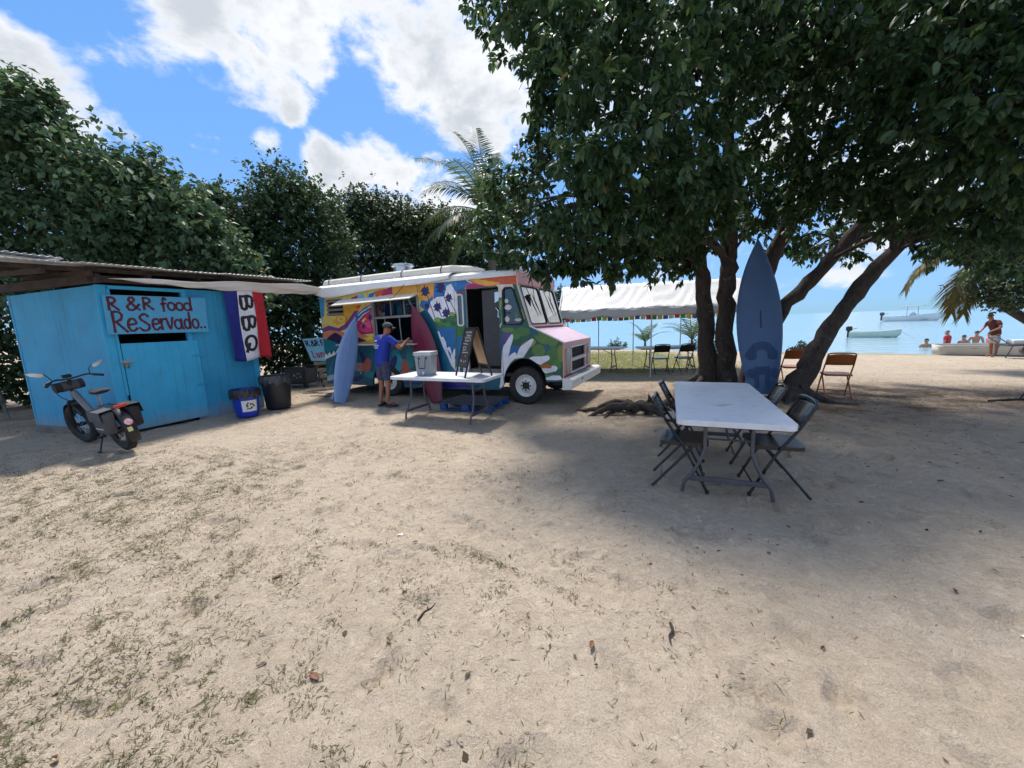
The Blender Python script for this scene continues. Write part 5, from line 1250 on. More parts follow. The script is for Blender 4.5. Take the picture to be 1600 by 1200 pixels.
 ('bluegreen', [(0.46,1.09),(0.45,1.07),(0.44,1.05),(0.43,1.03),(0.41,1.03),(0.39,1.03),(0.38,1.03),(0.36,1.05),(0.35,1.07),(0.35,1.1),(0.35,1.12),(0.36,1.14),(0.38,1.16),(0.4,1.16),(0.41,1.16),(0.43,1.16),(0.44,1.14),(0.45,1.12)]),
 ('purple', [(-0.3,1.3),(-0.32,1.26),(-0.35,1.23),(-0.4,1.21),(-0.45,1.21),(-0.49,1.23),(-0.52,1.26),(-0.53,1.3),(-0.52,1.35),(-0.49,1.38),(-0.44,1.4),(-0.39,1.39),(-0.34,1.38),(-0.31,1.34)]),
 ('violetblue', [(-0.42,1.15),(-0.43,1.11),(-0.46,1.07),(-0.49,1.05),(-0.53,1.05),(-0.56,1.07),(-0.58,1.11),(-0.59,1.16),(-0.58,1.2),(-0.55,1.24),(-0.52,1.26),(-0.48,1.26),(-0.45,1.24),(-0.43,1.2)]),
 ('bluep', [(-0.39,0.91),(-0.34,1.1),(-0.26,1.14),(-0.18,1.12),(-0.16,1.03),(-0.26,0.99),(-0.35,0.91)]),
 ('white', [(-0.62,0.3),(-0.57,0.57),(-0.53,1.03),(-0.49,1.14),(-0.44,1.19),(-0.38,1.28),(-0.33,1.34),(-0.29,1.35),(-0.28,1.32),(-0.29,1.25),(-0.34,1.12),(-0.4,0.92),(-0.3,0.99),(-0.26,1.01),(-0.23,0.99),(-0.22,0.95),(-0.15,1.1),(-0.1,1.14),(0.0,1.2),(0.09,1.26),(0.13,1.26),(0.14,1.24),(0.09,1.15),(-0.01,1.01),(-0.08,0.91),(-0.27,0.88),(-0.37,0.79),(-0.46,0.65),(-0.54,0.3)]),
 ('white', [(0.03,0.9),(0.13,0.93),(0.27,0.93),(0.41,0.95),(0.45,0.92),(0.44,0.87),(0.26,0.77),(0.19,0.8)]),
 ('white', [(0.27,0.68),(0.34,0.75),(0.55,0.76),(0.6,0.72),(0.57,0.66),(0.36,0.61)]),
 ('white', [(0.33,0.52),(0.51,0.58),(0.64,0.58),(0.69,0.51),(0.58,0.49),(0.35,0.49)]),
 ]

PAL = {'yellow': (226, 205, 120), 'skyblue': (62, 150, 205), 'orange2': (222, 160, 62), 'redorange': (206, 92, 52), 'magenta': (172, 40, 100), 'lightblue': (120, 185, 220), 'blue': (36, 110, 178),
       'blue2': (58, 132, 196), 'cream': (232, 222, 150), 'amber': (224, 172, 66), 'white': (228, 228, 236), 'mauve': (128, 66, 128), 'peach': (208, 130, 96), 'pink': (214, 92, 150), 'hotred': (220, 60, 82),
       'navy': (36, 36, 96), 'navyred': (44, 32, 76), 'lemon': (236, 214, 80), 'teal': (18, 118, 138), 'bluegreen': (26, 92, 112), 'teal2': (36, 128, 132), 'white2': (150, 176, 190), 'salmon': (158, 120, 118),
       'rust': (176, 92, 70), 'turq': (40, 150, 166), 'indigo': (40, 40, 130), 'green': (48, 110, 62), 'green2': (70, 128, 66), 'green3': (36, 92, 58), 'olive': (140, 152, 78), 'sea': (26, 104, 164), 'sea2': (44, 120, 150),
       'maroon': (140, 40, 62), 'plum': (150, 50, 110), 'cream2': (214, 206, 200), 'forest': (38, 92, 76), 'leafg': (92, 128, 66), 'leafg2': (68, 116, 66), 'lime': (140, 150, 64), 'lime2': (120, 136, 54),
       'purple': (88, 70, 130), 'violetblue': (52, 72, 140), 'bluep': (36, 92, 160)}
PINK = mat('truck_pink', srgb(226, 166, 160), .38, var=.06, vscale=3, dirt=.12)
LILAC = mat('truck_lilac', srgb(214, 188, 206), .36, var=.08, vscale=2, dirt=.12)
WHITE = mat('truck_white', srgb(222, 222, 218), .42, var=.06, vscale=4, dirt=.22)
RUBBER = mat('black_rubber', (.018, .018, .018), .65, var=.3)
TYRE = mat('tyre_rubber', (.028, .027, .026), .85, var=.3, bump=.3, bscale=60, dirt=.25)
CHROME = mat('chrome', (.6, .6, .6), .18, metal=1.0, var=.1)
CHAR = mat('charcoal_panel', (.035, .037, .045), .45, var=.2, dirt=.1)
INSIDE = mat('truck_inside_shade', (.03, .03, .032), .8, var=.3)  # interior shade put into the colour so the openings look dark
GLASS = glass_mat('pane_glass', (.55, .6, .62))
GLASS_R = glass_mat('windshield_glass', (.30, .38, .38), 1.7)

truck = thing('food_truck', 'old step van food truck covered in a bright tropical mural', 'food truck', (.307, 7.272, 0), R(-25.5))
TW = 2.04            # body width
def arch(cx, cz, rx, rz, z0, n=14):
    return [(cx + rx * math.cos(a), cz + rz * math.sin(a)) for a in [PI * k / n for k in range(n + 1)]] + [(cx - rx, z0), (cx + rx, z0)]
OUTL = [(-5.5, .22), (-3.0, .22), (-.6, .26), (-.5, .40), (.70, .47), (.70, 1.18), (.06, 1.49), (-.18, 2.28), (-.18, 2.44), (-5.48, 2.44)]
def rrect(x0, z0, x1, z1, r=.05, n=4):
    out = []
    for cx, cz, a in ((x1 - r, z1 - r, 0), (x0 + r, z1 - r, PI / 2), (x0 + r, z0 + r, PI), (x1 - r, z0 + r, 3 * PI / 2)):
        out += [(cx + r * math.cos(a + k * PI / 2 / n), cz + r * math.sin(a + k * PI / 2 / n)) for k in range(n + 1)]
    return out
QWIN = [(-.46, 1.54), (-.10, 1.54), (-.06, 1.6), (-.245, 2.18), (-.29, 2.22), (-.42, 2.22), (-.46, 2.18)]
HOLES = [arch(-.07, .40, .45, .49, -.2), arch(-3.5, .26, .47, .46, -.2), [(-3.74, 1.27), (-2.5, 1.27), (-2.5, 2.18), (-3.74, 2.18)], [(-1.30, .62), (-.56, .62), (-.56, 2.26), (-1.30, 2.26)],
         QWIN, rrect(-1.50, 1.55, -1.37, 2.16, .04), [(-5.24, 1.89), (-4.7, 1.89), (-4.7, 2.27), (-5.24, 2.27)]]

def cdt_panel(outline, holes, layers, default):
    """flat sheet cut by outline and holes, each triangle coloured by the topmost painted shape over it"""
    vs, es = [], []
    def loop(poly):
        b = len(vs)
        vs.extend(Vector((x + 1e-4 * random.random(), y + 1e-4 * random.random())) for x, y in poly)
        es.extend((b + i, b + (i + 1) % len(poly)) for i in range(len(poly)))
    for poly in [outline] + holes + [p for _, p in layers]: loop(poly)
    V, E, F, _, _, _ = delaunay_2d_cdt(vs, es, [], 0, 1e-5)
    V = np.array([(v.x, v.y) for v in V]); F = np.array([tuple(f) for f in F])
    C = V[F].mean(1)
    def inside(poly):
        P = np.array(poly); r = np.zeros(len(C), bool); k = len(P)
        for i in range(k):
            x0, y0 = P[i]; x1, y1 = P[(i + 1) % k]
            if y0 == y1: continue
            cond = (y0 > C[:, 1]) != (y1 > C[:, 1])
            r ^= cond & (C[:, 0] < (x1 - x0) * (C[:, 1] - y0) / (y1 - y0) + x0)
        return r
    keep = inside(outline)
    for h in holes: keep &= ~inside(h)
    col = np.full(len(C), default, dtype=object)
    names = [default]
    for nm, p in layers:
        if nm not in names: names.append(nm)
        col[inside(p)] = nm
    idx = np.array([names.index(c) for c in col])
    return V, F[keep], idx[keep], names

_lay = [(c, p) for c, p in MURAL]
V2, F2, I2, NM = cdt_panel(OUTL, HOLES, _lay, 'bluegreen')
PM = [mat('mural_' + n, srgb(*PAL[n]), .42, var=.13, vscale=7, bump=.2, bscale=40, dirt=.14) for n in NM]
sp_ = np_mesh('painted_side', np.stack([V2[:, 0], np.zeros(len(V2)), V2[:, 1]], 1), F2, PM, truck, midx=I2)
tag(sp_, 'tropical mural of palms, hands and waves')
mb = MB()
# inner lining behind the painted sheet, a door-jamb depth inside
V3, F3, I3, _ = cdt_panel(OUTL, HOLES, [], 'bluegreen')
mb.add([(x, .05, z) for x, z in V3], [tuple(int(i) for i in f) for f in F3])
mb.build('side_lining', INSIDE, truck)
# reveals round the openings
for h, m in ((HOLES[2], WHITE), (HOLES[3], MATS['mural_cream2'] if 'mural_cream2' in MATS else WHITE), (HOLES[6], WHITE)):
    mb = MB(); k = len(h)
    mb.add([(x, .0, z) for x, z in h] + [(x, .05, z) for x, z in h], [(i, (i + 1) % k, k + (i + 1) % k, k + i) for i in range(k)])
    mb.build('reveal', m, truck)
# far side, rear wall, floor, wheel wells, bulkhead
mb = MB(); mb.prism(OUTL, (0, TW, 0), (1, 0, 0), (0, 0, 1), (0, -.03, 0)); mb.build('far_side', [MATS['mural_bluegreen']], truck)
mb = MB(); mb.box((-5.48, TW / 2, 1.33), (.03, TW - .06, 2.2)); mb.build('rear_wall', MATS['mural_teal'], truck)
mb = MB(); mb.box((-2.9, TW / 2, .56), (5.1, TW - .12, .06)); mb.build('floor', INSIDE, truck)
for cx, r in ((-.07, .5), (-3.5, .5)):
    mb = MB()
    pr = [(cx + r * math.cos(PI * k / 14), .4 + r * math.sin(PI * k / 14)) for k in range(15)]
    mb.add([(x, .012, z) for x, z in pr] + [(x, .5, z) for x, z in pr] + [(cx, .5, .3)], [(i, i + 1, 16 + i, 15 + i) for i in range(14)] + [(15 + i, 16 + i, 30) for i in range(14)])
    mb.build('wheel_well', RUBBER, truck)
mb = MB(); mb.box((-1.62, 1.2, 1.45), (.03, 1.6, 1.75)); mb.build('bulkhead', INSIDE, truck)
mb = MB(); mb.box((-.3, .95, .95), (.5, .9, .72)); mb.build('engine_cover', INSIDE, truck, bevel=.05)
mb = MB(); mb.box((-.02, 1.0, 1.38), (.24, 1.9, .2)); mb.build('dashboard', INSIDE, truck, bevel=.04)
mb = MB(); mb.tube([(-.32 + .02 * math.cos(a), 1.45 + .2 * math.cos(a), 1.62 + .2 * math.sin(a)) for a in [k * PI / 10 for k in range(20)]], .014, 8, closed=True); mb.cyl((-.1, 1.45, 1.4), (-.32, 1.45, 1.62), .02, n=8); mb.build('steering_wheel', RUBBER, truck, smooth=True)
# dark sliding door pushed half open behind the jamb
mb = MB(); mb.box((-.72, .09, 1.47), (.5, .03, 1.5)); sd = mb.build('sliding_door', CHAR, truck, bevel=.01)
mb = MB(); mb.prism([(-.68, 1.96), (-.56, 2.02), (-.58, 2.17), (-.68, 2.16)], (0, .07, 0), (1, 0, 0), (0, 0, 1), (0, -.006, 0)); mb.build('mirror_plate', CHROME, sd)
mb = MB(); mb.tube([(-.66, .06, 1.86), (-.60, .05, 1.8), (-.62, .06, 1.7), (-.57, .05, 1.66)], [.02, .016, .02, .012], 6); mb.build('reflection_bit', CHROME, sd, smooth=True)  # chrome shape standing in for a silver reflection on the door
mb = MB(); mb.box((-.93, .25, .64), (.7, .4, .05)); mb.box((-.93, .02, .60), (.74, .06, .05)); mb.build('step', mat('step_plate', (.2, .19, .18), .6, metal=.3, dirt=.5), truck, bevel=.006)
# cornice and roof shell
mb = MB()
prof = [(-.02, 2.43), (-.02, 2.48), (.0, 2.53), (.12, 2.585), (.5, 2.625), (1.02, 2.64), (1.54, 2.625), (1.92, 2.585), (2.04, 2.53), (2.06, 2.48), (2.06, 2.43)]
xs = [-5.52, -5.4, -3, -1.5, -.3, -.17]
dz = [-.05, 0, .0, .0, .0, -.03]
vs = [(x, y, z + (d if z > 2.5 else 0)) for x, d in zip(xs, dz) for y, z in prof]
k = len(prof)
mb.add(vs, [(i * k + j, (i + 1) * k + j, (i + 1) * k + j + 1, i * k + j + 1) for i in range(len(xs) - 1) for j in range(k - 1)] + [tuple(range(k)), tuple((len(xs) - 1) * k + j for j in range(k))])
roof = mb.build('roof', WHITE, truck, smooth=True)
mb = MB(); mb.beam((-5.5, -.03, 2.45), (-.2, -.03, 2.45), .02, .03); mb.build('drip_rail', WHITE, roof)
# roll of awning lashed along the roof edge
mb = MB(); mb.tube([(-5.5, .22, 2.66), (-5.42, .22, 2.68), (-3.4, .24, 2.7), (-1.75, .24, 2.7), (-1.3, .27, 2.665), (-1.0, .3, 2.62)], [.05, .085, .09, .09, .07, .03], 12); rl = mb.build('awning_roll', mat('canvas_cream', srgb(226, 220, 206), .75, var=.08, vscale=8, bump=.3, bscale=30, dirt=.15), truck, smooth=True)
for s in (-5.25, -4.2, -3.0, -1.95):
    mb = MB(); mb.tube([(s, .23 + .1 * math.cos(a), 2.69 + .1 * math.sin(a)) for a in [k * PI / 8 for k in range(16)]], .009, 5, closed=True); mb.build('strap', RUBBER, rl)
for s in (-4.75, -3.9, -3.2, -2.3):
    mb = MB(); mb.tube([(s, .16, 2.6), (s + .05, .08, 2.64), (s + .08, .05, 2.58)], .014, 6); mb.build('hook', WHITE, rl, smooth=True)
# exhaust fan on the roof
mb = MB(); mb.lathe([(.34, 2.6), (.36, 2.66), (.34, 2.72), (.26, 2.78), (.22, 2.8), (.22, 2.96), (.26, 2.98), (.26, 3.0), (.24, 3.03), (.001, 3.04)], 28, (-3.5, .8, 0)); mb.build('exhaust_fan', mat('spun_aluminium', (.55, .56, .57), .3, metal=.9, var=.1), truck, smooth=True)
mb = MB(); mb.lathe([(.001, 2.62), (.1, 2.64), (.1, 2.76), (.13, 2.77), (.001, 2.8)], 14, (-5.0, .75, 0)); mb.build('roof_vent', WHITE, truck, smooth=True)
# front visor, windshield wall, hood and nose
mb = MB(); mb.prism([(-.175, 2.27), (-.135, 2.28), (-.13, 2.50), (-.2, 2.56)], (0, 0, 0), (1, 0, 0), (0, 0, 1), (0, TW, 0)); vz = mb.build('visor', PINK, truck, bevel=.015)
for t in (.25, .7, 1.2, 1.7):
    mb = MB(); mb.lathe([(.001, .0), (.012, .002), (.012, -.004)], 8, (-.128, t, 2.42), axis='x'); mb.build('rivet', RUBBER, vz)
WS0, WS1 = Vector((.06, 0, 1.49)), Vector((-.172, 0, 2.275))
def ws(t, u, off=0.0):
    n = Vector((.96, 0, .283))
    return WS0.lerp(WS1, u) + Vector((0, t, 0)) + n * off
def rloop(t0, t1, u0, u1, off, r=.09):
    out = []
    for ct, cu, a in ((t1 - r, u1 - r, 0), (t0 + r, u1 - r, PI / 2), (t0 + r, u0 + r, PI), (t1 - r, u0 + r, 3 * PI / 2)):
        out += [ws(ct + r * math.cos(a + k * PI / 10), cu + r * math.sin(a + k * PI / 10), off) for k in range(6)]
    return out
mb = MB()   # the painted frame round the two panes
fr_out = [(0, 0), (TW, 0), (TW, 1), (0, 1)]
def hole2(t0, t1): 
    r = .08
    return [(c[0] + r * math.cos(c[2] + k * PI / 10), c[1] + r * math.sin(c[2] + k * PI / 10)) for c in ((t1 - r, .97 - r, 0), (t0 + r, .97 - r, PI / 2), (t0 + r, .05 + r, PI), (t1 - r, .05 + r, 3 * PI / 2)) for k in range(6)]
V4, F4, I4, _ = cdt_panel(fr_out, [hole2(.1, .99), hole2(1.05, 1.94)], [], 'cream2')
mb.add([ws(a, b) for a, b in V4], [tuple(int(i) for i in f) for f in F4]); mb.build('windshield_frame', [MATS['mural_cream2']], truck, solid=.03)
for t0, t1 in ((.1, .99), (1.05, 1.94)):
    lp = rloop(t0, t1, .05, .97, .012, .08)
    mb = MB(); mb.tube(lp, .016, 6, closed=True); g = mb.build('windshield_gasket', RUBBER, truck, smooth=True)
    mb = MB(); mb.add(rloop(t0, t1, .05, .97, .004, .08), [tuple(range(24))]); mb.build('windshield_pane', GLASS_R, truck)
    tc = (t0 + t1) / 2
    mb = MB(); mb.tube([ws(tc - .02, 1.12, .02), ws(tc, 1.2, .07), ws(tc + .05, 1.12, .09), ws(tc + .05, .62, .03)], .007, 5); mb.tube([ws(tc - .02, .82, .03), ws(tc + .05, .55, .035), ws(tc + .16, .25, .03)], [.006, .03, .006], 5, flat=.35); mb.build('wiper', RUBBER, truck, smooth=True)
mb = MB(); mb.prism([(.045, 1.492), (.71, 1.182), (.70, 1.15), (.04, 1.45)], (0, .03, 0), (1, 0, 0), (0, 0, 1), (0, TW - .06, 0)); hd = mb.build('hood', LILAC, truck, bevel=.012)
mb = MB(); mb.beam((.05, .015, 1.50), (.705, .015, 1.19), .03, .03); mb.build('hood_edge', WHITE, hd, bevel=.006)
mb = MB(); mb.beam((.09, .06, 1.492), (.09, TW - .06, 1.492), .1, .02); mb.build('cowl', PINK, hd, bevel=.006)
mb = MB()
V5, F5, I5, _ = cdt_panel([(0, .47), (TW, .47), (TW, 1.175), (0, 1.175)], [[(.48, .86), (1.5, .86), (1.5, 1.05), (.48, 1.05)], [(.48, .60), (1.5, .60), (1.5, .79), (.48, .79)]], [], 'cream2')
mb.add([(.70, a, b) for a, b in V5], [tuple(int(i) for i in f) for f in F5]); ns = mb.build('nose', PINK, truck, solid=.02)
for z0, z1 in ((.86, 1.05), (.60, .79)):
    mb = MB()
    lp = [(.72, .46, z0 - .02), (.72, 1.52, z0 - .02), (.72, 1.52, z1 + .02), (.72, .46, z1 + .02)]
    for i in range(4): mb.beam(lp[i], lp[(i + 1) % 4], .03, .03, up=(1, 0, 0))
    gf = mb.build('grille_frame', WHITE, truck, bevel=.006)
    mb = MB(); mb.box((.66, .99, (z0 + z1) / 2), (.01, 1.1, z1 - z0 + .06))
    for q in range(4): mb.box((.68, .99, z0 + (z1 - z0) * (q + .5) / 4), (.02, 1.02, .008))
    mb.build('grille_mesh', RUBBER, gf)
for t in (.14, 1.68):
    mb = MB(); mb.prism(rrect(t, .60, t + .2, 1.06, .05), (.71, 0, 0), (0, 1, 0), (0, 0, 1), (.025, 0, 0)); bz = mb.build('headlight_bezel', mat('worn_chrome', (.5, .48, .46), .3, metal=.8, dirt=.4), truck, bevel=.008)
    mb = MB(); mb.lathe([(.075, .736), (.07, .745), (.04, .757), (.001, .76)], 18, (0, t + .1, .92), axis='x'); mb.build('headlight', mat('lens_glass', (.55, .56, .55), .1, var=.1), bz, smooth=True)
mb = MB(); mb.box((.715, 1.02, .545), (.02, 1.96, .05)); mb.build('nose_rail', mat('rust_red', srgb(150, 66, 56), .6), truck, bevel=.004)
mb = MB(); mb.prism([(.72, .33), (.88, .34), (.90, .38), (.90, .50), (.87, .54), (.72, .54)], (0, -.1, 0), (1, 0, 0), (0, 0, 1), (0, 2.3, 0))
bp = mb.build('bumper', WHITE, truck, bevel=.02)
mb = MB(); mb.box((.80, 1.03, .545), (.14, .6, .006)); mb.box((.903, .6, .455), (.006, .12, .05)); mb.build('bumper_plate', mat('bumper_grey', (.3, .3, .3), .6), bp)
mb = MB(); mb.box((.6, 1.0, .42), (.3, 1.7, .1)); mb.build('front_frame', RUBBER, truck)
mb = MB(); mb.box((-2.6, .55, .4), (5.6, .1, .16)); mb.box((-2.6, 1.5, .4), (5.6, .1, .16)); mb.box((-3.5, 1.0, .36), (.12, 1.9, .12)); mb.box((-.07, 1.0, .36), (.12, 1.9, .12)); mb.build('chassis', RUBBER, truck)
mb = MB(); mb.prism(rrect(.28, .715, .48, .785, .015), (0, -.004, 0), (1, 0, 0), (0, 0, 1), (0, -.02, 0)); mb.build('turn_signal', mat('amber_lens', (.42, .12, .02), .25), truck, bevel=.006)
# quarter window and the narrow rounded window by the door
for lp, gm, nm in ((QWIN, GLASS, 'quarter_window'), (HOLES[5], GLASS, 'narrow_window')):
    mb = MB(); mb.add([(x, .012, z) for x, z in lp], [tuple(range(len(lp)))]); w = mb.build(nm, gm, truck)
    mb = MB(); mb.tube([(x, -.006, z) for x, z in lp], .02 if nm[0] == 'q' else .018, 6, closed=True); mb.build('gasket', RUBBER if nm[0] == 'q' else WHITE, w, smooth=True)
    if nm[0] == 'q':
        for (x, z, rx, rz, c) in ((-.40, 1.98, .04, .04, (200, 200, 200)), (-.37, 1.86, .075, .05, (205, 205, 205)), (-.40, 1.64, .05, .055, (200, 205, 190)), (-.20, 1.7, .045, .05, (70, 120, 60)), (-.17, 1.62, .07, .03, (190, 190, 200)), (-.37, 1.76, .06, .02, (50, 50, 70)), (-.28, 1.58, .1, .018, (90, 80, 110))):
            mb = MB(); mb.add([(x + rx * math.cos(a), .008, z + rz * math.sin(a)) for a in [k * PI / 8 for k in range(16)]], [tuple(range(16))])
            mb.build('sticker', mat('sticker_%d_%d' % (c[0], c[2]), srgb(*c), .5), w)
mb = MB(); mb.box((-.27, .35, 1.75), (.45, .02, .7)); mb.build('inner_panel', INSIDE, truck)
# serving window: frame, sliding panes, bars, counter, flap
sw = MB()
for p0, p1 in (((-3.76, 1.27), (-3.76, 2.18)), ((-2.48, 1.27), (-2.48, 2.18)), ((-3.76, 2.2), (-2.48, 2.2)), ((-3.76, 1.25), (-2.48, 1.25)), ((-3.74, 1.78), (-2.5, 1.8))):
    sw.beam((p0[0], -.005, p0[1]), (p1[0], -.005, p1[1]), .05, .05, up=(0, 1, 0))
swf = sw.build('serving_window_frame', mat('raw_aluminium', (.36, .35, .33), .4, metal=.6, dirt=.2), truck, bevel=.004)
for s in (-3.42, -3.0, -2.64):
    mb = MB(); mb.beam((s, .0, 1.28), (s - .02, .0, 1.77), .022, .022, up=(0, 1, 0)); mb.build('glazing_bar', MATS['raw_aluminium'], swf)
for s in (-3.24, -2.86):
    mb = MB(); mb.beam((s, .0, 1.81), (s, .0, 2.17), .022, .022, up=(0, 1, 0)); mb.build('glazing_bar', MATS['raw_aluminium'], swf)
for x0, x1, z0, z1 in ((-3.74, -2.5, 1.81, 2.17),):
    mb = MB(); mb.add([(x0, .02, z0), (x1, .02, z0), (x1, .02, z1), (x0, .02, z1)], [(0, 1, 2, 3)]); mb.build('window_pane', GLASS, swf)
mb = MB(); mb.add([(-4.74, -.30, 2.10), (-2.46, -.30, 2.14), (-2.46, -.02, 2.24), (-4.74, -.02, 2.24)], [(0, 1, 2, 3)])
fl_ = mb.build('window_flap', mat('flap_white', srgb(226, 220, 210), .5, dirt=.2), truck, solid=.02)
mb = MB(); mb.beam((-3.72, -.28, 2.1), (-3.72, -.02, 1.75), .012, .012); mb.beam((-2.5, -.28, 2.12), (-2.5, -.02, 1.75), .012, .012); mb.build('flap_stay', STEEL, fl_)
mb = MB(); mb.box((-3.55, -.16, 1.2), (2.3, .32, .03)); ct = mb.build('counter', mat('counter_wood', srgb(190, 176, 160), .6, var=.15, dirt=.3), truck, bevel=.004)
for s in (-4.6, -3.6, -2.6):
    mb = MB(); mb.beam((s, -.28, 1.18), (s, -.005, .92), .02, .02); mb.build('bracket', STEEL, ct)
# louvre at the rear
for q in range(4):
    mb = MB(); mb.box((-4.97, .0, 1.93 + .1 * q), (.54, .05, .045), (R(28), 0, 0)); mb.build('louvre_slat', MATS['raw_aluminium'], truck)
# kitchen seen inside
mb = MB(); mb.box((-3.1, TW - .2, 1.5), (2.2, .3, .9)); mb.box((-3.1, TW - .3, .95), (2.4, .5, .75)); mb.build('kitchen_unit', INSIDE, truck)
mb = MB(); mb.box((-3.15, .9, 2.02), (.5, .03, .24))
for q in range(5):
    for w_ in range(3): mb.box((-3.34 + q * .095, .88, 1.95 + w_ * .07), (.06, .02, .045), mi=1)
mb.build('menu_rack', [INSIDE, mat('steel_bright', (.5, .5, .48), .3, metal=.7)], truck)
# wheels
for cx, cy in ((-.07, .14), (-3.5, .14), (-.07, TW - .14), (-3.5, TW - .14)):
    sgn = -1 if cy < 1 else 1
    wheel = empty('wheel', (cx, cy, .355)); wheel.parent = truck
    mb = MB(); mb.lathe([(.215, -.09 * 1), (.30, -.105), (.345, -.09), (.365, -.05), (.368, 0), (.365, .05), (.345, .09), (.30, .105), (.215, .09)], 36, axis='y')
    for k in range(36):
        a = 2 * PI * k / 36
        mb.box((.366 * math.cos(a), 0, .366 * math.sin(a)), (.012, .15, .03), Matrix.Rotation(-a, 3, 'Y'))
    mb.build('tyre', TYRE, wheel, smooth=True)
    mb = MB(); mb.lathe([(.222, sgn * .088), (.215, sgn * .095), (.205, sgn * .07), (.175, sgn * .03), (.16, sgn * .03), (.14, sgn * .06), (.12, sgn * .075), (.07, sgn * .075), (.06, sgn * .075)], 32, axis='y'); mb.build('rim', WHITE, wheel, smooth=True)
    mb = MB(); mb.lathe([(.07, sgn * .07), (.066, sgn * .1), (.05, sgn * .12), (.001, sgn * .122)], 16, axis='y')
    for k in range(8):
        a = 2 * PI * k / 8
        mb.cyl((.095 * math.cos(a), sgn * .07, .095 * math.sin(a)), (.095 * math.cos(a), sgn * .095, .095 * math.sin(a)), .014, n=6)
    mb.build('hub', RUBBER, wheel, smooth=True)
# panel seams, rub rail and rivet strips on the painted side
SEAM = mat('seam_line', (.03, .04, .05), .7)
for s_, z0, z1 in ((-1.56, .6, 2.43), (-2.42, 2.25, 2.43), (-2.42, .3, 1.22), (-4.62, .3, 1.85), (-.52, .45, 1.5), (-3.9, 2.2, 2.43)):
    mb = MB(); mb.box((s_, -.001, (z0 + z1) / 2), (.006, .004, z1 - z0)); mb.build('seam', SEAM, truck)
mb = MB(); mb.box((-2.05, -.012, .325), (1.9, .02, .03)); mb.build('rub_rail', MATS['mural_indigo'], truck, bevel=.005)
for s_ in (-5.44, -1.53):
    for q in range(10):
        mb = MB(); mb.lathe([(.007, 0), (.006, -.004), (.001, -.006)], 6, (s_, -.001, .45 + q * .2), axis='y'); mb.build('rivet', SEAM, truck)

# ------------------------------------------------------------------ furniture
PLAST = mat('white_plastic', srgb(216, 219, 224), .38, var=.05, vscale=5, bump=.15, bscale=120, dirt=.3)
LEGM = mat('grey_tube', (.10, .10, .115), .45, metal=.3, var=.2, dirt=.15)
BLKM = mat('black_enamel', (.006, .006, .007), .22, var=.3, vscale=12, spec=.6)
BRNM = mat('brown_enamel', srgb(150, 84, 40), .42, var=.12, vscale=8, dirt=.12)

def folding_table(label, loc, rz, L=1.83, W=.76, H_=.73, group='white folding tables'):
    t = thing('folding_table', label, 'table', loc, rz, group)
    mb = MB()
    o2 = rrect(-W / 2, -L / 2, W / 2, L / 2, .07, 5)
    mb.prism(o2, (0, 0, H_ - .045), (1, 0, 0), (0, 1, 0), (0, 0, .045))
    top = mb.build('table_top', PLAST, t, bevel=.012, seg=3)
    mb = MB(); mb.tube([(x, y, H_ - .052) for x, y in rrect(-W / 2 + .05, -L / 2 + .05, W / 2 - .05, L / 2 - .05, .05, 4)], .012, 6, closed=True); mb.build('rail', LEGM, top)
    for e in (-1, 1):
        y0, y1 = e * (L / 2 - .3), e * (L / 2 - .2)
        for s in (-1, 1):
            pts = smooth_pts([(s * .18, y0, H_ - .05), (s * .18, y0, .48), (s * .185, y0 + e * .01, .38), (s * .26, y0 + e * .02, .2), (s * .33, y0 + e * .02, .1), (s * .35, y0 + e * .02, .0)], 4)
            mb = MB(); mb.tube(pts, .016, 8); mb.build('leg', LEGM, t, smooth=True)
        mb = MB(); mb.beam((-.31, y0 + e * .02, .135), (.31, y0 + e * .02, .135), .022, .045); mb.build('crossbar', LEGM, t, bevel=.004)
        mb = MB(); mb.tube([(0, y0, .5), (0, y0 * .4, H_ - .06)], .009, 6); mb.tube([(-.18, y0, .5), (.18, y0, .5)], .009, 6); mb.build('brace', LEGM, t)
    return t

def make_chair(label, m, group):
    c = thing('folding_chair', label, 'chair', (0, 0, 0), 0, group)
    for s in (-1, 1):
        mb = MB(); mb.tube(smooth_pts([(s * .215, .225, .0), (s * .21, .05, .36), (s * .205, -.12, .62), (s * .20, -.205, .78)], 3), .0125, 8); mb.build('front_leg', m, c, smooth=True)
        mb = MB(); mb.tube([(s * .19, -.235, .0), (s * .185, .10, .41)], .0125, 8); mb.build('rear_leg', m, c, smooth=True)
    mb = MB(); mb.tube(smooth_pts([(-.20, -.205, .78), (-.17, -.225, .825), (0, -.235, .835), (.17, -.225, .825), (.20, -.205, .78)], 4), .0125, 8); mb.build('back_rail', m, c, smooth=True)
    mb = MB()
    def bk(u, v):
        x = -.198 + .396 * u
        z = .61 + .21 * v - (.03 * (2 * u - 1) ** 2 if v > .9 else 0)
        return (x, -.12 - (z - .62) * .52 - .035 * (1 - (2 * u - 1) ** 2), z)
    mb.grid(bk, 10, 5); mb.build('backrest', m, c, smooth=True, solid=.006)
    mb = MB(); mb.prism(rrect(-.2, -.18, .2, .23, .06, 4), (0, 0, .412), (1, 0, 0), (0, 1, 0), (0, 0, .034)); mb.build('seat', m, c, bevel=.010, seg=3)
    mb = MB(); mb.tube([(-.213, .2, .1), (.213, .2, .1)], .008, 6); mb.build('stretcher', m, c)
    mb = MB(); mb.tube([(-.19, -.16, .09), (.19, -.16, .09)], .008, 6); mb.build('stretcher', m, c)
    for s in (-1, 1):
        mb = MB(); mb.cyl((s * .215, .225, -.01), (s * .215, .225, .02), .016, n=8); mb.build('foot_cap', RUBBER, c)
    return c

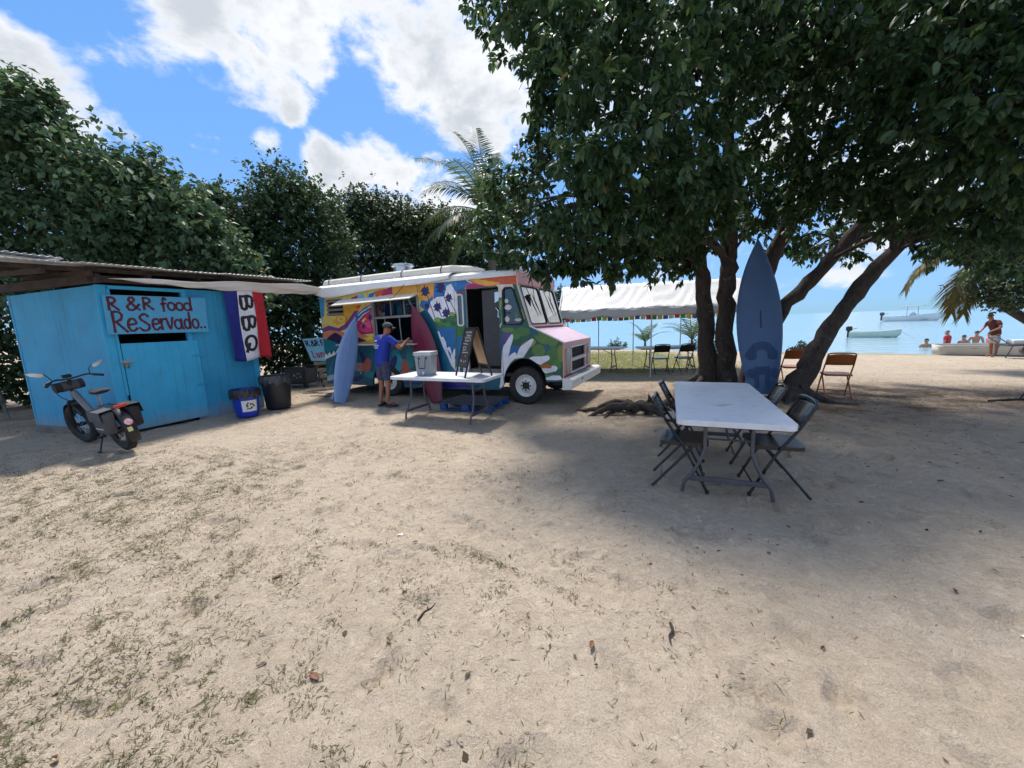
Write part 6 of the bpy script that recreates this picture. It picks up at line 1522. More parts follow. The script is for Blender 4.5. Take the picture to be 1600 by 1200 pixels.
_first = {}
def chair(kind, m, label, x, y, face, group, tilt=0):
    """face: direction the sitter looks, degrees clockwise from +Y"""
    if kind not in _first:
        c = _first[kind] = make_chair(label, m, group)
    else:
        c = copy_tree(_first[kind])
        c['label'] = label; c['group'] = group
    c.location = (x, y, 0)
    c.rotation_euler = (0, R(tilt), R(-face))
    return c

folding_table('long white folding table under the big tree, with a smear on top', (2.12, 3.86, 0), R(-22.3), 2.08, .84)
GA = 'black chairs at the table under the tree'
chair('black', BLKM, 'black folding chair at near left side of white table under tree', 1.58, 3.52, 112, GA)
chair('black', BLKM, 'black folding chair at far left side of white table under tree', 1.93, 4.28, 114, GA)
chair('black', BLKM, 'black folding chair at near right side of white table under tree', 2.33, 3.30, -70, GA)
chair('black', BLKM, 'black folding chair at far right side of white table under tree', 2.60, 4.02, -66, GA)
chair('black', BLKM, 'black folding chair cut off by the right edge of picture', 8.62, 6.0, -75, 'single chairs')
sm = MB(); sm.add([(-.06, 0, 0), (.0, -.012, 0), (.12, -.006, 0), (.13, .008, 0), (.02, .014, 0)], [(0, 1, 2, 3, 4)])
o = sm.build('plastic_wrapper', mat('wet_smear', (.42, .43, .45), .12), None); o.location = (1.93, 3.5, .7315); o.rotation_euler = (0, 0, R(8)); tag(o, 'small grey smear lying on the white table top', 'wrapper')
chair('brown', BRNM, 'brown metal folding chair just right of the leaning stem', 5.98, 7.0, 25, 'brown chairs behind the tree')
chair('brown', BRNM, 'brown metal folding chair behind paddleboard and leaning stem', 6.05, 8.2, 20, 'brown chairs behind the tree')

# ---- serving table in front of the truck
TB = Vector((-1.11, 6.47, 0)); TBA = R(-24.5)
ax = Vector((math.cos(TBA), math.sin(TBA), 0)); ay = Vector((-ax.y, ax.x, 0))
folding_table('white folding table with cooler and chalkboard before the truck', TB, TBA - PI / 2 + PI, 1.83, .76)
cp = TB + ax * -.38 + ay * -.02 + Z * .732
cool = thing('cooler', 'grey hard cooler with white spigot on the serving table', 'cooler', cp, TBA + R(14))
cool.scale = (.70, .85, 1.0)
CG = mat('cooler_grey', srgb(138, 144, 150), .5, var=.05, bump=.15, bscale=120, dirt=.1)
mb = MB(); mb.add([(x * (.185 + .03 * k), y * (.15 + .02 * k), z) for k, z in ((0, 0), (1, .34)) for x, y in ((-1, -1), (1, -1), (1, 1), (-1, 1))], [(0, 3, 2, 1), (4, 5, 6, 7), (0, 1, 5, 4), (1, 2, 6, 5), (2, 3, 7, 6), (3, 0, 4, 7)]); mb.build('body', CG, cool, bevel=.018, seg=3)
mb = MB(); mb.box((0, 0, .372), (.46, .37, .055)); mb.box((0, 0, .345), (.44, .35, .016)); mb.build('lid', mat('cooler_lid', srgb(172, 178, 182), .5, dirt=.1), cool, bevel=.014, seg=3)
mb = MB(); mb.tube(smooth_pts([(-.09, -.19, .29), (-.085, -.215, .26), (-.075, -.225, .15), (-.06, -.228, .13), (.06, -.228, .13), (.075, -.225, .15), (.085, -.215, .26), (.09, -.19, .29)], 3), .008, 7); mb.build('handle', BLKM, cool, smooth=True)
for s in (-1, 1):
    mb = MB(); mb.box((s * .09, -.182, .295), (.045, .02, .028)); mb.build('handle_mount', BLKM, cool, bevel=.004)
mb = MB(); mb.lathe([(.028, -.158), (.028, -.175), (.016, -.19), (.001, -.192)], 14, (0, 0, .05), axis='y'); mb.tube([(0, -.18, .05), (.0, -.2, .045), (.0, -.205, .02)], .011, 8); mb.build('spigot', mat('spigot_white', (.75, .75, .75), .4), cool, smooth=True)

bp_ = TB + ax * .52 + ay * .03 + Z * .731
cb = thing('chalkboard', 'black A-frame chalkboard with white writing on the serving table', 'sign', bp_, R(28))
BW = mat('board_frame', (.02, .018, .016), .6, var=.3)
for s, mm in ((-1, mat('chalk_black', (.03, .03, .032), .7, var=.3, vscale=20)), (1, mat('plywood_tan', srgb(186, 148, 110), .7, var=.12, vscale=10))):
    foot, head = .235 * s, .02 * s
    pan = empty('panel'); pan.parent = cb
    for y in (-.2, .2):
        mb = MB(); mb.beam((foot, y, 0), (head, y, .78), .022, .03, up=(0, 1, 0)); mb.build('leg', BW, pan)
    for f in (.22, .98):
        mb = MB(); mb.beam((foot + (head - foot) * f, -.2, .78 * f), (foot + (head - foot) * f, .2, .78 * f), .018, .04); mb.build('rail', BW, pan)
    mb = MB(); a, b = Vector((foot + (head - foot) * .22, 0, .78 * .22)), Vector((foot + (head - foot) * .98, 0, .78 * .98))
    mb.add([a + Vector((0, -.19, 0)), a + Vector((0, .19, 0)), b + Vector((0, .19, 0)), b + Vector((0, -.19, 0))], [(0, 1, 2, 3)]); mb.build('board', mm, pan, solid=.01)
    if s < 0:
        nrm_ = Vector((-.96, 0, .27)); up_ = (b - a).normalized()
        mb = MB()
        def bn(x, y): return a + Vector((0, -x, 0)) + up_ * y + nrm_ * .0075
        rows = [(.555, .03, (-.12, .12)), (.50, .04, (-.06, .1)), (.46, .03, (-.12, .1)), (.42, .035, (-.1, .14)), (.36, .03, (-.14, .03)), (.30, .045, (-.12, -.0)), (.265, .03, (-.1, .02)), (.22, .02, (-.12, .13)), (.16, .03, (.03, .07)), (.08, .04, (-.14, -.06)), (.075, .05, (.02, .1))]
        for zz, hh, (x0, x1) in rows:
            x = x0
            while x < x1:
                pts = [Vector((x + .012 * k + .008 * random.random(), zz + hh * random.uniform(-.5, .5), 0)) for k in range(4)]
                pts = smooth_pts(pts, 3)
                ribbon(mb, None, bn, pts, .0035)
                x += .05
        mb.build('chalk_writing', mat('chalk', (.75, .75, .73), .9), pan)

# ---- blue pallet used as a step
pal = thing('pallet', 'blue wooden pallet lying as a step beside the truck door', 'pallet', (-.72, 7.28, 0), R(-22))
PB = mat('pallet_blue', srgb(30, 84, 150), .8, var=.25, vscale=12, bump=.4, dirt=.25)
PW = mat('pallet_deck', srgb(84, 76, 70), .85, var=.3, vscale=14, bump=.4, dirt=.4, col2=srgb(66, 72, 84))
for k in range(6):
    mb = MB(); mb.box((0, -.36 + k * .144, .125 + .002 * (k % 2)), (1.06, .105, .02)); mb.build('deck_board', PW, pal, bevel=.003)
for x in (-.48, 0, .48):
    for y in (-.36, 0, .36):
        mb = MB(); mb.box((x, y, .06), (.13, .1, .09)); mb.build('block', PB, pal, bevel=.004)
    mb = MB(); mb.box((x, 0, .108), (.1, .82, .012)); mb.build('stringer', PB, pal)
for y in (-.36, .36):
    mb = MB(); mb.box((0, y, .008), (1.06, .1, .016)); mb.build('bottom_board', PB, pal)

# ---- surfboards
def surfboard(name, label, length, width, thick, m, base, tip, side, nose=1.0, tail=.45, rocker=.06, cat='surfboard', wide=.47):
    """board stood on its tail: local x across, y thickness (deck towards -y), z up its length"""
    t = thing(name, label, cat, base)
    zd = (Vector(tip) - Vector(base)).normalized()
    xd = Vector(side); xd = (xd - zd * xd.dot(zd)).normalized()
    yd = zd.cross(xd)
    t.matrix_world = Matrix(((xd.x, yd.x, zd.x, base[0]), (xd.y, yd.y, zd.y, base[1]), (xd.z, yd.z, zd.z, base[2]), (0, 0, 0, 1)))
    N_, K = 30, 12
    vs, fs = [], []
    def half(u):
        if u < wide:
            f = u / wide
            return width / 2 * (tail + (1 - tail) * math.sin(f * PI / 2) ** .9)
        f = (u - wide) / (1 - wide)
        return width / 2 * max(.004, (1 - f ** 2.1) ** nose)
    for i in range(N_ + 1):
        u = i / N_
        w = half(u); th = thick * (.35 + .65 * math.sin(PI * min(1, max(0, .08 + u * .86)))) * .5
        if u > .97: th *= .5
        yc = rocker * (2 * u - .9) ** 2 * (1 if u > .45 else .5)
        for k in range(K):
            a = 2 * PI * k / K
            c, s_ = math.cos(a), math.sin(a)
            vs.append((w * math.copysign(abs(c) ** .75, c), yc * -1 + th * math.copysign(abs(s_) ** .8, s_), u * length))
    for i in range(N_):
        for k in range(K):
            fs.append((i * K + k, i * K + (k + 1) % K, (i + 1) * K + (k + 1) % K, (i + 1) * K + k))
    fs += [tuple(range(K)), tuple(N_ * K + k for k in range(K))]
    mb = MB(); mb.add(vs, fs); mb.build('board', m, t, smooth=True)
    return t
SB1 = mat('board_light_blue', srgb(126, 156, 204), .35, var=.05, vscale=3, dirt=.06)
SB2 = mat('board_maroon', srgb(112, 30, 56), .35, var=.06, vscale=3, dirt=.05)
SB3 = mat('board_steel_blue', srgb(68, 96, 134), .45, var=.06, vscale=3, bump=.1, bscale=60, dirt=.08)
b1 = surfboard('surfboard', 'light blue surfboard standing on its tail beside truck counter', 1.95, .47, .065, SB1, (-3.72, 8.12, 0.0), (-3.50, 8.80, 1.84), (.62, .78, 0), 1.0, .5)
for x in (-.14, 0, .14):
    mb = MB(); mb.prism([(0, .05), (.0, .2), (.05, .16), (.12, .09), (.14, .04)], (x - .003, .02, .02), (0, 1, 0), (0, 0, 1), (.007, 0, 0)); mb.build('fin', SB1, b1, bevel=.002)
mb = MB(); mb.beam((0, -.06, .25), (0, -.05, 1.5), .004, .004); mb.build('stringer', mat('stringer_line', srgb(90, 120, 175), .5), b1)
b2 = surfboard('surfboard', 'maroon surfboard leaning on the truck behind the cooler', 2.1, .56, .065, SB2, (-1.56, 7.84, 0.0), (-2.0, 8.26, 2.02), (.9, -.36, .2), .95, .45)
mb = MB(); mb.beam((0, -.06, .1), (0, -.045, 1.6), .004, .003); mb.build('stringer', mat('stringer_dark', srgb(104, 34, 60), .5), b2)
b3 = surfboard('paddleboard', 'tall blue paddleboard with textured pads leaning on the tree', 3.08, .86, .11, SB3, (4.93, 7.45, 0.0), (4.96, 7.98, 3.04), (.985, -.12, 0), 1.0, .52, .05, 'paddleboard', .45)
PAD = mat('traction_pad', srgb(62, 89, 125), .75)
def pad_bars(outline_fn, z0, z1, x0, x1, step=.032):
    x = x0
    while x < x1:
        zs = [z for z in np.arange(z0, z1, .01) if outline_fn(x, z)]
        if zs:
            run = [zs[0]]
            for z in zs[1:] + [99]:
                if z - run[-1] > .015:
                    if run[-1] - run[0] > .012:
                        mb = MB(); mb.beam((x, -.058, run[0]), (x, -.058, run[-1]), .016, .012, up=(0, 1, 0)); yield mb
                    run = [z]
                else: run.append(z)
        x += step
pu = empty('traction_pad'); pu.parent = b3
for fnn, z0, z1 in ((lambda x, z: (.10 < math.hypot(x, z - .78) < .27 and z > .80) or math.hypot(abs(x) - .2, z - .78) < .11, .6, 1.08), (lambda x, z: (abs(x) < .15 and .12 < z < .55 and not (abs(x + .02) < .05 and z < .38)) or math.hypot(abs(x) - .21, z - .42) < .10, .1, .6)):
    for mb in pad_bars(fnn, z0, z1, -.33, .33): mb.build('pad_ridge', PAD, pu)
mb = MB(); mb.box((0, -.058, 1.48), (.022, .012, .34)); mb.build('handle_slot', mat('slot_dark', (.02, .025, .04), .6), b3, bevel=.004)
mb = MB(); mb.lathe([(.02, -.035), (.02, -.045), (.001, -.046)], 10, (0, 0, 2.9), axis='y'); mb.build('leash_plug', RUBBER, b3)

# ---- bins
def bin_(label, loc, rb, rt, h, body, bagm, recycle=False):
    t = thing('waste_bin', label, 'bin', loc, R(0), 'bins beside the shed')
    mb = MB(); mb.lathe([(.001, .0), (rb * .96, .0), (rb, .02), (rt, h), (rt * .95, h), (rb * .93, .05)], 28); bd = mb.build('body', body, t, smooth=True)
    mb = MB()
    n = 44
    rows = []
    for i, (r, z) in enumerate(((rt * .86, h - .1), (rt * .98, h + .012), (rt * 1.05, h + .015), (rt * 1.09, h - .03), (rt * 1.10, h - .09), (rt * 1.08, h - .14))):
        rows.append([((r + (.0 if i < 2 else .012 * math.sin(k * 2.7 + i) + .008 * math.sin(k * 5.3))) * math.cos(2 * PI * k / n), (r + (.0 if i < 2 else .012 * math.sin(k * 2.7 + i))) * math.sin(2 * PI * k / n), z + (.03 * math.sin(k * 1.3) + .02 * math.sin(k * 3.7) if i == 5 else 0)) for k in range(n)])
    mb.add([p for r in rows for p in r], [(i * n + k, i * n + (k + 1) % n, (i + 1) * n + (k + 1) % n, (i + 1) * n + k) for i in range(5) for k in range(n)])
    mb.build('bag', bagm, t, smooth=True)
    mb = MB(); mb.add([(rt * .9 * math.cos(2 * PI * k / 20), rt * .9 * math.sin(2 * PI * k / 20), h - .1 + .02 * math.sin(k * 2)) for k in range(20)], [tuple(range(20))]); mb.build('bag_inside', bagm, t)
    if recycle:
        a0 = math.atan2(-loc[1], -loc[0]) + R(14)
        def cyl_pt(x, z, off): 
            r = rb + (rt - rb) * z / h + off
            a = a0 + x / rb
            return (r * math.cos(a), r * math.sin(a), z)
        mb = MB(); mb.grid(lambda u, v: cyl_pt(-.115 + .23 * u, .10 + .21 * v, .003), 8, 2); lb = mb.build('label', mat('label_white', (.72, .72, .72), .5), bd, smooth=True)
        for k in range(3):
            ang = k * 2 * PI / 3
            arr = [(-.052, -.012), (-.052, -.032), (.0, -.032), (.018, -.03), (.03, -.010), (.042, -.018), (.034, .018), (.002, .008), (.013, .002), (.004, -.012)]
            mb = MB()
            P2 = []
            for x, y in arr:
                y2 = y - .028
                P2.append((x * math.cos(ang) - y2 * math.sin(ang), x * math.sin(ang) + y2 * math.cos(ang)))
            mb.add([cyl_pt(x, .205 + y, .0055) for x, y in P2], [(0, 1, 2, 9), (9, 2, 3, 8), (8, 3, 4), (8, 4, 7), (4, 5, 6), (4, 6, 7)]); mb.build('recycling_arrow', RUBBER, lb)
    return t
BAG = mat('bin_bag', (.02, .02, .022), .35, var=.4, vscale=20, bump=.5, bscale=25)
bin_('blue recycling bin with recycling arrows and black bag by shed', (-5.05, 7.18, 0), .185, .225, .5, mat('bin_blue', srgb(24, 58, 178), .4, var=.06), BAG, True)
bin_('taller black waste bin with grey bag, right of recycling bin', (-4.86, 7.86, 0), .225, .275, .66, mat('bin_black', (.018, .02, .024), .5), mat('bin_bag_grey', (.05, .053, .058), .35, var=.4, vscale=20, bump=.5, bscale=25))

# ---- generator behind the bins
gen = thing('generator', 'black portable generator on the ground between shed and truck', 'generator', (-6.0, 10.9, 0), R(-10))
GM = mat('generator_black', (.016, .016, .018), .4, var=.3)
mb = MB(); mb.box((0, 0, .3), (.68, .5, .42)); mb.build('housing', GM, gen, bevel=.03, seg=3)
mb = MB()
for y in (-.27, .27):
    mb.tube(smooth_pts([(-.36, y, .05), (-.37, y, .5), (-.33, y, .56), (.33, y, .56), (.37, y, .5), (.36, y, .05)], 3), .018, 8)
mb.build('frame', mat('generator_frame', (.05, .05, .052), .4), gen, smooth=True)
mb = MB(); mb.box((.1, -.255, .32), (.32, .02, .24)); cpn = mb.build('control_panel', mat('panel_dark', (.03, .03, .032), .4), gen, bevel=.004)
for x, z, r in ((0, .34, .03), (.1, .38, .016), (.16, .38, .016), (.2, .3, .022), (.08, .27, .02)):
    mb = MB(); mb.lathe([(r, -.264), (r, -.275), (r * .6, -.278), (.001, -.278)], 12, (x, 0, z), axis='y'); mb.build('socket', mat('socket_grey', (.35, .35, .36), .4), cpn, smooth=True)
mb = MB(); mb.box((-.1, -.1, .54), (.3, .12, .04)); mb.build('tank_cap', mat('generator_grey', (.2, .2, .2), .4), gen, bevel=.01)
for s in (-.28, .28):
    mb = MB(); mb.box((s, -.2, .045), (.1, .08, .09)); mb.build('foot', RUBBER, gen)

# ---- little price sign on a slatted frame behind the truck's tail
asg = thing('price_sign', 'small light blue handwritten sign on slatted frame behind truck tail', 'sign', (-4.93, 10.5, 0), R(8))
lean = Vector((.26, .12, 0))
def af(x, z, off=0.0): return Vector((x - .3 + z * -.32 + .12, off, 0)) + Vector((0, z * .10, z))
for x in (-.05, .5):
    mb = MB(); mb.beam(af(x, 0), af(x, 1.32), .04, .04); mb.build('post', WOOD_D, asg)
for z in (.12, .3, .48, .66):
    mb = MB(); mb.beam(af(-.05, z, -.03), af(.5, z + .02, -.03), .02, .08); mb.build('slat', mat('pale_slat', srgb(150, 138, 122), .8, var=.2, vscale=10), asg)
mb = MB(); mb.add([af(-.08, .74, -.05), af(.5, .72, -.05), af(.5, 1.36, -.05), af(-.08, 1.34, -.05)], [(0, 1, 2, 3)]); mb.build('board', mat('price_board', srgb(150, 208, 236), .5, var=.08), asg, solid=.012)
letters('', [('R', -.03, .08, 1.14, .14), ('&', .09, .2, 1.14, .14), ('R', .21, .32, 1.14, .14), ('F', .35, .43, 1.14, .14)], lambda x, z: af(x, z, -.0595), .014).build('lettering', mat('ink_black', (.02, .02, .03), .6), asg)
letters('', [('L', .02, .1, .84, .16), ('u', .12, .2, .84, .16), ('n', .22, .32, .84, .16)], lambda x, z: af(x, z, -.0595), .016).build('lettering', mat('ink_red', srgb(186, 70, 96), .6), asg)

# ---- white tarpaulin from the shed eave to the truck roof
TARP = mat('tarp_white', srgb(232, 232, 230), .55, var=.05, vscale=3, bump=.35, bscale=9)
tarp = thing('tarpaulin', 'white tarpaulin stretched from the shed eave to truck roof', 'tarpaulin', (-4.9, 9.3, 0))
TB0 = Vector((-4.9, 9.3, 0))
def tk(s, t, z):
    return Vector((.307, 7.272, 0)) + Vector((math.cos(R(-25.5)), math.sin(R(-25.5)), 0)) * s + Vector((-math.sin(R(-25.5)), math.cos(R(-25.5)), 0)) * t + Z * z
A0, A1 = SHC + SU * .05 + SO * .30 + Z * 2.425, SHC + SU * 3.3 + SO * .30 + Z * 2.60
B0, B1 = tk(-5.50, -.06, 2.42), tk(-5.50, 1.6, 2.60)
mb = MB()
def tp_(u, v):
    p = A0.lerp(B0, u).lerp(A1.lerp(B1, u), v)
    return p - TB0 + Z * (-.06 * math.sin(PI * u) + .02 * math.sin(v * 14 + u * 5) * math.sin(PI * v) + .01 * math.sin(u * 40 + v * 9) * (1 - v))
mb.grid(tp_, 26, 14); mb.build('span', TARP, tarp, smooth=True, solid=.003)
mb = MB()
def dp_(u, v):
    s = -5.52 + 3.9 * u
    drop = .16 * (1 - u) ** .8 * (1 + .25 * math.sin(u * 9)) * min(1, .5 + u * 6) + .005
    if v < .5:
        t, z = .30 - .36 * (v / .5), 2.635 - .10 * (v / .5) ** 2
    else:
        w = (v - .5) / .5
        t, z = -.06 - .02 * math.sin(w * 2) - .015 * math.sin(u * 30) * w, 2.535 - (drop + .06) * w
    return tk(s, t, z + .012) - TB0
mb.grid(dp_, 40, 10); mb.build('drape', TARP, tarp, smooth=True, solid=.003)
mb = MB(); mb.tube([tk(-2.7, -.06, 2.5) - TB0, tk(-2.95, -.2, 2.2) - TB0, tk(-3.1, -.3, 2.12) - TB0], .006, 5); mb.tube([tk(-2.45, -.04, 2.5) - TB0, tk(-2.44, -.04, 2.25) - TB0], .005, 5); mb.build('guy_rope', RUBBER, tarp)

# ------------------------------------------------------------------ party tent by the shore
TENT = mat('tent_white', srgb(192, 193, 193), .65, var=.05, vscale=2, bump=.6, bscale=5)
TF, TD = Vector((6.3, 9.9, 0)), Vector((-4.9, 1.05, 0))
tl = TD.length; td = TD.normalized(); tb = Vector((.21, .977, 0))
tent = thing('party_tent', 'long white pitched party tent beyond the truck nose', 'tent', TF)
EV, RG, DP = 1.88, 2.62, 2.75
def sag(u): return .04 * abs(math.sin(u * PI * 4)) + .03 * u
mb = MB()
def slope(u, v, side):
    q = DP / 2 * v if side == 0 else DP - DP / 2 * v
    z = EV + (RG - EV) * v - sag(u) * (1 - v) - .05 * math.sin(PI * v)
    z += .022 * math.sin(u * 70 + 16 * v + 3 * math.sin(u * 21)) * math.sin(PI * min(1, .1 + v * .9)) + .010 * math.sin(u * 170 + 22 * v + 2 * math.sin(u * 33))
    return td * (tl * u) + tb * q + Z * z
mb.grid(lambda u, v: slope(u, v, 0), 120, 10); mb.build('front_slope', TENT, tent, smooth=True, solid=.002)
mb = MB(); mb.grid(lambda u, v: slope(u, v, 1), 60, 6); mb.build('rear_slope', TENT, tent, smooth=True, solid=.002)
for sd_, q in ((0, 0), (1, DP)):
    mb = MB(); mb.grid(lambda u, v: td * (tl * u) + tb * (q + (.015 * math.sin(u * 60) - .004 - .03 * v) * (1 if sd_ == 0 else -1)) + Z * (EV - sag(u) - (.2 + .02 * math.sin(u * 30)) * v), 80, 4); mb.build('valance', TENT, tent, smooth=True, solid=.002)
POLE = mat('tent_pole', (.62, .63, .64), .4, metal=.3)
for u, q in ((.0, 0), (.51, 0), (.99, 0), (.0, DP), (.25, DP), (.55, DP), (.78, DP), (.99, DP)):
    p = td * (tl * u) + tb * q
    mb = MB(); mb.cyl(p - Z * .05, p + Z * (EV - sag(u)), .018, n=10); mb.build('pole', POLE, tent)
for u in (0, .5, 1):
    mb = MB(); mb.tube([td * (tl * u) + Z * EV, td * (tl * u) + tb * DP / 2 + Z * (RG - .03), td * (tl * u) + tb * DP + Z * EV], .018, 8); mb.build('roof_bar', POLE, tent)
mb = MB(); mb.cyl(tb * DP / 2 + Z * (RG - .03), td * tl + tb * DP / 2 + Z * (RG - .03), .018, n=8); mb.build('ridge_bar', POLE, tent)
# string of coloured flags along the rear eave
fs_ = thing('prayer_flags', 'string of small coloured cloth flags along the tent rear eave', 'flag string', TF + tb * (DP - .05) + Z * 1.70)
FCOL = [srgb(*c) for c in ((228, 200, 60), (90, 150, 80), (206, 70, 60), (226, 222, 216), (96, 106, 160))]
mb = MB(); mb.tube([td * (tl * k / 20) + Z * (-.03 * math.sin(PI * (k % 5) / 5)) for k in range(21)], .004, 5); mb.build('cord', POLE, fs_)
for k in range(28):
    x = tl * (k + .3) / 28
    sgz = -.03 * math.sin(PI * ((k / 28 * 20) % 5) / 5)
    mb = MB(); mb.grid(lambda u, v: td * (x + .155 * u) + tb * (.012 * math.sin(u * 5 + k) * v) + Z * (sgz - .002 - .145 * v), 4, 3)
    mb.build('flag', mat('prayer_%d' % (k % 5), FCOL[k % 5], .8), fs_, solid=.001)
folding_table('white folding table under the tent with two black chairs', (4.72, 11.45, 0), R(90 - 4), 1.83, .76)
chair('black', BLKM, 'left black folding chair at the table under the tent', 4.28, 10.98, 8, 'chairs under the tent')
chair('black', BLKM, 'right black folding chair at the table under the tent', 4.93, 10.92, -4, 'chairs under the tent')
folding_table('white folding table half hidden behind the truck nose', (2.62, 12.15, 0), R(60), 1.83, .76)
chair('black', BLKM, 'black folding chair beyond the table behind the truck nose', 2.35, 12.7, 190, 'chairs under the tent')
# pale plastic stool at the left edge
st = thing('plastic_stool', 'pale plastic stool in the dark gap left of shed', 'stool', (-10.36, 7.5, 0))
SM_ = mat('aged_plastic', srgb(128, 126, 118), .6, var=.1, dirt=.4)
for z, r in ((.43, .2), (.62, .19)):
    mb = MB(); mb.lathe([(.001, z), (r, z - .005), (r * 1.06, z - .03), (r, z - .12), (r * .95, z - .12)], 18); mb.build('seat', SM_, st, smooth=True)
for k in range(4):
    a = k * PI / 2 + .6
    mb = MB(); mb.tube([(.16 * math.cos(a), .16 * math.sin(a), .5), (.22 * math.cos(a), .22 * math.sin(a), 0)], [.03, .022], 8); mb.build('leg', SM_, st)

# ------------------------------------------------------------------ electric bicycle leaning on its stand
BK0 = Vector((-5.40, 5.22, 0)); BKF = Vector((-6.46, 5.70, 0))
bd_ = (BKF - BK0); wb = bd_.length
bike = thing('electric_bicycle', 'black fat-tyre electric bicycle with grey panniers parked by shed', 'bicycle', BK0)
bf = bd_.normalized(); bl = Vector((-bf.y, bf.x, 0))        # forward, left (towards the camera side)
if bl.y > 0: bl = -bl
leanv = (Z * math.cos(R(9)) + bl * math.sin(R(9))); sidev = (bl * math.cos(R(9)) - Z * math.sin(R(9)))
bike.matrix_world = Matrix(((bf.x, sidev.x, leanv.x, BK0.x), (bf.y, sidev.y, leanv.y, BK0.y), (bf.z, sidev.z, leanv.z, 0.0), (0, 0, 0, 1)))
BKM = mat('bike_black', (.014, .014, .016), .35, var=.2)
BSIL = mat('bike_silver', (.55, .56, .58), .3, metal=.7)
GRY = mat('pannier_grey', srgb(80, 80, 84), .85, var=.12, vscale=14, bump=.4, bscale=90)
BLKC = mat('pannier_black', (.02, .02, .022), .8, var=.3, bump=.3, bscale=90)
WR = .295
def bwheel(x, turn=0.0):
    w = empty('wheel', (x, 0, WR)); w.parent = bike; w.rotation_euler = (0, 0, turn)
    mb = MB()
    prof = [(.195, -.03), (.22, -.05), (.255, -.052), (.285, -.03), (.293, 0), (.285, .03), (.255, .052), (.22, .05), (.195, .03), (.195, -.03)]
    mb.lathe(prof, 40, axis='y')
    for k in range(40):
        a = 2 * PI * k / 40
        for s in (-1, 1): mb.box((.291 * math.cos(a + s * .03), s * .02, .291 * math.sin(a + s * .03)), (.010, .03, .02), Matrix.Rotation(-a, 3, 'Y'))
    mb.build('tyre', TYRE, w, smooth=True)
    mb = MB(); mb.lathe([(.197, -.035), (.178, -.03), (.178, .03), (.197, .035)], 36, axis='y'); mb.build('rim', BKM, w, smooth=True)
    mb = MB(); mb.cyl((0, -.06, 0), (0, .06, 0), .045 if x < .2 else .03, n=16); mb.build('hub', BKM, w)
    for k in range(14):
        a = 2 * PI * k / 14
        mb = MB(); mb.tube([(.03 * math.cos(a + .6), (-1) ** k * .04, .03 * math.sin(a + .6)), (.185 * math.cos(a), 0, .185 * math.sin(a))], .003, 4, cap=False); mb.build('spoke', BSIL, w)
    return w
bwheel(0)
bwheel(wb, R(10))
mb = MB()
mb.tube(smooth_pts([(.42, 0, .33), (.52, 0, .34), (.72, 0, .55), (wb - .16, 0, .78)], 4), .036, 12); mb.tube([(.42, 0, .33), (.30, 0, .62)], .022, 10)
for s in (-1, 1):
    mb.tube([(.42, s * .05, .33), (0, s * .08, WR)], .014, 8); mb.tube([(.32, s * .03, .56), (0, s * .08, WR)], .011, 8)
mb.build('frame', BKM, bike, smooth=True)
mb = MB(); mb.tube([(.60, 0, .46), (wb - .20, 0, .80)], .042, 10); mb.build('battery', mat('battery_grey', (.16, .165, .17), .4, metal=.4), bike, smooth=True)
mb = MB(); mb.tube([(wb - .145, 0, .68), (wb - .175, 0, .88), (wb - .2, 0, .97)], .024, 10); mb.tube([(wb - .2, 0, .97), (wb - .25, 0, 1.0)], .022, 8); mb.build('stem', BKM, bike, smooth=True)
for s in (-1, 1):
    mb = MB(); mb.tube([(wb - .13, s * .075, .66), (wb - .06, s * .078, .5), (wb, s * .08, WR)], [.02, .022, .016], 8); mb.build('fork_leg', BKM, bike, smooth=True)
mb = MB(); mb.box((wb - .13, 0, .67), (.05, .18, .04)); mb.build('fork_crown', BKM, bike, bevel=.01)
mb = MB(); mb.tube(smooth_pts([(wb - .38, .27, 1.0), (wb - .32, .16, 1.03), (wb - .25, .06, 1.01), (wb - .25, -.06, 1.01), (wb - .32, -.16, 1.03), (wb - .38, -.27, 1.0)], 4), .012, 8); hb = mb.build('handlebar', BKM, bike, smooth=True)
for s in (-1, 1):
    mb = MB(); mb.tube([(wb - .45, s * .29, .985), (wb - .36, s * .22, 1.01)], .018, 10); mb.build('grip', RUBBER, hb, smooth=True)
    mb = MB(); mb.tube([(wb - .33, s * .19, 1.03), (wb - .29, s * .24, 1.02), (wb - .37, s * .28, 1.0)], .007, 6); mb.build('brake_lever', BSIL, hb)
    mb = MB(); mb.tube(smooth_pts([(wb - .35, s * .19, 1.03), (wb - .33, s * .21, 1.10), (wb - .34, s * .24, 1.14), (wb - .34, s * .27, 1.15)], 3), .006, 6); ms = mb.build('mirror_stalk', BKM, hb)
    mb = MB(); mb.prism([(-.07, -.018), (-.03, -.035), (.05, -.012), (.085, .025), (.02, .03), (-.06, .012)], (wb - .35, s * .31, 1.15), (.25, s * .95, .18), (-.25, 0, 1), (.018, 0, .004)); mb.build('mirror', mat('mirror_white', (.72, .74, .76), .08, metal=.5), ms, bevel=.003)
mb = MB(); mb.tube([(wb - .13, -.15, .9), (wb - .13, .15, .9)], .07, 14); hbag = mb.build('handlebar_bag', BLKC, bike, smooth=True)
mb = MB(); mb.tube([(wb - .132, -.09, .9), (wb - .132, .08, .9)], .0725, 14, cap=False); mb.build('bag_panel', GRY, hbag, smooth=True)
mb = MB(); mb.box((wb - .2, 0, 1.045), (.05, .1, .03), (0, R(-30), 0)); mb.build('display', BKM, hb, bevel=.006)
mb = MB(); mb.tube(smooth_pts([(wb - .22, .04, .98), (wb - .02, .12, .92), (wb - .03, .1, .76), (wb - .16, .05, .68)], 4), .006, 6); mb.build('cable', RUBBER, bike, smooth=True)
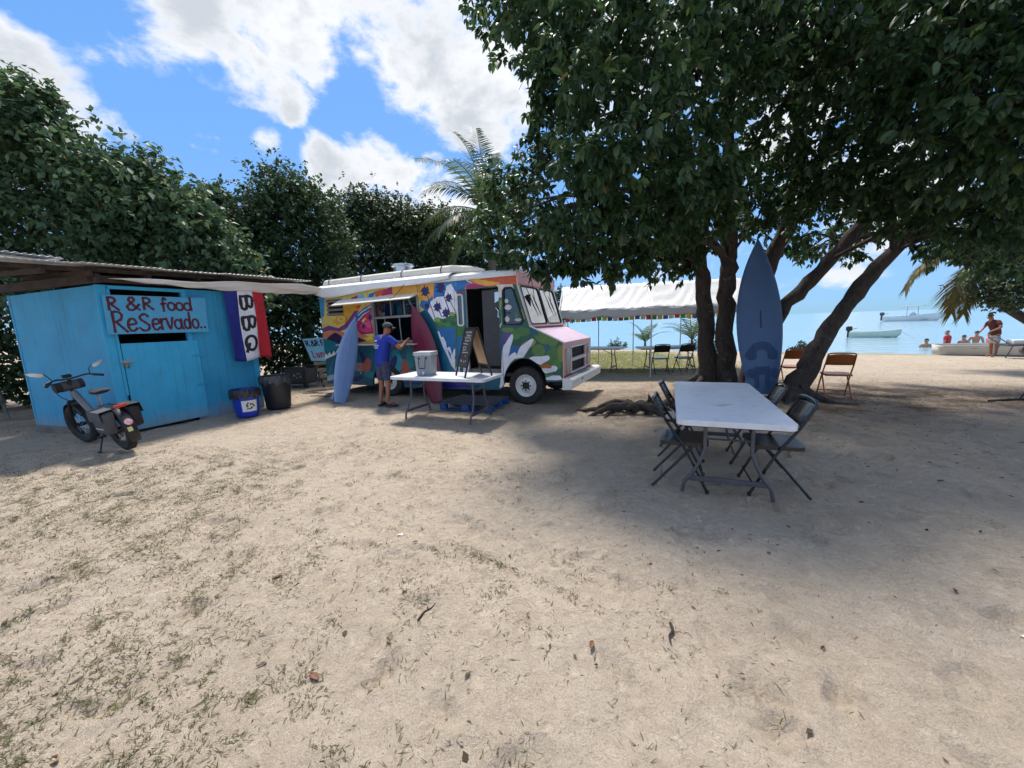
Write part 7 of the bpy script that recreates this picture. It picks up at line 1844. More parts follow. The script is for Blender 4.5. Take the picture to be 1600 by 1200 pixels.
mb = MB(); mb.tube([(.30, 0, .6), (.245, 0, .78)], .014, 8); mb.build('seat_post', BSIL, bike)
mb = MB()
secs = [(.05, .11, .85), (.12, .13, .86), (.22, .10, .86), (.33, .05, .85), (.42, .03, .835)]
vs = []
for x, w, z in secs:
    vs += [(x, -w, z - .02), (x, -w * .8, z + .018), (x, 0, z + .024), (x, w * .8, z + .018), (x, w, z - .02), (x, 0, z - .045)]
mb.add(vs, [(i * 6 + j, i * 6 + (j + 1) % 6, (i + 1) * 6 + (j + 1) % 6, (i + 1) * 6 + j) for i in range(4) for j in range(6)] + [tuple(range(6)), tuple(24 + j for j in range(6))])
mb.build('saddle', BLKC, bike, smooth=True, sub=1)
# rear rack, mudguards, panniers, lamp
mb = MB()
for s in (-1, 1): mb.tube([(.26, s * .06, .64), (-.26, s * .06, .66)], .008, 6); mb.tube([(-.12, s * .07, .65), (0, s * .085, WR)], .007, 6)
for x in (.2, .05, -.1, -.24): mb.tube([(x, -.06, .65), (x, .06, .65)], .007, 6)
mb.build('rear_rack', BKM, bike)
def guard(cx, a0, a1, r=.325):
    mb = MB()
    mb.grid(lambda u, v: (cx + (r + .012 * math.cos((v - .5) * 2.6)) * math.cos(R(a0 + (a1 - a0) * u)), -.062 + .124 * v, WR + (r + .012 * math.cos((v - .5) * 2.6)) * math.sin(R(a0 + (a1 - a0) * u))), 18, 6)
    return mb.build('mudguard', BKM, bike, smooth=True, solid=.004)
rg = guard(0, 60, 205)
guard(wb, 20, 150)
mb = MB(); mb.lathe([(.001, 0), (.045, 0), (.045, .004), (.001, .004)], 18, (0, 0, 0)); stk = mb.build('round_sticker', mat('sticker_red', srgb(190, 70, 80), .5, col2=srgb(220, 200, 205), vscale=40), rg); stk.location = (-.315, .0, WR + .145); stk.rotation_euler = (0, R(-65), 0)
mb = MB(); mb.box((0, 0, 0), (.06, .05, .004)); s2 = mb.build('square_sticker', mat('sticker_yellow', srgb(214, 214, 140), .5), rg); s2.location = (-.343, .02, WR + .05); s2.rotation_euler = (0, R(-82), 0)
mb = MB(); mb.box((-.27, 0, .665), (.035, .13, .04)); mb.build('tail_lamp', mat('tail_red', (.5, .05, .02), .25), bike, bevel=.008)
for s in (-1, 1):
    mm = GRY if s > 0 else BLKC
    mb = MB(); mb.add([(x, s * (.075 + d), z) for d, sh in ((0, 0), (.13, .02)) for x, z in ((-.24, .62 - sh), (.12, .62 - sh), (.09, .30 + sh), (-.20, .30 + sh))], [(0, 1, 2, 3), (4, 7, 6, 5), (0, 4, 5, 1), (1, 5, 6, 2), (2, 6, 7, 3), (3, 7, 4, 0)])
    pn = mb.build('pannier', mm, bike, bevel=.035, seg=3)
    mb = MB(); mb.add([(x, s * (.055 + y), z) for y, z in ((0, .645), (.16, .635), (.166, .5)) for x in (-.23, .11)], [(0, 1, 3, 2), (2, 3, 5, 4)]); mb.build('pannier_flap', mm, pn, solid=.01, bevel=.004)
    mb = MB(); mb.box((-.06, s * .209, .40), (.2, .004, .012)); mb.build('reflective_strip', mat('reflective', (.65, .65, .66), .4), pn)
mb = MB(); mb.lathe([(.085, .055), (.09, .062), (.09, .07), (.001, .072)], 20, (.42, 0, .33), axis='y'); mb.tube([(.42, .08, .33), (.30, .085, .22)], .01, 6); mb.box((.29, .12, .215), (.07, .08, .02)); mb.tube([(.42, -.08, .33), (.54, -.085, .44)], .01, 6); mb.box((.55, -.12, .445), (.07, .08, .02)); mb.build('crankset', BKM, bike)
mb = MB(); mb.tube([(.36, .05, .30), (.30, .19, .022)], .010, 8); mb.box((.295, .2, .02), (.05, .03, .012)); mb.build('kickstand', BKM, bike)

# ------------------------------------------------------------------ people
SKIN_D = mat('skin_brown', srgb(150, 100, 76), .55, var=.06)
SKIN_L = mat('skin_tan', srgb(188, 138, 110), .55, var=.06)
HAIR = mat('hair_dark', (.02, .016, .013), .6, var=.3, vscale=60)
HAIR_G = mat('hair_grey', (.12, .11, .10), .6, var=.3, vscale=60)

def skin_obj(name, V, E, m, parent, root=0, sub=2):
    """V: list of (pos, (rx, ry)); a skinned graph"""
    me = bpy.data.meshes.new(name)
    me.from_pydata([tuple(p) for p, _ in V], E, [])
    me.materials.append(m)
    o = bpy.data.objects.new(name, me)
    COL.objects.link(o)
    o.parent = parent
    md = o.modifiers.new('skin', 'SKIN'); md.use_smooth_shade = True; md.branch_smoothing = .3
    sk = me.skin_vertices[0].data
    for i, (_, r) in enumerate(V):
        sk[i].radius = r if isinstance(r, tuple) else (r, r)
        sk[i].use_root = (i == root)
    s = o.modifiers.new('sub', 'SUBSURF'); s.levels = sub; s.render_levels = sub
    return o

BASE_J = dict(pelvis=(0, 0, .90), waist=(0, -.005, 1.06), chest=(0, .0, 1.26), neck=(0, .005, 1.42), head=(0, .03, 1.50), crown=(0, .03, 1.60),
              hipL=(-.085, 0, .84), kneeL=(-.10, .01, .47), ankL=(-.10, -.02, .08), toeL=(-.115, .13, .035), hipR=(.085, 0, .84), kneeR=(.10, .01, .47), ankR=(.10, -.02, .08), toeR=(.115, .13, .035),
              shL=(-.17, 0, 1.365), elL=(-.25, -.02, 1.09), wrL=(-.26, .1, .86), shR=(.17, 0, 1.365), elR=(.25, -.02, 1.09), wrR=(.26, .1, .86))
def person(label, loc, rz, pose=None, shirt=None, shorts=None, skin=None, hair='short', cap=None, scale=1.0, sandals=False, group=None, hairm=None, lengths=(.5,), bottomless=False):
    J = dict(BASE_J)
    J.update(pose or {})
    J = {k: Vector(v) for k, v in J.items()}
    skin = skin or SKIN_D
    P = thing('person', label, 'person', loc, rz, group)
    P.scale = (scale,) * 3
    names = ['pelvis', 'waist', 'chest', 'neck', 'head', 'crown', 'hipL', 'kneeL', 'ankL', 'toeL', 'hipR', 'kneeR', 'ankR', 'toeR', 'shL', 'elL', 'wrL', 'shR', 'elR', 'wrR']
    rad = dict(pelvis=.112, waist=.105, chest=.122, neck=(.052, .052), head=(.075, .085), crown=(.068, .078), hipL=.085, kneeL=.056, ankL=.036, toeL=(.034, .026), hipR=.085, kneeR=.056, ankR=.036, toeR=(.034, .026), shL=.062, elL=.043, wrL=.029, shR=.062, elR=.043, wrR=.029)
    ed = [('pelvis', 'waist'), ('waist', 'chest'), ('chest', 'neck'), ('neck', 'head'), ('head', 'crown'), ('pelvis', 'hipL'), ('hipL', 'kneeL'), ('kneeL', 'ankL'), ('ankL', 'toeL'), ('pelvis', 'hipR'), ('hipR', 'kneeR'), ('kneeR', 'ankR'), ('ankR', 'toeR'), ('chest', 'shL'), ('shL', 'elL'), ('elL', 'wrL'), ('chest', 'shR'), ('shR', 'elR'), ('elR', 'wrR')]
    V = [(J[n], rad[n]) for n in names]
    E = [(names.index(a), names.index(b)) for a, b in ed]
    # hands: palm on the wrist, five bent fingers rooted in the palm
    for s, w, e in (('L', 'wrL', 'elL'), ('R', 'wrR', 'elR')):
        d = (J[w] - J[e]).normalized()
        sd = d.cross(Vector((0, 0, 1)))
        if sd.length < .2: sd = d.cross(Vector((0, 1, 0)))
        sd.normalize()
        dn = sd.cross(d)
        if dn.z > 0: dn = -dn
        i0 = len(V)
        pm = J[w] + d * .075
        V.append((pm, (.034, .018)))
        E.append((names.index(w), i0))
        for k, (o, l) in enumerate(((-.026, .062), (-.009, .074), (.009, .07), (.026, .055))):
            b = len(V)
            q = pm + sd * o + d * .012
            V += [(q, .0085), (q + d * l * .55 + dn * .006, .0085), (q + d * l * .9 + dn * .03, .007)]
            E += [(b, b + 1), (b + 1, b + 2)]
        b = len(V); q = J[w] + d * .04 - sd * .02
        V += [(q, .0105), (q - sd * .028 + d * .03 + dn * .006, .0095), (q - sd * .036 + d * .062 + dn * .012, .008)]
        E += [(b, b + 1), (b + 1, b + 2)]
    skin_obj('body', V, E, skin, P)
    hd, cr = J['head'], J['crown']
    up = (cr - hd).normalized()
    fw = Vector((pose or {}).get('_face', (0, 1, 0))) if pose else Vector((0, 1, 0))
    fw = (fw - up * fw.dot(up)).normalized(); rt = fw.cross(up)
    hc = hd.lerp(cr, .5)
    # face
    fm = MB()
    fm.tube([hc + fw * .085 + up * .012, hc + fw * .105 - up * .012, hc + fw * .09 - up * .022], [.008, .014, .008], 6)
    fm.build('nose', skin, P, smooth=True)
    for s in (-1, 1):
        mb = MB(); mb.lathe([(.001, -.011), (.009, -.006), (.011, 0), (.009, .006), (.001, .011)], 8, hc + fw * .08 + rt * s * .03 + up * .018); mb.build('eye', HAIR, P, smooth=True)
        mb = MB(); mb.lathe([(.001, -.03), (.012, -.02), (.018, .0), (.014, .02), (.001, .03)], 8, hc + rt * s * .082 - up * .0); mb.build('ear', skin, P, smooth=True)
    mb = MB(); mb.tube([hc + fw * .084 - up * .045 - rt * .02, hc + fw * .092 - up * .047, hc + fw * .084 - up * .045 + rt * .02], .005, 5); mb.build('mouth', mat('lip', srgb(130, 70, 62), .5), P, smooth=True)
    hm = hairm or HAIR
    if hair:
        mb = MB()
        def hp(u, v):
            th, ph = 2 * PI * u, v * (1.75 if hair == 'long' else 1.5)
            fwd = math.cos(th)
            ph *= 1 - .38 * max(0, fwd)
            q = fw * (fwd * math.sin(ph) * .096) + rt * (math.sin(th) * math.sin(ph) * .086) + up * (math.cos(ph) * .098)
            if hair == 'long' and v > .85 and fwd < .3: q -= up * .12
            return hc + q + up * .022 - fw * .006
        mb.grid(hp, 20, 8); mb.build('hair', hm, P, smooth=True)
    if cap:
        mb = MB()
        mb.grid(lambda u, v: hc + up * .035 + fw * (math.cos(2 * PI * u) * math.sin(v * 1.5) * .106) + rt * (math.sin(2 * PI * u) * math.sin(v * 1.5) * .096) + up * (math.cos(v * 1.5) * .095), 20, 8)
        cp_ = mb.build('cap', cap, P, smooth=True, solid=.004)
        mb = MB(); mb.grid(lambda u, v: hc + up * (.04 - .02 * v - .012 * (2 * u - 1) ** 2) + fw * (.09 + .075 * v * (1 - (2 * u - 1) ** 2 * .6)) + rt * ((2 * u - 1) * .08), 8, 3); mb.build('brim', cap, cp_, smooth=True, solid=.004)
    def cloth(name, pts, edges, m):
        return skin_obj(name, pts, edges, m, P)
    if shirt:
        g = .022
        sl = .72
        V2 = [(J['pelvis'] + Vector((0, 0, -.12)), .152), (J['pelvis'] + Vector((0, 0, .02)), .15), (J['waist'], .146), (J['chest'], .158), (J['neck'] - (J['neck'] - J['chest']) * .15, .075), (J['shL'], .086), (J['shL'].lerp(J['elL'], sl), .064), (J['shR'], .086), (J['shR'].lerp(J['elR'], sl), .064)]
        cloth('shirt', V2, [(0, 1), (1, 2), (2, 3), (3, 4), (3, 5), (5, 6), (3, 7), (7, 8)], shirt)
    if shorts:
        V3 = [(J['pelvis'] + Vector((0, 0, .08)), .128), (J['pelvis'] + Vector((0, 0, -.03)), .132), (J['hipL'], .103), (J['hipL'].lerp(J['kneeL'], .5), .098), (J['hipL'].lerp(J['kneeL'], .95), .088), (J['hipR'], .103), (J['hipR'].lerp(J['kneeR'], .5), .098), (J['hipR'].lerp(J['kneeR'], .95), .088)]
        cloth('shorts', V3, [(0, 1), (1, 2), (2, 3), (3, 4), (1, 5), (5, 6), (6, 7)], shorts)
    if sandals:
        for a, t in (('ankL', 'toeL'), ('ankR', 'toeR')):
            d = (J[t] - J[a]); d.z = 0; d.normalize(); sdv = Vector((d.y, -d.x, 0))
            c = J[a].copy(); c.z = 0.012
            mb = MB(); mb.prism([(-.06, -.036), (.06, -.04), (.16, -.05), (.21, -.03), (.215, .02), (.16, .048), (.06, .036), (-.06, .034)], c - Vector((0, 0, .012)), d, sdv, (0, 0, .022)); sn_ = mb.build('sandal', RUBBER, P, bevel=.006)
            mb = MB(); mb.tube(smooth_pts([c + d * .06 + sdv * .045 + Z * .01, c + d * .09 + sdv * .02 + Z * .06, c + d * .16 + Z * .02, c + d * .09 - sdv * .02 + Z * .06, c + d * .06 - sdv * .045 + Z * .01], 3), .008, 6); mb.build('strap', RUBBER, sn_, smooth=True)
    return P

SHORT_P = mat('patterned_shorts', (.01, .012, .04), .8, col2=(.09, .10, .19), vscale=26)
man1 = person('man in blue shirt and patterned shorts ordering at truck window', (-2.56, 7.64, 0), R(-32),
    dict(pelvis=(0, -.01, .90), waist=(.01, .01, 1.07), chest=(.03, .06, 1.27), neck=(.05, .10, 1.42), head=(.07, .13, 1.49), crown=(.075, .135, 1.585), shL=(-.14, .06, 1.36), elL=(-.14, .26, 1.16), wrL=(.08, .42, 1.25), shR=(.20, .05, 1.36), elR=(.36, .16, 1.14), wrR=(.36, .36, 1.30),
         hipL=(-.085, 0, .84), kneeL=(-.10, .02, .47), ankL=(-.11, -.04, .08), toeL=(-.15, .11, .035), kneeR=(.09, .02, .47), ankR=(.09, -.03, .08), toeR=(.2, .06, .035), _face=(.75, .66, 0)),
    mat('shirt_blue', srgb(20, 50, 156), .75, var=.12, vscale=5, bump=.5, bscale=14), SHORT_P, SKIN_D, 'short', mat('cap_grey', srgb(62, 70, 72), .85, var=.15, vscale=20), 1.0, True, None, HAIR_G)
# small white print on the back of the shirt
for k, (x, z, w) in enumerate(((-.05, 1.31, .05), (-.03, 1.25, .08), (.0, 1.22, .13), (-.01, 1.195, .11), (.0, 1.17, .09))):
    mb = MB(); mb.box((x + .01, -.118 + (z - 1.2) * .30, z), (w, .006, .010 if k else .03)); mb.build('shirt_print', mat('print_white', (.7, .72, .75), .7), man1)

man2 = person('man in dark red shirt and pale shorts beside beached dinghy', (15.5, 12.3, -.05), R(75),
    dict(chest=(0, .10, 1.24), waist=(0, .03, 1.06), neck=(0, .17, 1.38), head=(0, .22, 1.45), crown=(0, .24, 1.55), shL=(-.17, .1, 1.33), elL=(-.34, .12, 1.12), wrL=(-.22, .3, .98), shR=(.17, .1, 1.33), elR=(.36, .1, 1.13), wrR=(.24, .28, .98)),
    mat('shirt_maroon', srgb(78, 34, 32), .8, var=.12), mat('shorts_pale', srgb(184, 178, 176), .8, var=.1), SKIN_D, 'short', None, .86)
for lab, x, y, z, hr, sh, sc, rz in [('lone dark-haired bather low in the water left of dinghy', 18.6, 17.2, -1.2, 'short', None, .88, 150), ('grey-haired bather in red top standing in the sea', 19.3, 17.0, -.86, 'short', mat('top_red', srgb(196, 40, 50), .7), .88, 20), ('small dark-haired bather at left of the group of three', 19.7, 16.7, -1.0, 'short', None, .84, 100), ('bather at middle of the group of three behind dinghy', 20.1, 16.6, -.9, 'short', None, .88, -60), ('long-haired bather in pink top at right of three', 20.4, 16.35, -.96, 'long', mat('top_pink', srgb(206, 110, 116), .7), .88, 60)]:
    person(lab, (x, y, z), R(rz), None, sh, None, SKIN_L, hr, None, sc, False, 'bathers in the sea', HAIR_G if 'grey' in lab else HAIR)

# ------------------------------------------------------------------ boats
def hull(t, L, B, D, m, name='hull', bow=.35, keel=.0, nu=22, flare=.15, solid=.03):
    """stern at -L/2, bow at +L/2 along x"""
    mb = MB()
    def pt(u, v):
        side = 1 if v >= .5 else -1
        w = abs(v - .5) * 2
        f = max(0, (u - .42) / .58)
        b = B / 2 * (1 - f ** 2.3) * (.9 + .1 * min(1, u / .3))
        zg = D * (1 + bow * u ** 2.4)
        zk = keel + D * .75 * max(0, (u - .82) / .18) ** 1.8
        if w < .5: y, z = b * (1 - flare) * (w / .5), zk + (zg - zk) * .18 * (w / .5) ** 1.4
        else:
            q = (w - .5) / .5
            y, z = b * (1 - flare + flare * q), zk + (zg - zk) * (.18 + .82 * q)
        return (-L / 2 + L * u, side * y, z)
    mb.grid(pt, nu, 16)
    n = 17
    mb.add([pt(0, j / 16) for j in range(n)], [tuple(range(n))])
    h = mb.build(name, m, t, smooth=True, solid=solid)
    for side in (0, 1):
        g = MB(); g.tube([pt(i / nu, side) for i in range(nu + 1)], .028, 6); g.build('gunwale', m, t, smooth=True)
    return pt

def outboard(t, x, z, s=1.0, m=None):
    mm = m or mat('outboard_black', (.02, .02, .022), .3, var=.2)
    o = empty('outboard_motor', (x, 0, z)); o.parent = t; o.scale = (s,) * 3
    mb = MB(); mb.box((0, 0, .28), (.36, .28, .34)); mb.build('cowling', mm, o, bevel=.08, seg=3)
    mb = MB(); mb.box((-.02, 0, -.12), (.16, .12, .55)); mb.build('leg', mm, o, bevel=.03)
    mb = MB(); mb.tube([(.12, 0, .2), (.45, 0, .32)], .02, 6); mb.build('tiller', mm, o)
    return o

HWH = mat('boat_white', srgb(222, 224, 222), .4, var=.05, vscale=2, dirt=.12)
HGN = mat('boat_pale_green', srgb(196, 208, 194), .45, var=.06, vscale=2, dirt=.15)
HGY = mat('boat_grey_white', srgb(196, 192, 182), .5, var=.08, vscale=2, dirt=.2)
HIN = mat('boat_inside', srgb(150, 158, 150), .6, dirt=.2)
dg = thing('dinghy', 'long pale dinghy pulled up on the beach before bathers', 'boat', (17.0, 13.1, -.13), R(-31))
hull(dg, 3.4, 1.05, .38, HGY, bow=.3)
for x in (-.9, .0, .9):
    mb = MB(); mb.box((x, 0, .3), (.22, 1.02, .03)); mb.build('thwart', HIN, dg)
mb = MB(); mb.box((-.1, 0, .07), (2.6, .8, .02)); mb.build('floor', HIN, dg)
sk_ = thing('skiff', 'small pale green skiff with outboard motor afloat near shore', 'boat', (23.6, 25.0, -.25), R(-48))
sk_.scale = (.88,) * 3
hull(sk_, 2.75, 1.15, .52, HGN, bow=.35)
mb = MB(); mb.box((-.3, 0, .3), (.24, 1.0, .03)); mb.build('thwart', HIN, sk_)
mb = MB(); mb.box((-.1, 0, .2), (2.0, .9, .02)); mb.build('floor', HIN, sk_)
outboard(sk_, -1.45, .5, 1.05)
mb = MB(); mb.tube(smooth_pts([(1.36, 0, .6), (1.7, .0, .3), (2.1, 0, .1)], 3), .012, 5); mb.build('mooring_rope', POLE, sk_)
cc = thing('motorboat', 'white centre-console motorboat anchored far out on the sea', 'boat', (61.0, 59.0, -.5), R(-44))
cc.scale = (.9,) * 3
hull(cc, 7.0, 2.2, 1.25, HWH, bow=.42)
mb = MB(); mb.box((-.6, 0, .7), (5.0, 1.8, .05)); mb.build('deck', HIN, cc)
mb = MB(); mb.prism([(-.3, .7), (.75, .7), (.55, 1.6), (.2, 1.95), (-.2, 1.6)], (0, -.45, 0), (1, 0, 0), (0, 0, 1), (0, .9, 0)); mb.build('console', HWH, cc, bevel=.06)
for x, y in ((-.6, -.7), (-.6, .7), (.8, -.7), (.8, .7)):
    mb = MB(); mb.tube([(x, y, .8), (x * .9, y * .95, 2.75)], .03, 6); mb.build('top_post', POLE, cc)
mb = MB(); mb.grid(lambda u, v: (-1.4 + 2.9 * u, -.95 + 1.9 * v, 2.78 + .08 * math.sin(PI * v) + .1 * u), 6, 6); mb.build('canvas_top', mat('boat_canvas', srgb(150, 150, 150), .7), cc, smooth=True, solid=.04)
mb = MB(); mb.box((-1.5, 0, 1.0), (.5, .9, .7)); mb.build('helm_seat', HWH, cc, bevel=.06)
outboard(cc, -3.6, 1.25, 1.7, mat('outboard_grey', (.09, .09, .1), .35)); 

# ---- fishing cart beside the standing man
fc = thing('beach_cart', 'two-wheeled beach cart with balloon tyres in front of man', 'cart', (15.6, 11.75, 0), R(-20))
mb = MB(); mb.box((0, 0, .38), (.75, .5, .06)); mb.build('deck', LEGM, fc, bevel=.01)
for y in (-.3, .3):
    w = empty('wheel', (.42, y, .2)); w.parent = fc
    mb = MB(); mb.lathe([(.06, -.09), (.15, -.1), (.2, -.05), (.2, .05), (.15, .1), (.06, .09)], 20, axis='y'); mb.build('tyre', mat('balloon_tyre', srgb(120, 116, 110), .7), w, smooth=True)
    mb = MB(); mb.cyl((0, -.05, 0), (0, .05, 0), .062, n=12); mb.build('hub', LEGM, w)
    mb = MB(); mb.tube([(-.3, y * .8, .36), (-.42, y * .8, .0)], .014, 6); mb.build('leg', LEGM, fc)
mb = MB(); mb.tube([(-.35, -.2, .4), (-.62, -.2, .62), (-.62, .2, .62), (-.35, .2, .4)], .014, 6); mb.build('handle', LEGM, fc)
mb = MB(); mb.box((-.05, .0, .47), (.36, .3, .12)); mb.build('bait_tray', HWH, fc, bevel=.015)
rod = thing('fishing_rod', 'upright fishing rod standing in the beach cart', 'fishing rod', (15.95, 11.75, .36))
mb = MB(); mb.tube(smooth_pts([(0, 0, 0), (.04, 0, .6), (.14, .02, 1.3), (.26, .04, 2.0)], 4), lerp_list([.014, .011, .008, .004], 4), 6); mb.build('blank', RUBBER, rod, smooth=True)
mb = MB(); mb.cyl((.03, -.04, .35), (.03, .04, .35), .035, n=12); mb.build('reel', LEGM, rod)

# ------------------------------------------------------------------ grass, litter, fallen leaves
def gz_many(x, y):
    i = np.clip(np.searchsorted(gx, x), 1, nx - 1); j = np.clip(np.searchsorted(gy, y), 1, ny - 1)
    return GZ[i, j]

def blades(name, bx, by, length, width, flat, material, bz=None):
    """one narrow bent blade at every (bx, by)"""
    n = len(bx)
    z = gz_many(bx, by) - .004 if bz is None else bz
    az = RNG.uniform(0, 2 * PI, n)
    L_ = length * RNG.uniform(.5, 1.3, n)
    el = np.clip(flat + RNG.normal(size=n) * .35, .05, 1.45)
    d = np.stack([np.cos(az) * np.cos(el), np.sin(az) * np.cos(el), np.sin(el)], 1)
    s = np.stack([-np.sin(az), np.cos(az), np.zeros(n)], 1) * (width * RNG.uniform(.7, 1.3, n))[:, None]
    b = np.stack([bx, by, z], 1)
    m_ = b + d * (L_ * .55)[:, None]
    d2 = d * np.array((1, 1, .25)); d2[:, 2] -= .15
    side2 = s / np.maximum(np.linalg.norm(s, axis=1, keepdims=True), 1e-9) * RNG.normal(size=(n, 1)) * (L_ * .18)[:, None]
    t = m_ + d2 * (L_ * .55)[:, None] + side2
    t[:, 2] = np.maximum(t[:, 2], z + .003)
    V = np.stack([b - s, b + s, m_ + s * .8, m_ - s * .8, t], 1).reshape(-1, 3)
    F = (np.array([(0, 1, 2), (0, 2, 3), (3, 2, 4)])[None] + (np.arange(n) * 5)[:, None, None]).reshape(-1, 3)
    return np_mesh(name, V, F, material)

GRASS = leaf_material('beach_grass', [(0, (.10, .082, .042)), (.35, (.16, .13, .07)), (.55, (.085, .092, .036)), (.8, (.10, .12, .042)), (1, (.24, .2, .12))], .7, .25, .2)
nt_ = 150000
tx, ty = RNG.uniform(-8.5, 2.2, nt_), RNG.uniform(.45, 6.0, nt_)
patch = noise2(tx, ty, 3.4, .9) * .35 + noise2(tx, ty, 1.1, 2.0) * .25 + noise2(tx, ty, 13.0, .2) * .45
edge = np.clip((1.35 - tx + .05 * (ty - 1)) / .9, 0, 1) * np.clip((5.7 - ty) / 1.6, 0, 1)
left = np.clip((-tx + .8) / 4.0, 0, 1)
near_ = np.clip(1.6 / (ty + .6), .3, 1.0)
prob = np.clip(patch * .8 + .04 + .25 * left, .03, 1) * edge * (.28 + .72 * left) * near_
k = RNG.uniform(size=nt_) < prob * 3.0
tx, ty = tx[k], ty[k]
rep = RNG.integers(3, 9, len(tx))
bx = np.repeat(tx, rep) + RNG.normal(size=rep.sum()) * .024
by = np.repeat(ty, rep) + RNG.normal(size=rep.sum()) * .024
tag(blades('grass', bx, by, .040, .0021, .22, GRASS), 'sparse short beach grass scattered over the sand at left', 'grass', kind='stuff')
LAWN = leaf_material('lawn_grass', [(0, (.15, .16, .05)), (.5, (.2, .22, .07)), (1, (.26, .25, .1))], .7, .3, .2)
n = 42000
lx, ly = RNG.uniform(-.5, 9.5, n), RNG.uniform(11.2, 21.5, n)
k = (np.exp(-(((lx - 4.0) / 3.8) ** 4 + ((ly - 15.5) / 4.4) ** 4)) > RNG.uniform(.15, .9, n)) & (sea_dist(lx, ly) < -2.4)
tag(blades('lawn', lx[k], ly[k], .085, .006, .7, LAWN), 'yellowish green lawn between the tent and the shore', 'lawn', kind='stuff')
# twig and leaf crumbs: everywhere thin, thick below the tree and behind the truck
LIT = leaf_material('leaf_litter', [(0, (.05, .036, .024)), (.5, (.10, .07, .045)), (.85, (.17, .12, .075)), (1, (.3, .24, .17))], .85, .05, .2)
n = 34000
lx, ly = RNG.uniform(-9, 11, n), RNG.uniform(.6, 13, n)
dn_ = .075 + .75 * np.exp(-(((lx - 4.8) / 3.6) ** 2 + ((ly - 7.0) / 1.7) ** 2)) + .6 * np.exp(-(((lx - 9) / 3.5) ** 2 + ((ly - 6.5) / .8) ** 2)) + .8 * np.exp(-(((lx + 3) / 4) ** 2 + ((ly - 10.5) / 1.6) ** 2)) + .5 * np.exp(-(((lx + 8.5) / 2.) ** 2 + ((ly - 7.2) / 1.2) ** 2))
k = RNG.uniform(size=n) < dn_
P = np.stack([lx[k], ly[k], gz_many(lx[k], ly[k]) + .004], 1)
m_ = len(P)
az = RNG.uniform(0, 2 * PI, m_)
D = unit(np.stack([np.cos(az), np.sin(az), RNG.normal(size=m_) * .12], 1))
up = unit(np.stack([RNG.normal(size=m_) * .3, RNG.normal(size=m_) * .3, np.ones(m_)], 1))
S = unit(np.cross(D, up)); N_ = np.cross(S, D)
tag(leaf_mesh('leaf_litter', (P, S * RNG.uniform(.15, .9, (m_, 1)), D, N_, RNG.uniform(.012, .05, m_)), LEAF_TS, LEAF_FS, LIT, None), 'brown twig and leaf litter strewn over the sand', 'litter', kind='stuff')

# single dry leaves and sticks that show in the foreground
DRY = [mat('dry_leaf_%d' % i, c, .7, var=.2, vscale=30) for i, c in enumerate((srgb(112, 74, 54), srgb(84, 58, 44), srgb(146, 116, 84), srgb(168, 150, 128)))]
def dry_leaf_mesh(i):
    mb = MB()
    def lf(u, v):
        y = u
        w = .24 * math.sin(PI * min(1, u * 1.02)) ** .8 * (2 * v - 1)
        return (w, y, .10 * (2 * v - 1) ** 2 * (1 + .6 * i) + .08 * math.sin(u * 3 + i) + .03)
    mb.grid(lf, 8, 4)
    return mb
dl = []
for i in range(4):
    o = dry_leaf_mesh(i).build('fallen_leaf', DRY[i], None, smooth=True, solid=.02)
    dl.append(o)
LEAFSPOT = [(-.93, 1.53, 0, 60, .08, 'reddish brown dry leaf standing out at bottom, left of centre'), (-1.22, 1.62, 3, 110, .06, 'pale curled leaf left of the reddish leaf at bottom'), (-1.55, 2.3, 0, 140, .07, 'reddish leaf higher up in the left grass'), (-.66, 1.72, 2, 40, .05, 'tan leaf just right of the reddish leaf at bottom'),
    (-2.05, 1.58, 3, 120, .08, 'pale bleached leaf in the grass near lower left corner'), (.35, 1.66, 0, 150, .07, 'reddish brown leaf on the sand edge right of bottom centre'), (.25, 1.12, 2, 120, .06, 'tan leaf at bottom edge right of centre'), (-1.75, 1.22, 2, 70, .08, 'tan leaf by the lower left corner'),
    (2.9, 3.0, 1, 60, .06, 'dark brown leaf right of the table near foot'), (2.45, 1.95, 1, 130, .06, 'dark brown leaf on bare sand at lower right'), (1.45, 1.62, 1, 130, .05, 'dark brown leaf on bare sand under the table, nearest camera'), (-2.9, 1.95, 1, 65, .06, 'dark leaf in the grass at far left'), (3.9, 3.3, 0, 80, .07, 'reddish leaf on shaded sand far right of table'), (.9, 2.95, 2, 70, .05, 'tan leaf on sand left of the table feet'), (-.05, 2.4, 1, 30, .04, 'small dark leaf alone on sand at middle of foreground')]
_used = set()
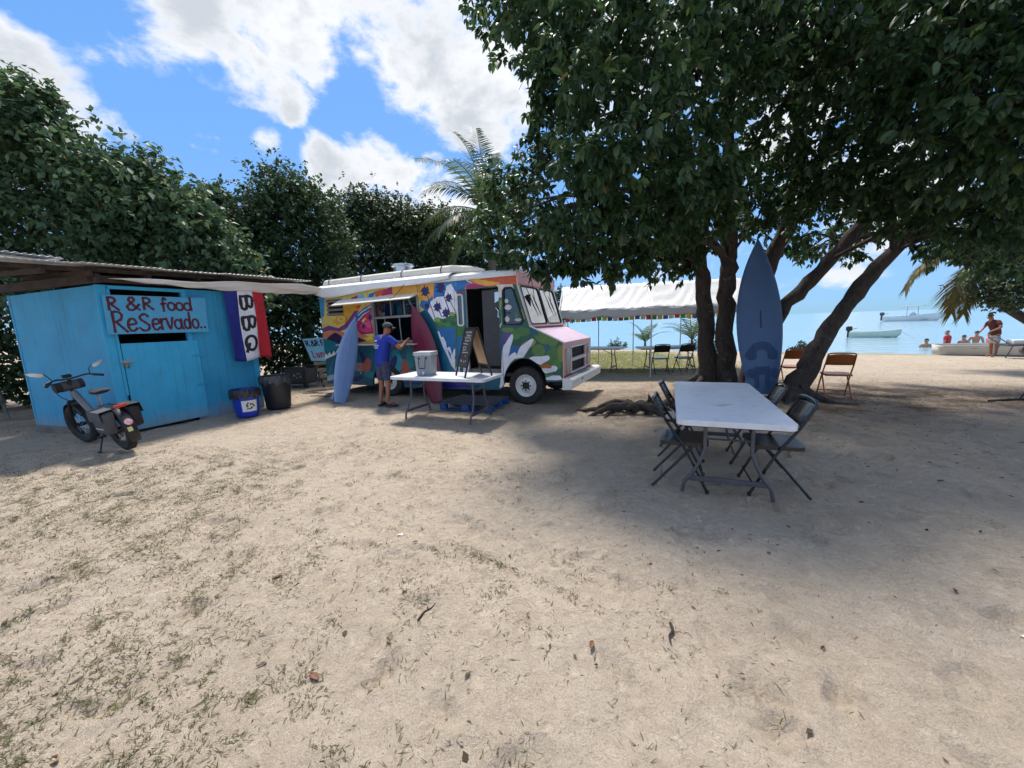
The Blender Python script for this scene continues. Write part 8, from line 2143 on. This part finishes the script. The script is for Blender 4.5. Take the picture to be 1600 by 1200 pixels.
for q, (x, y, i, a, s, lab) in enumerate(LEAFSPOT):
    o = dl[i] if i not in _used else dl[i].copy()
    if i in _used: COL.objects.link(o)
    _used.add(i)
    o.location = (x, y, ground_z(x, y) + .002); o.rotation_euler = (RNG.normal() * .15, RNG.normal() * .2, R(a)); o.scale = (s * .75,) * 3
    tag(o, lab, 'leaf', 'dry leaves on the foreground sand')
for q, (x0, y0, x1, y1, r, lab) in enumerate([(.78, 1.78, .73, 1.65, .007, 'short thick brown stick lying on sand right of centre'), (-.55, 1.85, -.48, 1.97, .006, 'small brown stick in the grass near bottom centre'), (-4.9, 9.2, -4.2, 9.0, .012, 'bare stick on the ground before the generator'), (-5.3, 9.6, -4.5, 9.5, .012, 'dry branch lying beside the truck tail'), (8.0, 6.3, 9.2, 6.15, .02, 'dark fallen branch in the tree shade at right')]):
    o = thing('stick', lab, 'stick', (x0, y0, ground_z(x0, y0)))
    d = Vector((x1 - x0, y1 - y0, 0)); s = Vector((-d.y, d.x, 0)).normalized()
    mb = MB(); mb.tube(smooth_pts([Vector((0, 0, r * .6)), d * .4 + s * d.length * .07 + Z * r, d * .7 - s * d.length * .05 + Z * r * 1.3, d + Z * r], 3), lerp_list([r, r * 1.1, r * .8, r * .4], 3), 6); mb.build('shaft', bark(), o, smooth=True)
    mb = MB(); mb.tube([d * .55 + Z * r, d * .7 + s * d.length * .14 + Z * r * 2], [r * .6, r * .25], 5); mb.build('spur', bark(), o)
for q, (x, y, s, lab) in enumerate([(2.42, 1.62, .018, 'small white paper scrap on bare sand at right'), (-.9, 2.75, .02, 'small white scrap on the sand left of centre'), (1.35, 2.75, .012, 'tiny pale shell on the sand below the table')]):
    mb = MB(); mb.grid(lambda u, v: ((u - .5) * 2, (v - .5) * 1.4, .25 * math.sin(u * 4) * math.cos(v * 3) + .3), 4, 4); o = mb.build('paper_scrap', mat('scrap_white', (.7, .69, .67), .7), None, smooth=True, solid=.04); o.location = (x, y, ground_z(x, y)); o.scale = (s, s, s); tag(o, lab, 'scrap')
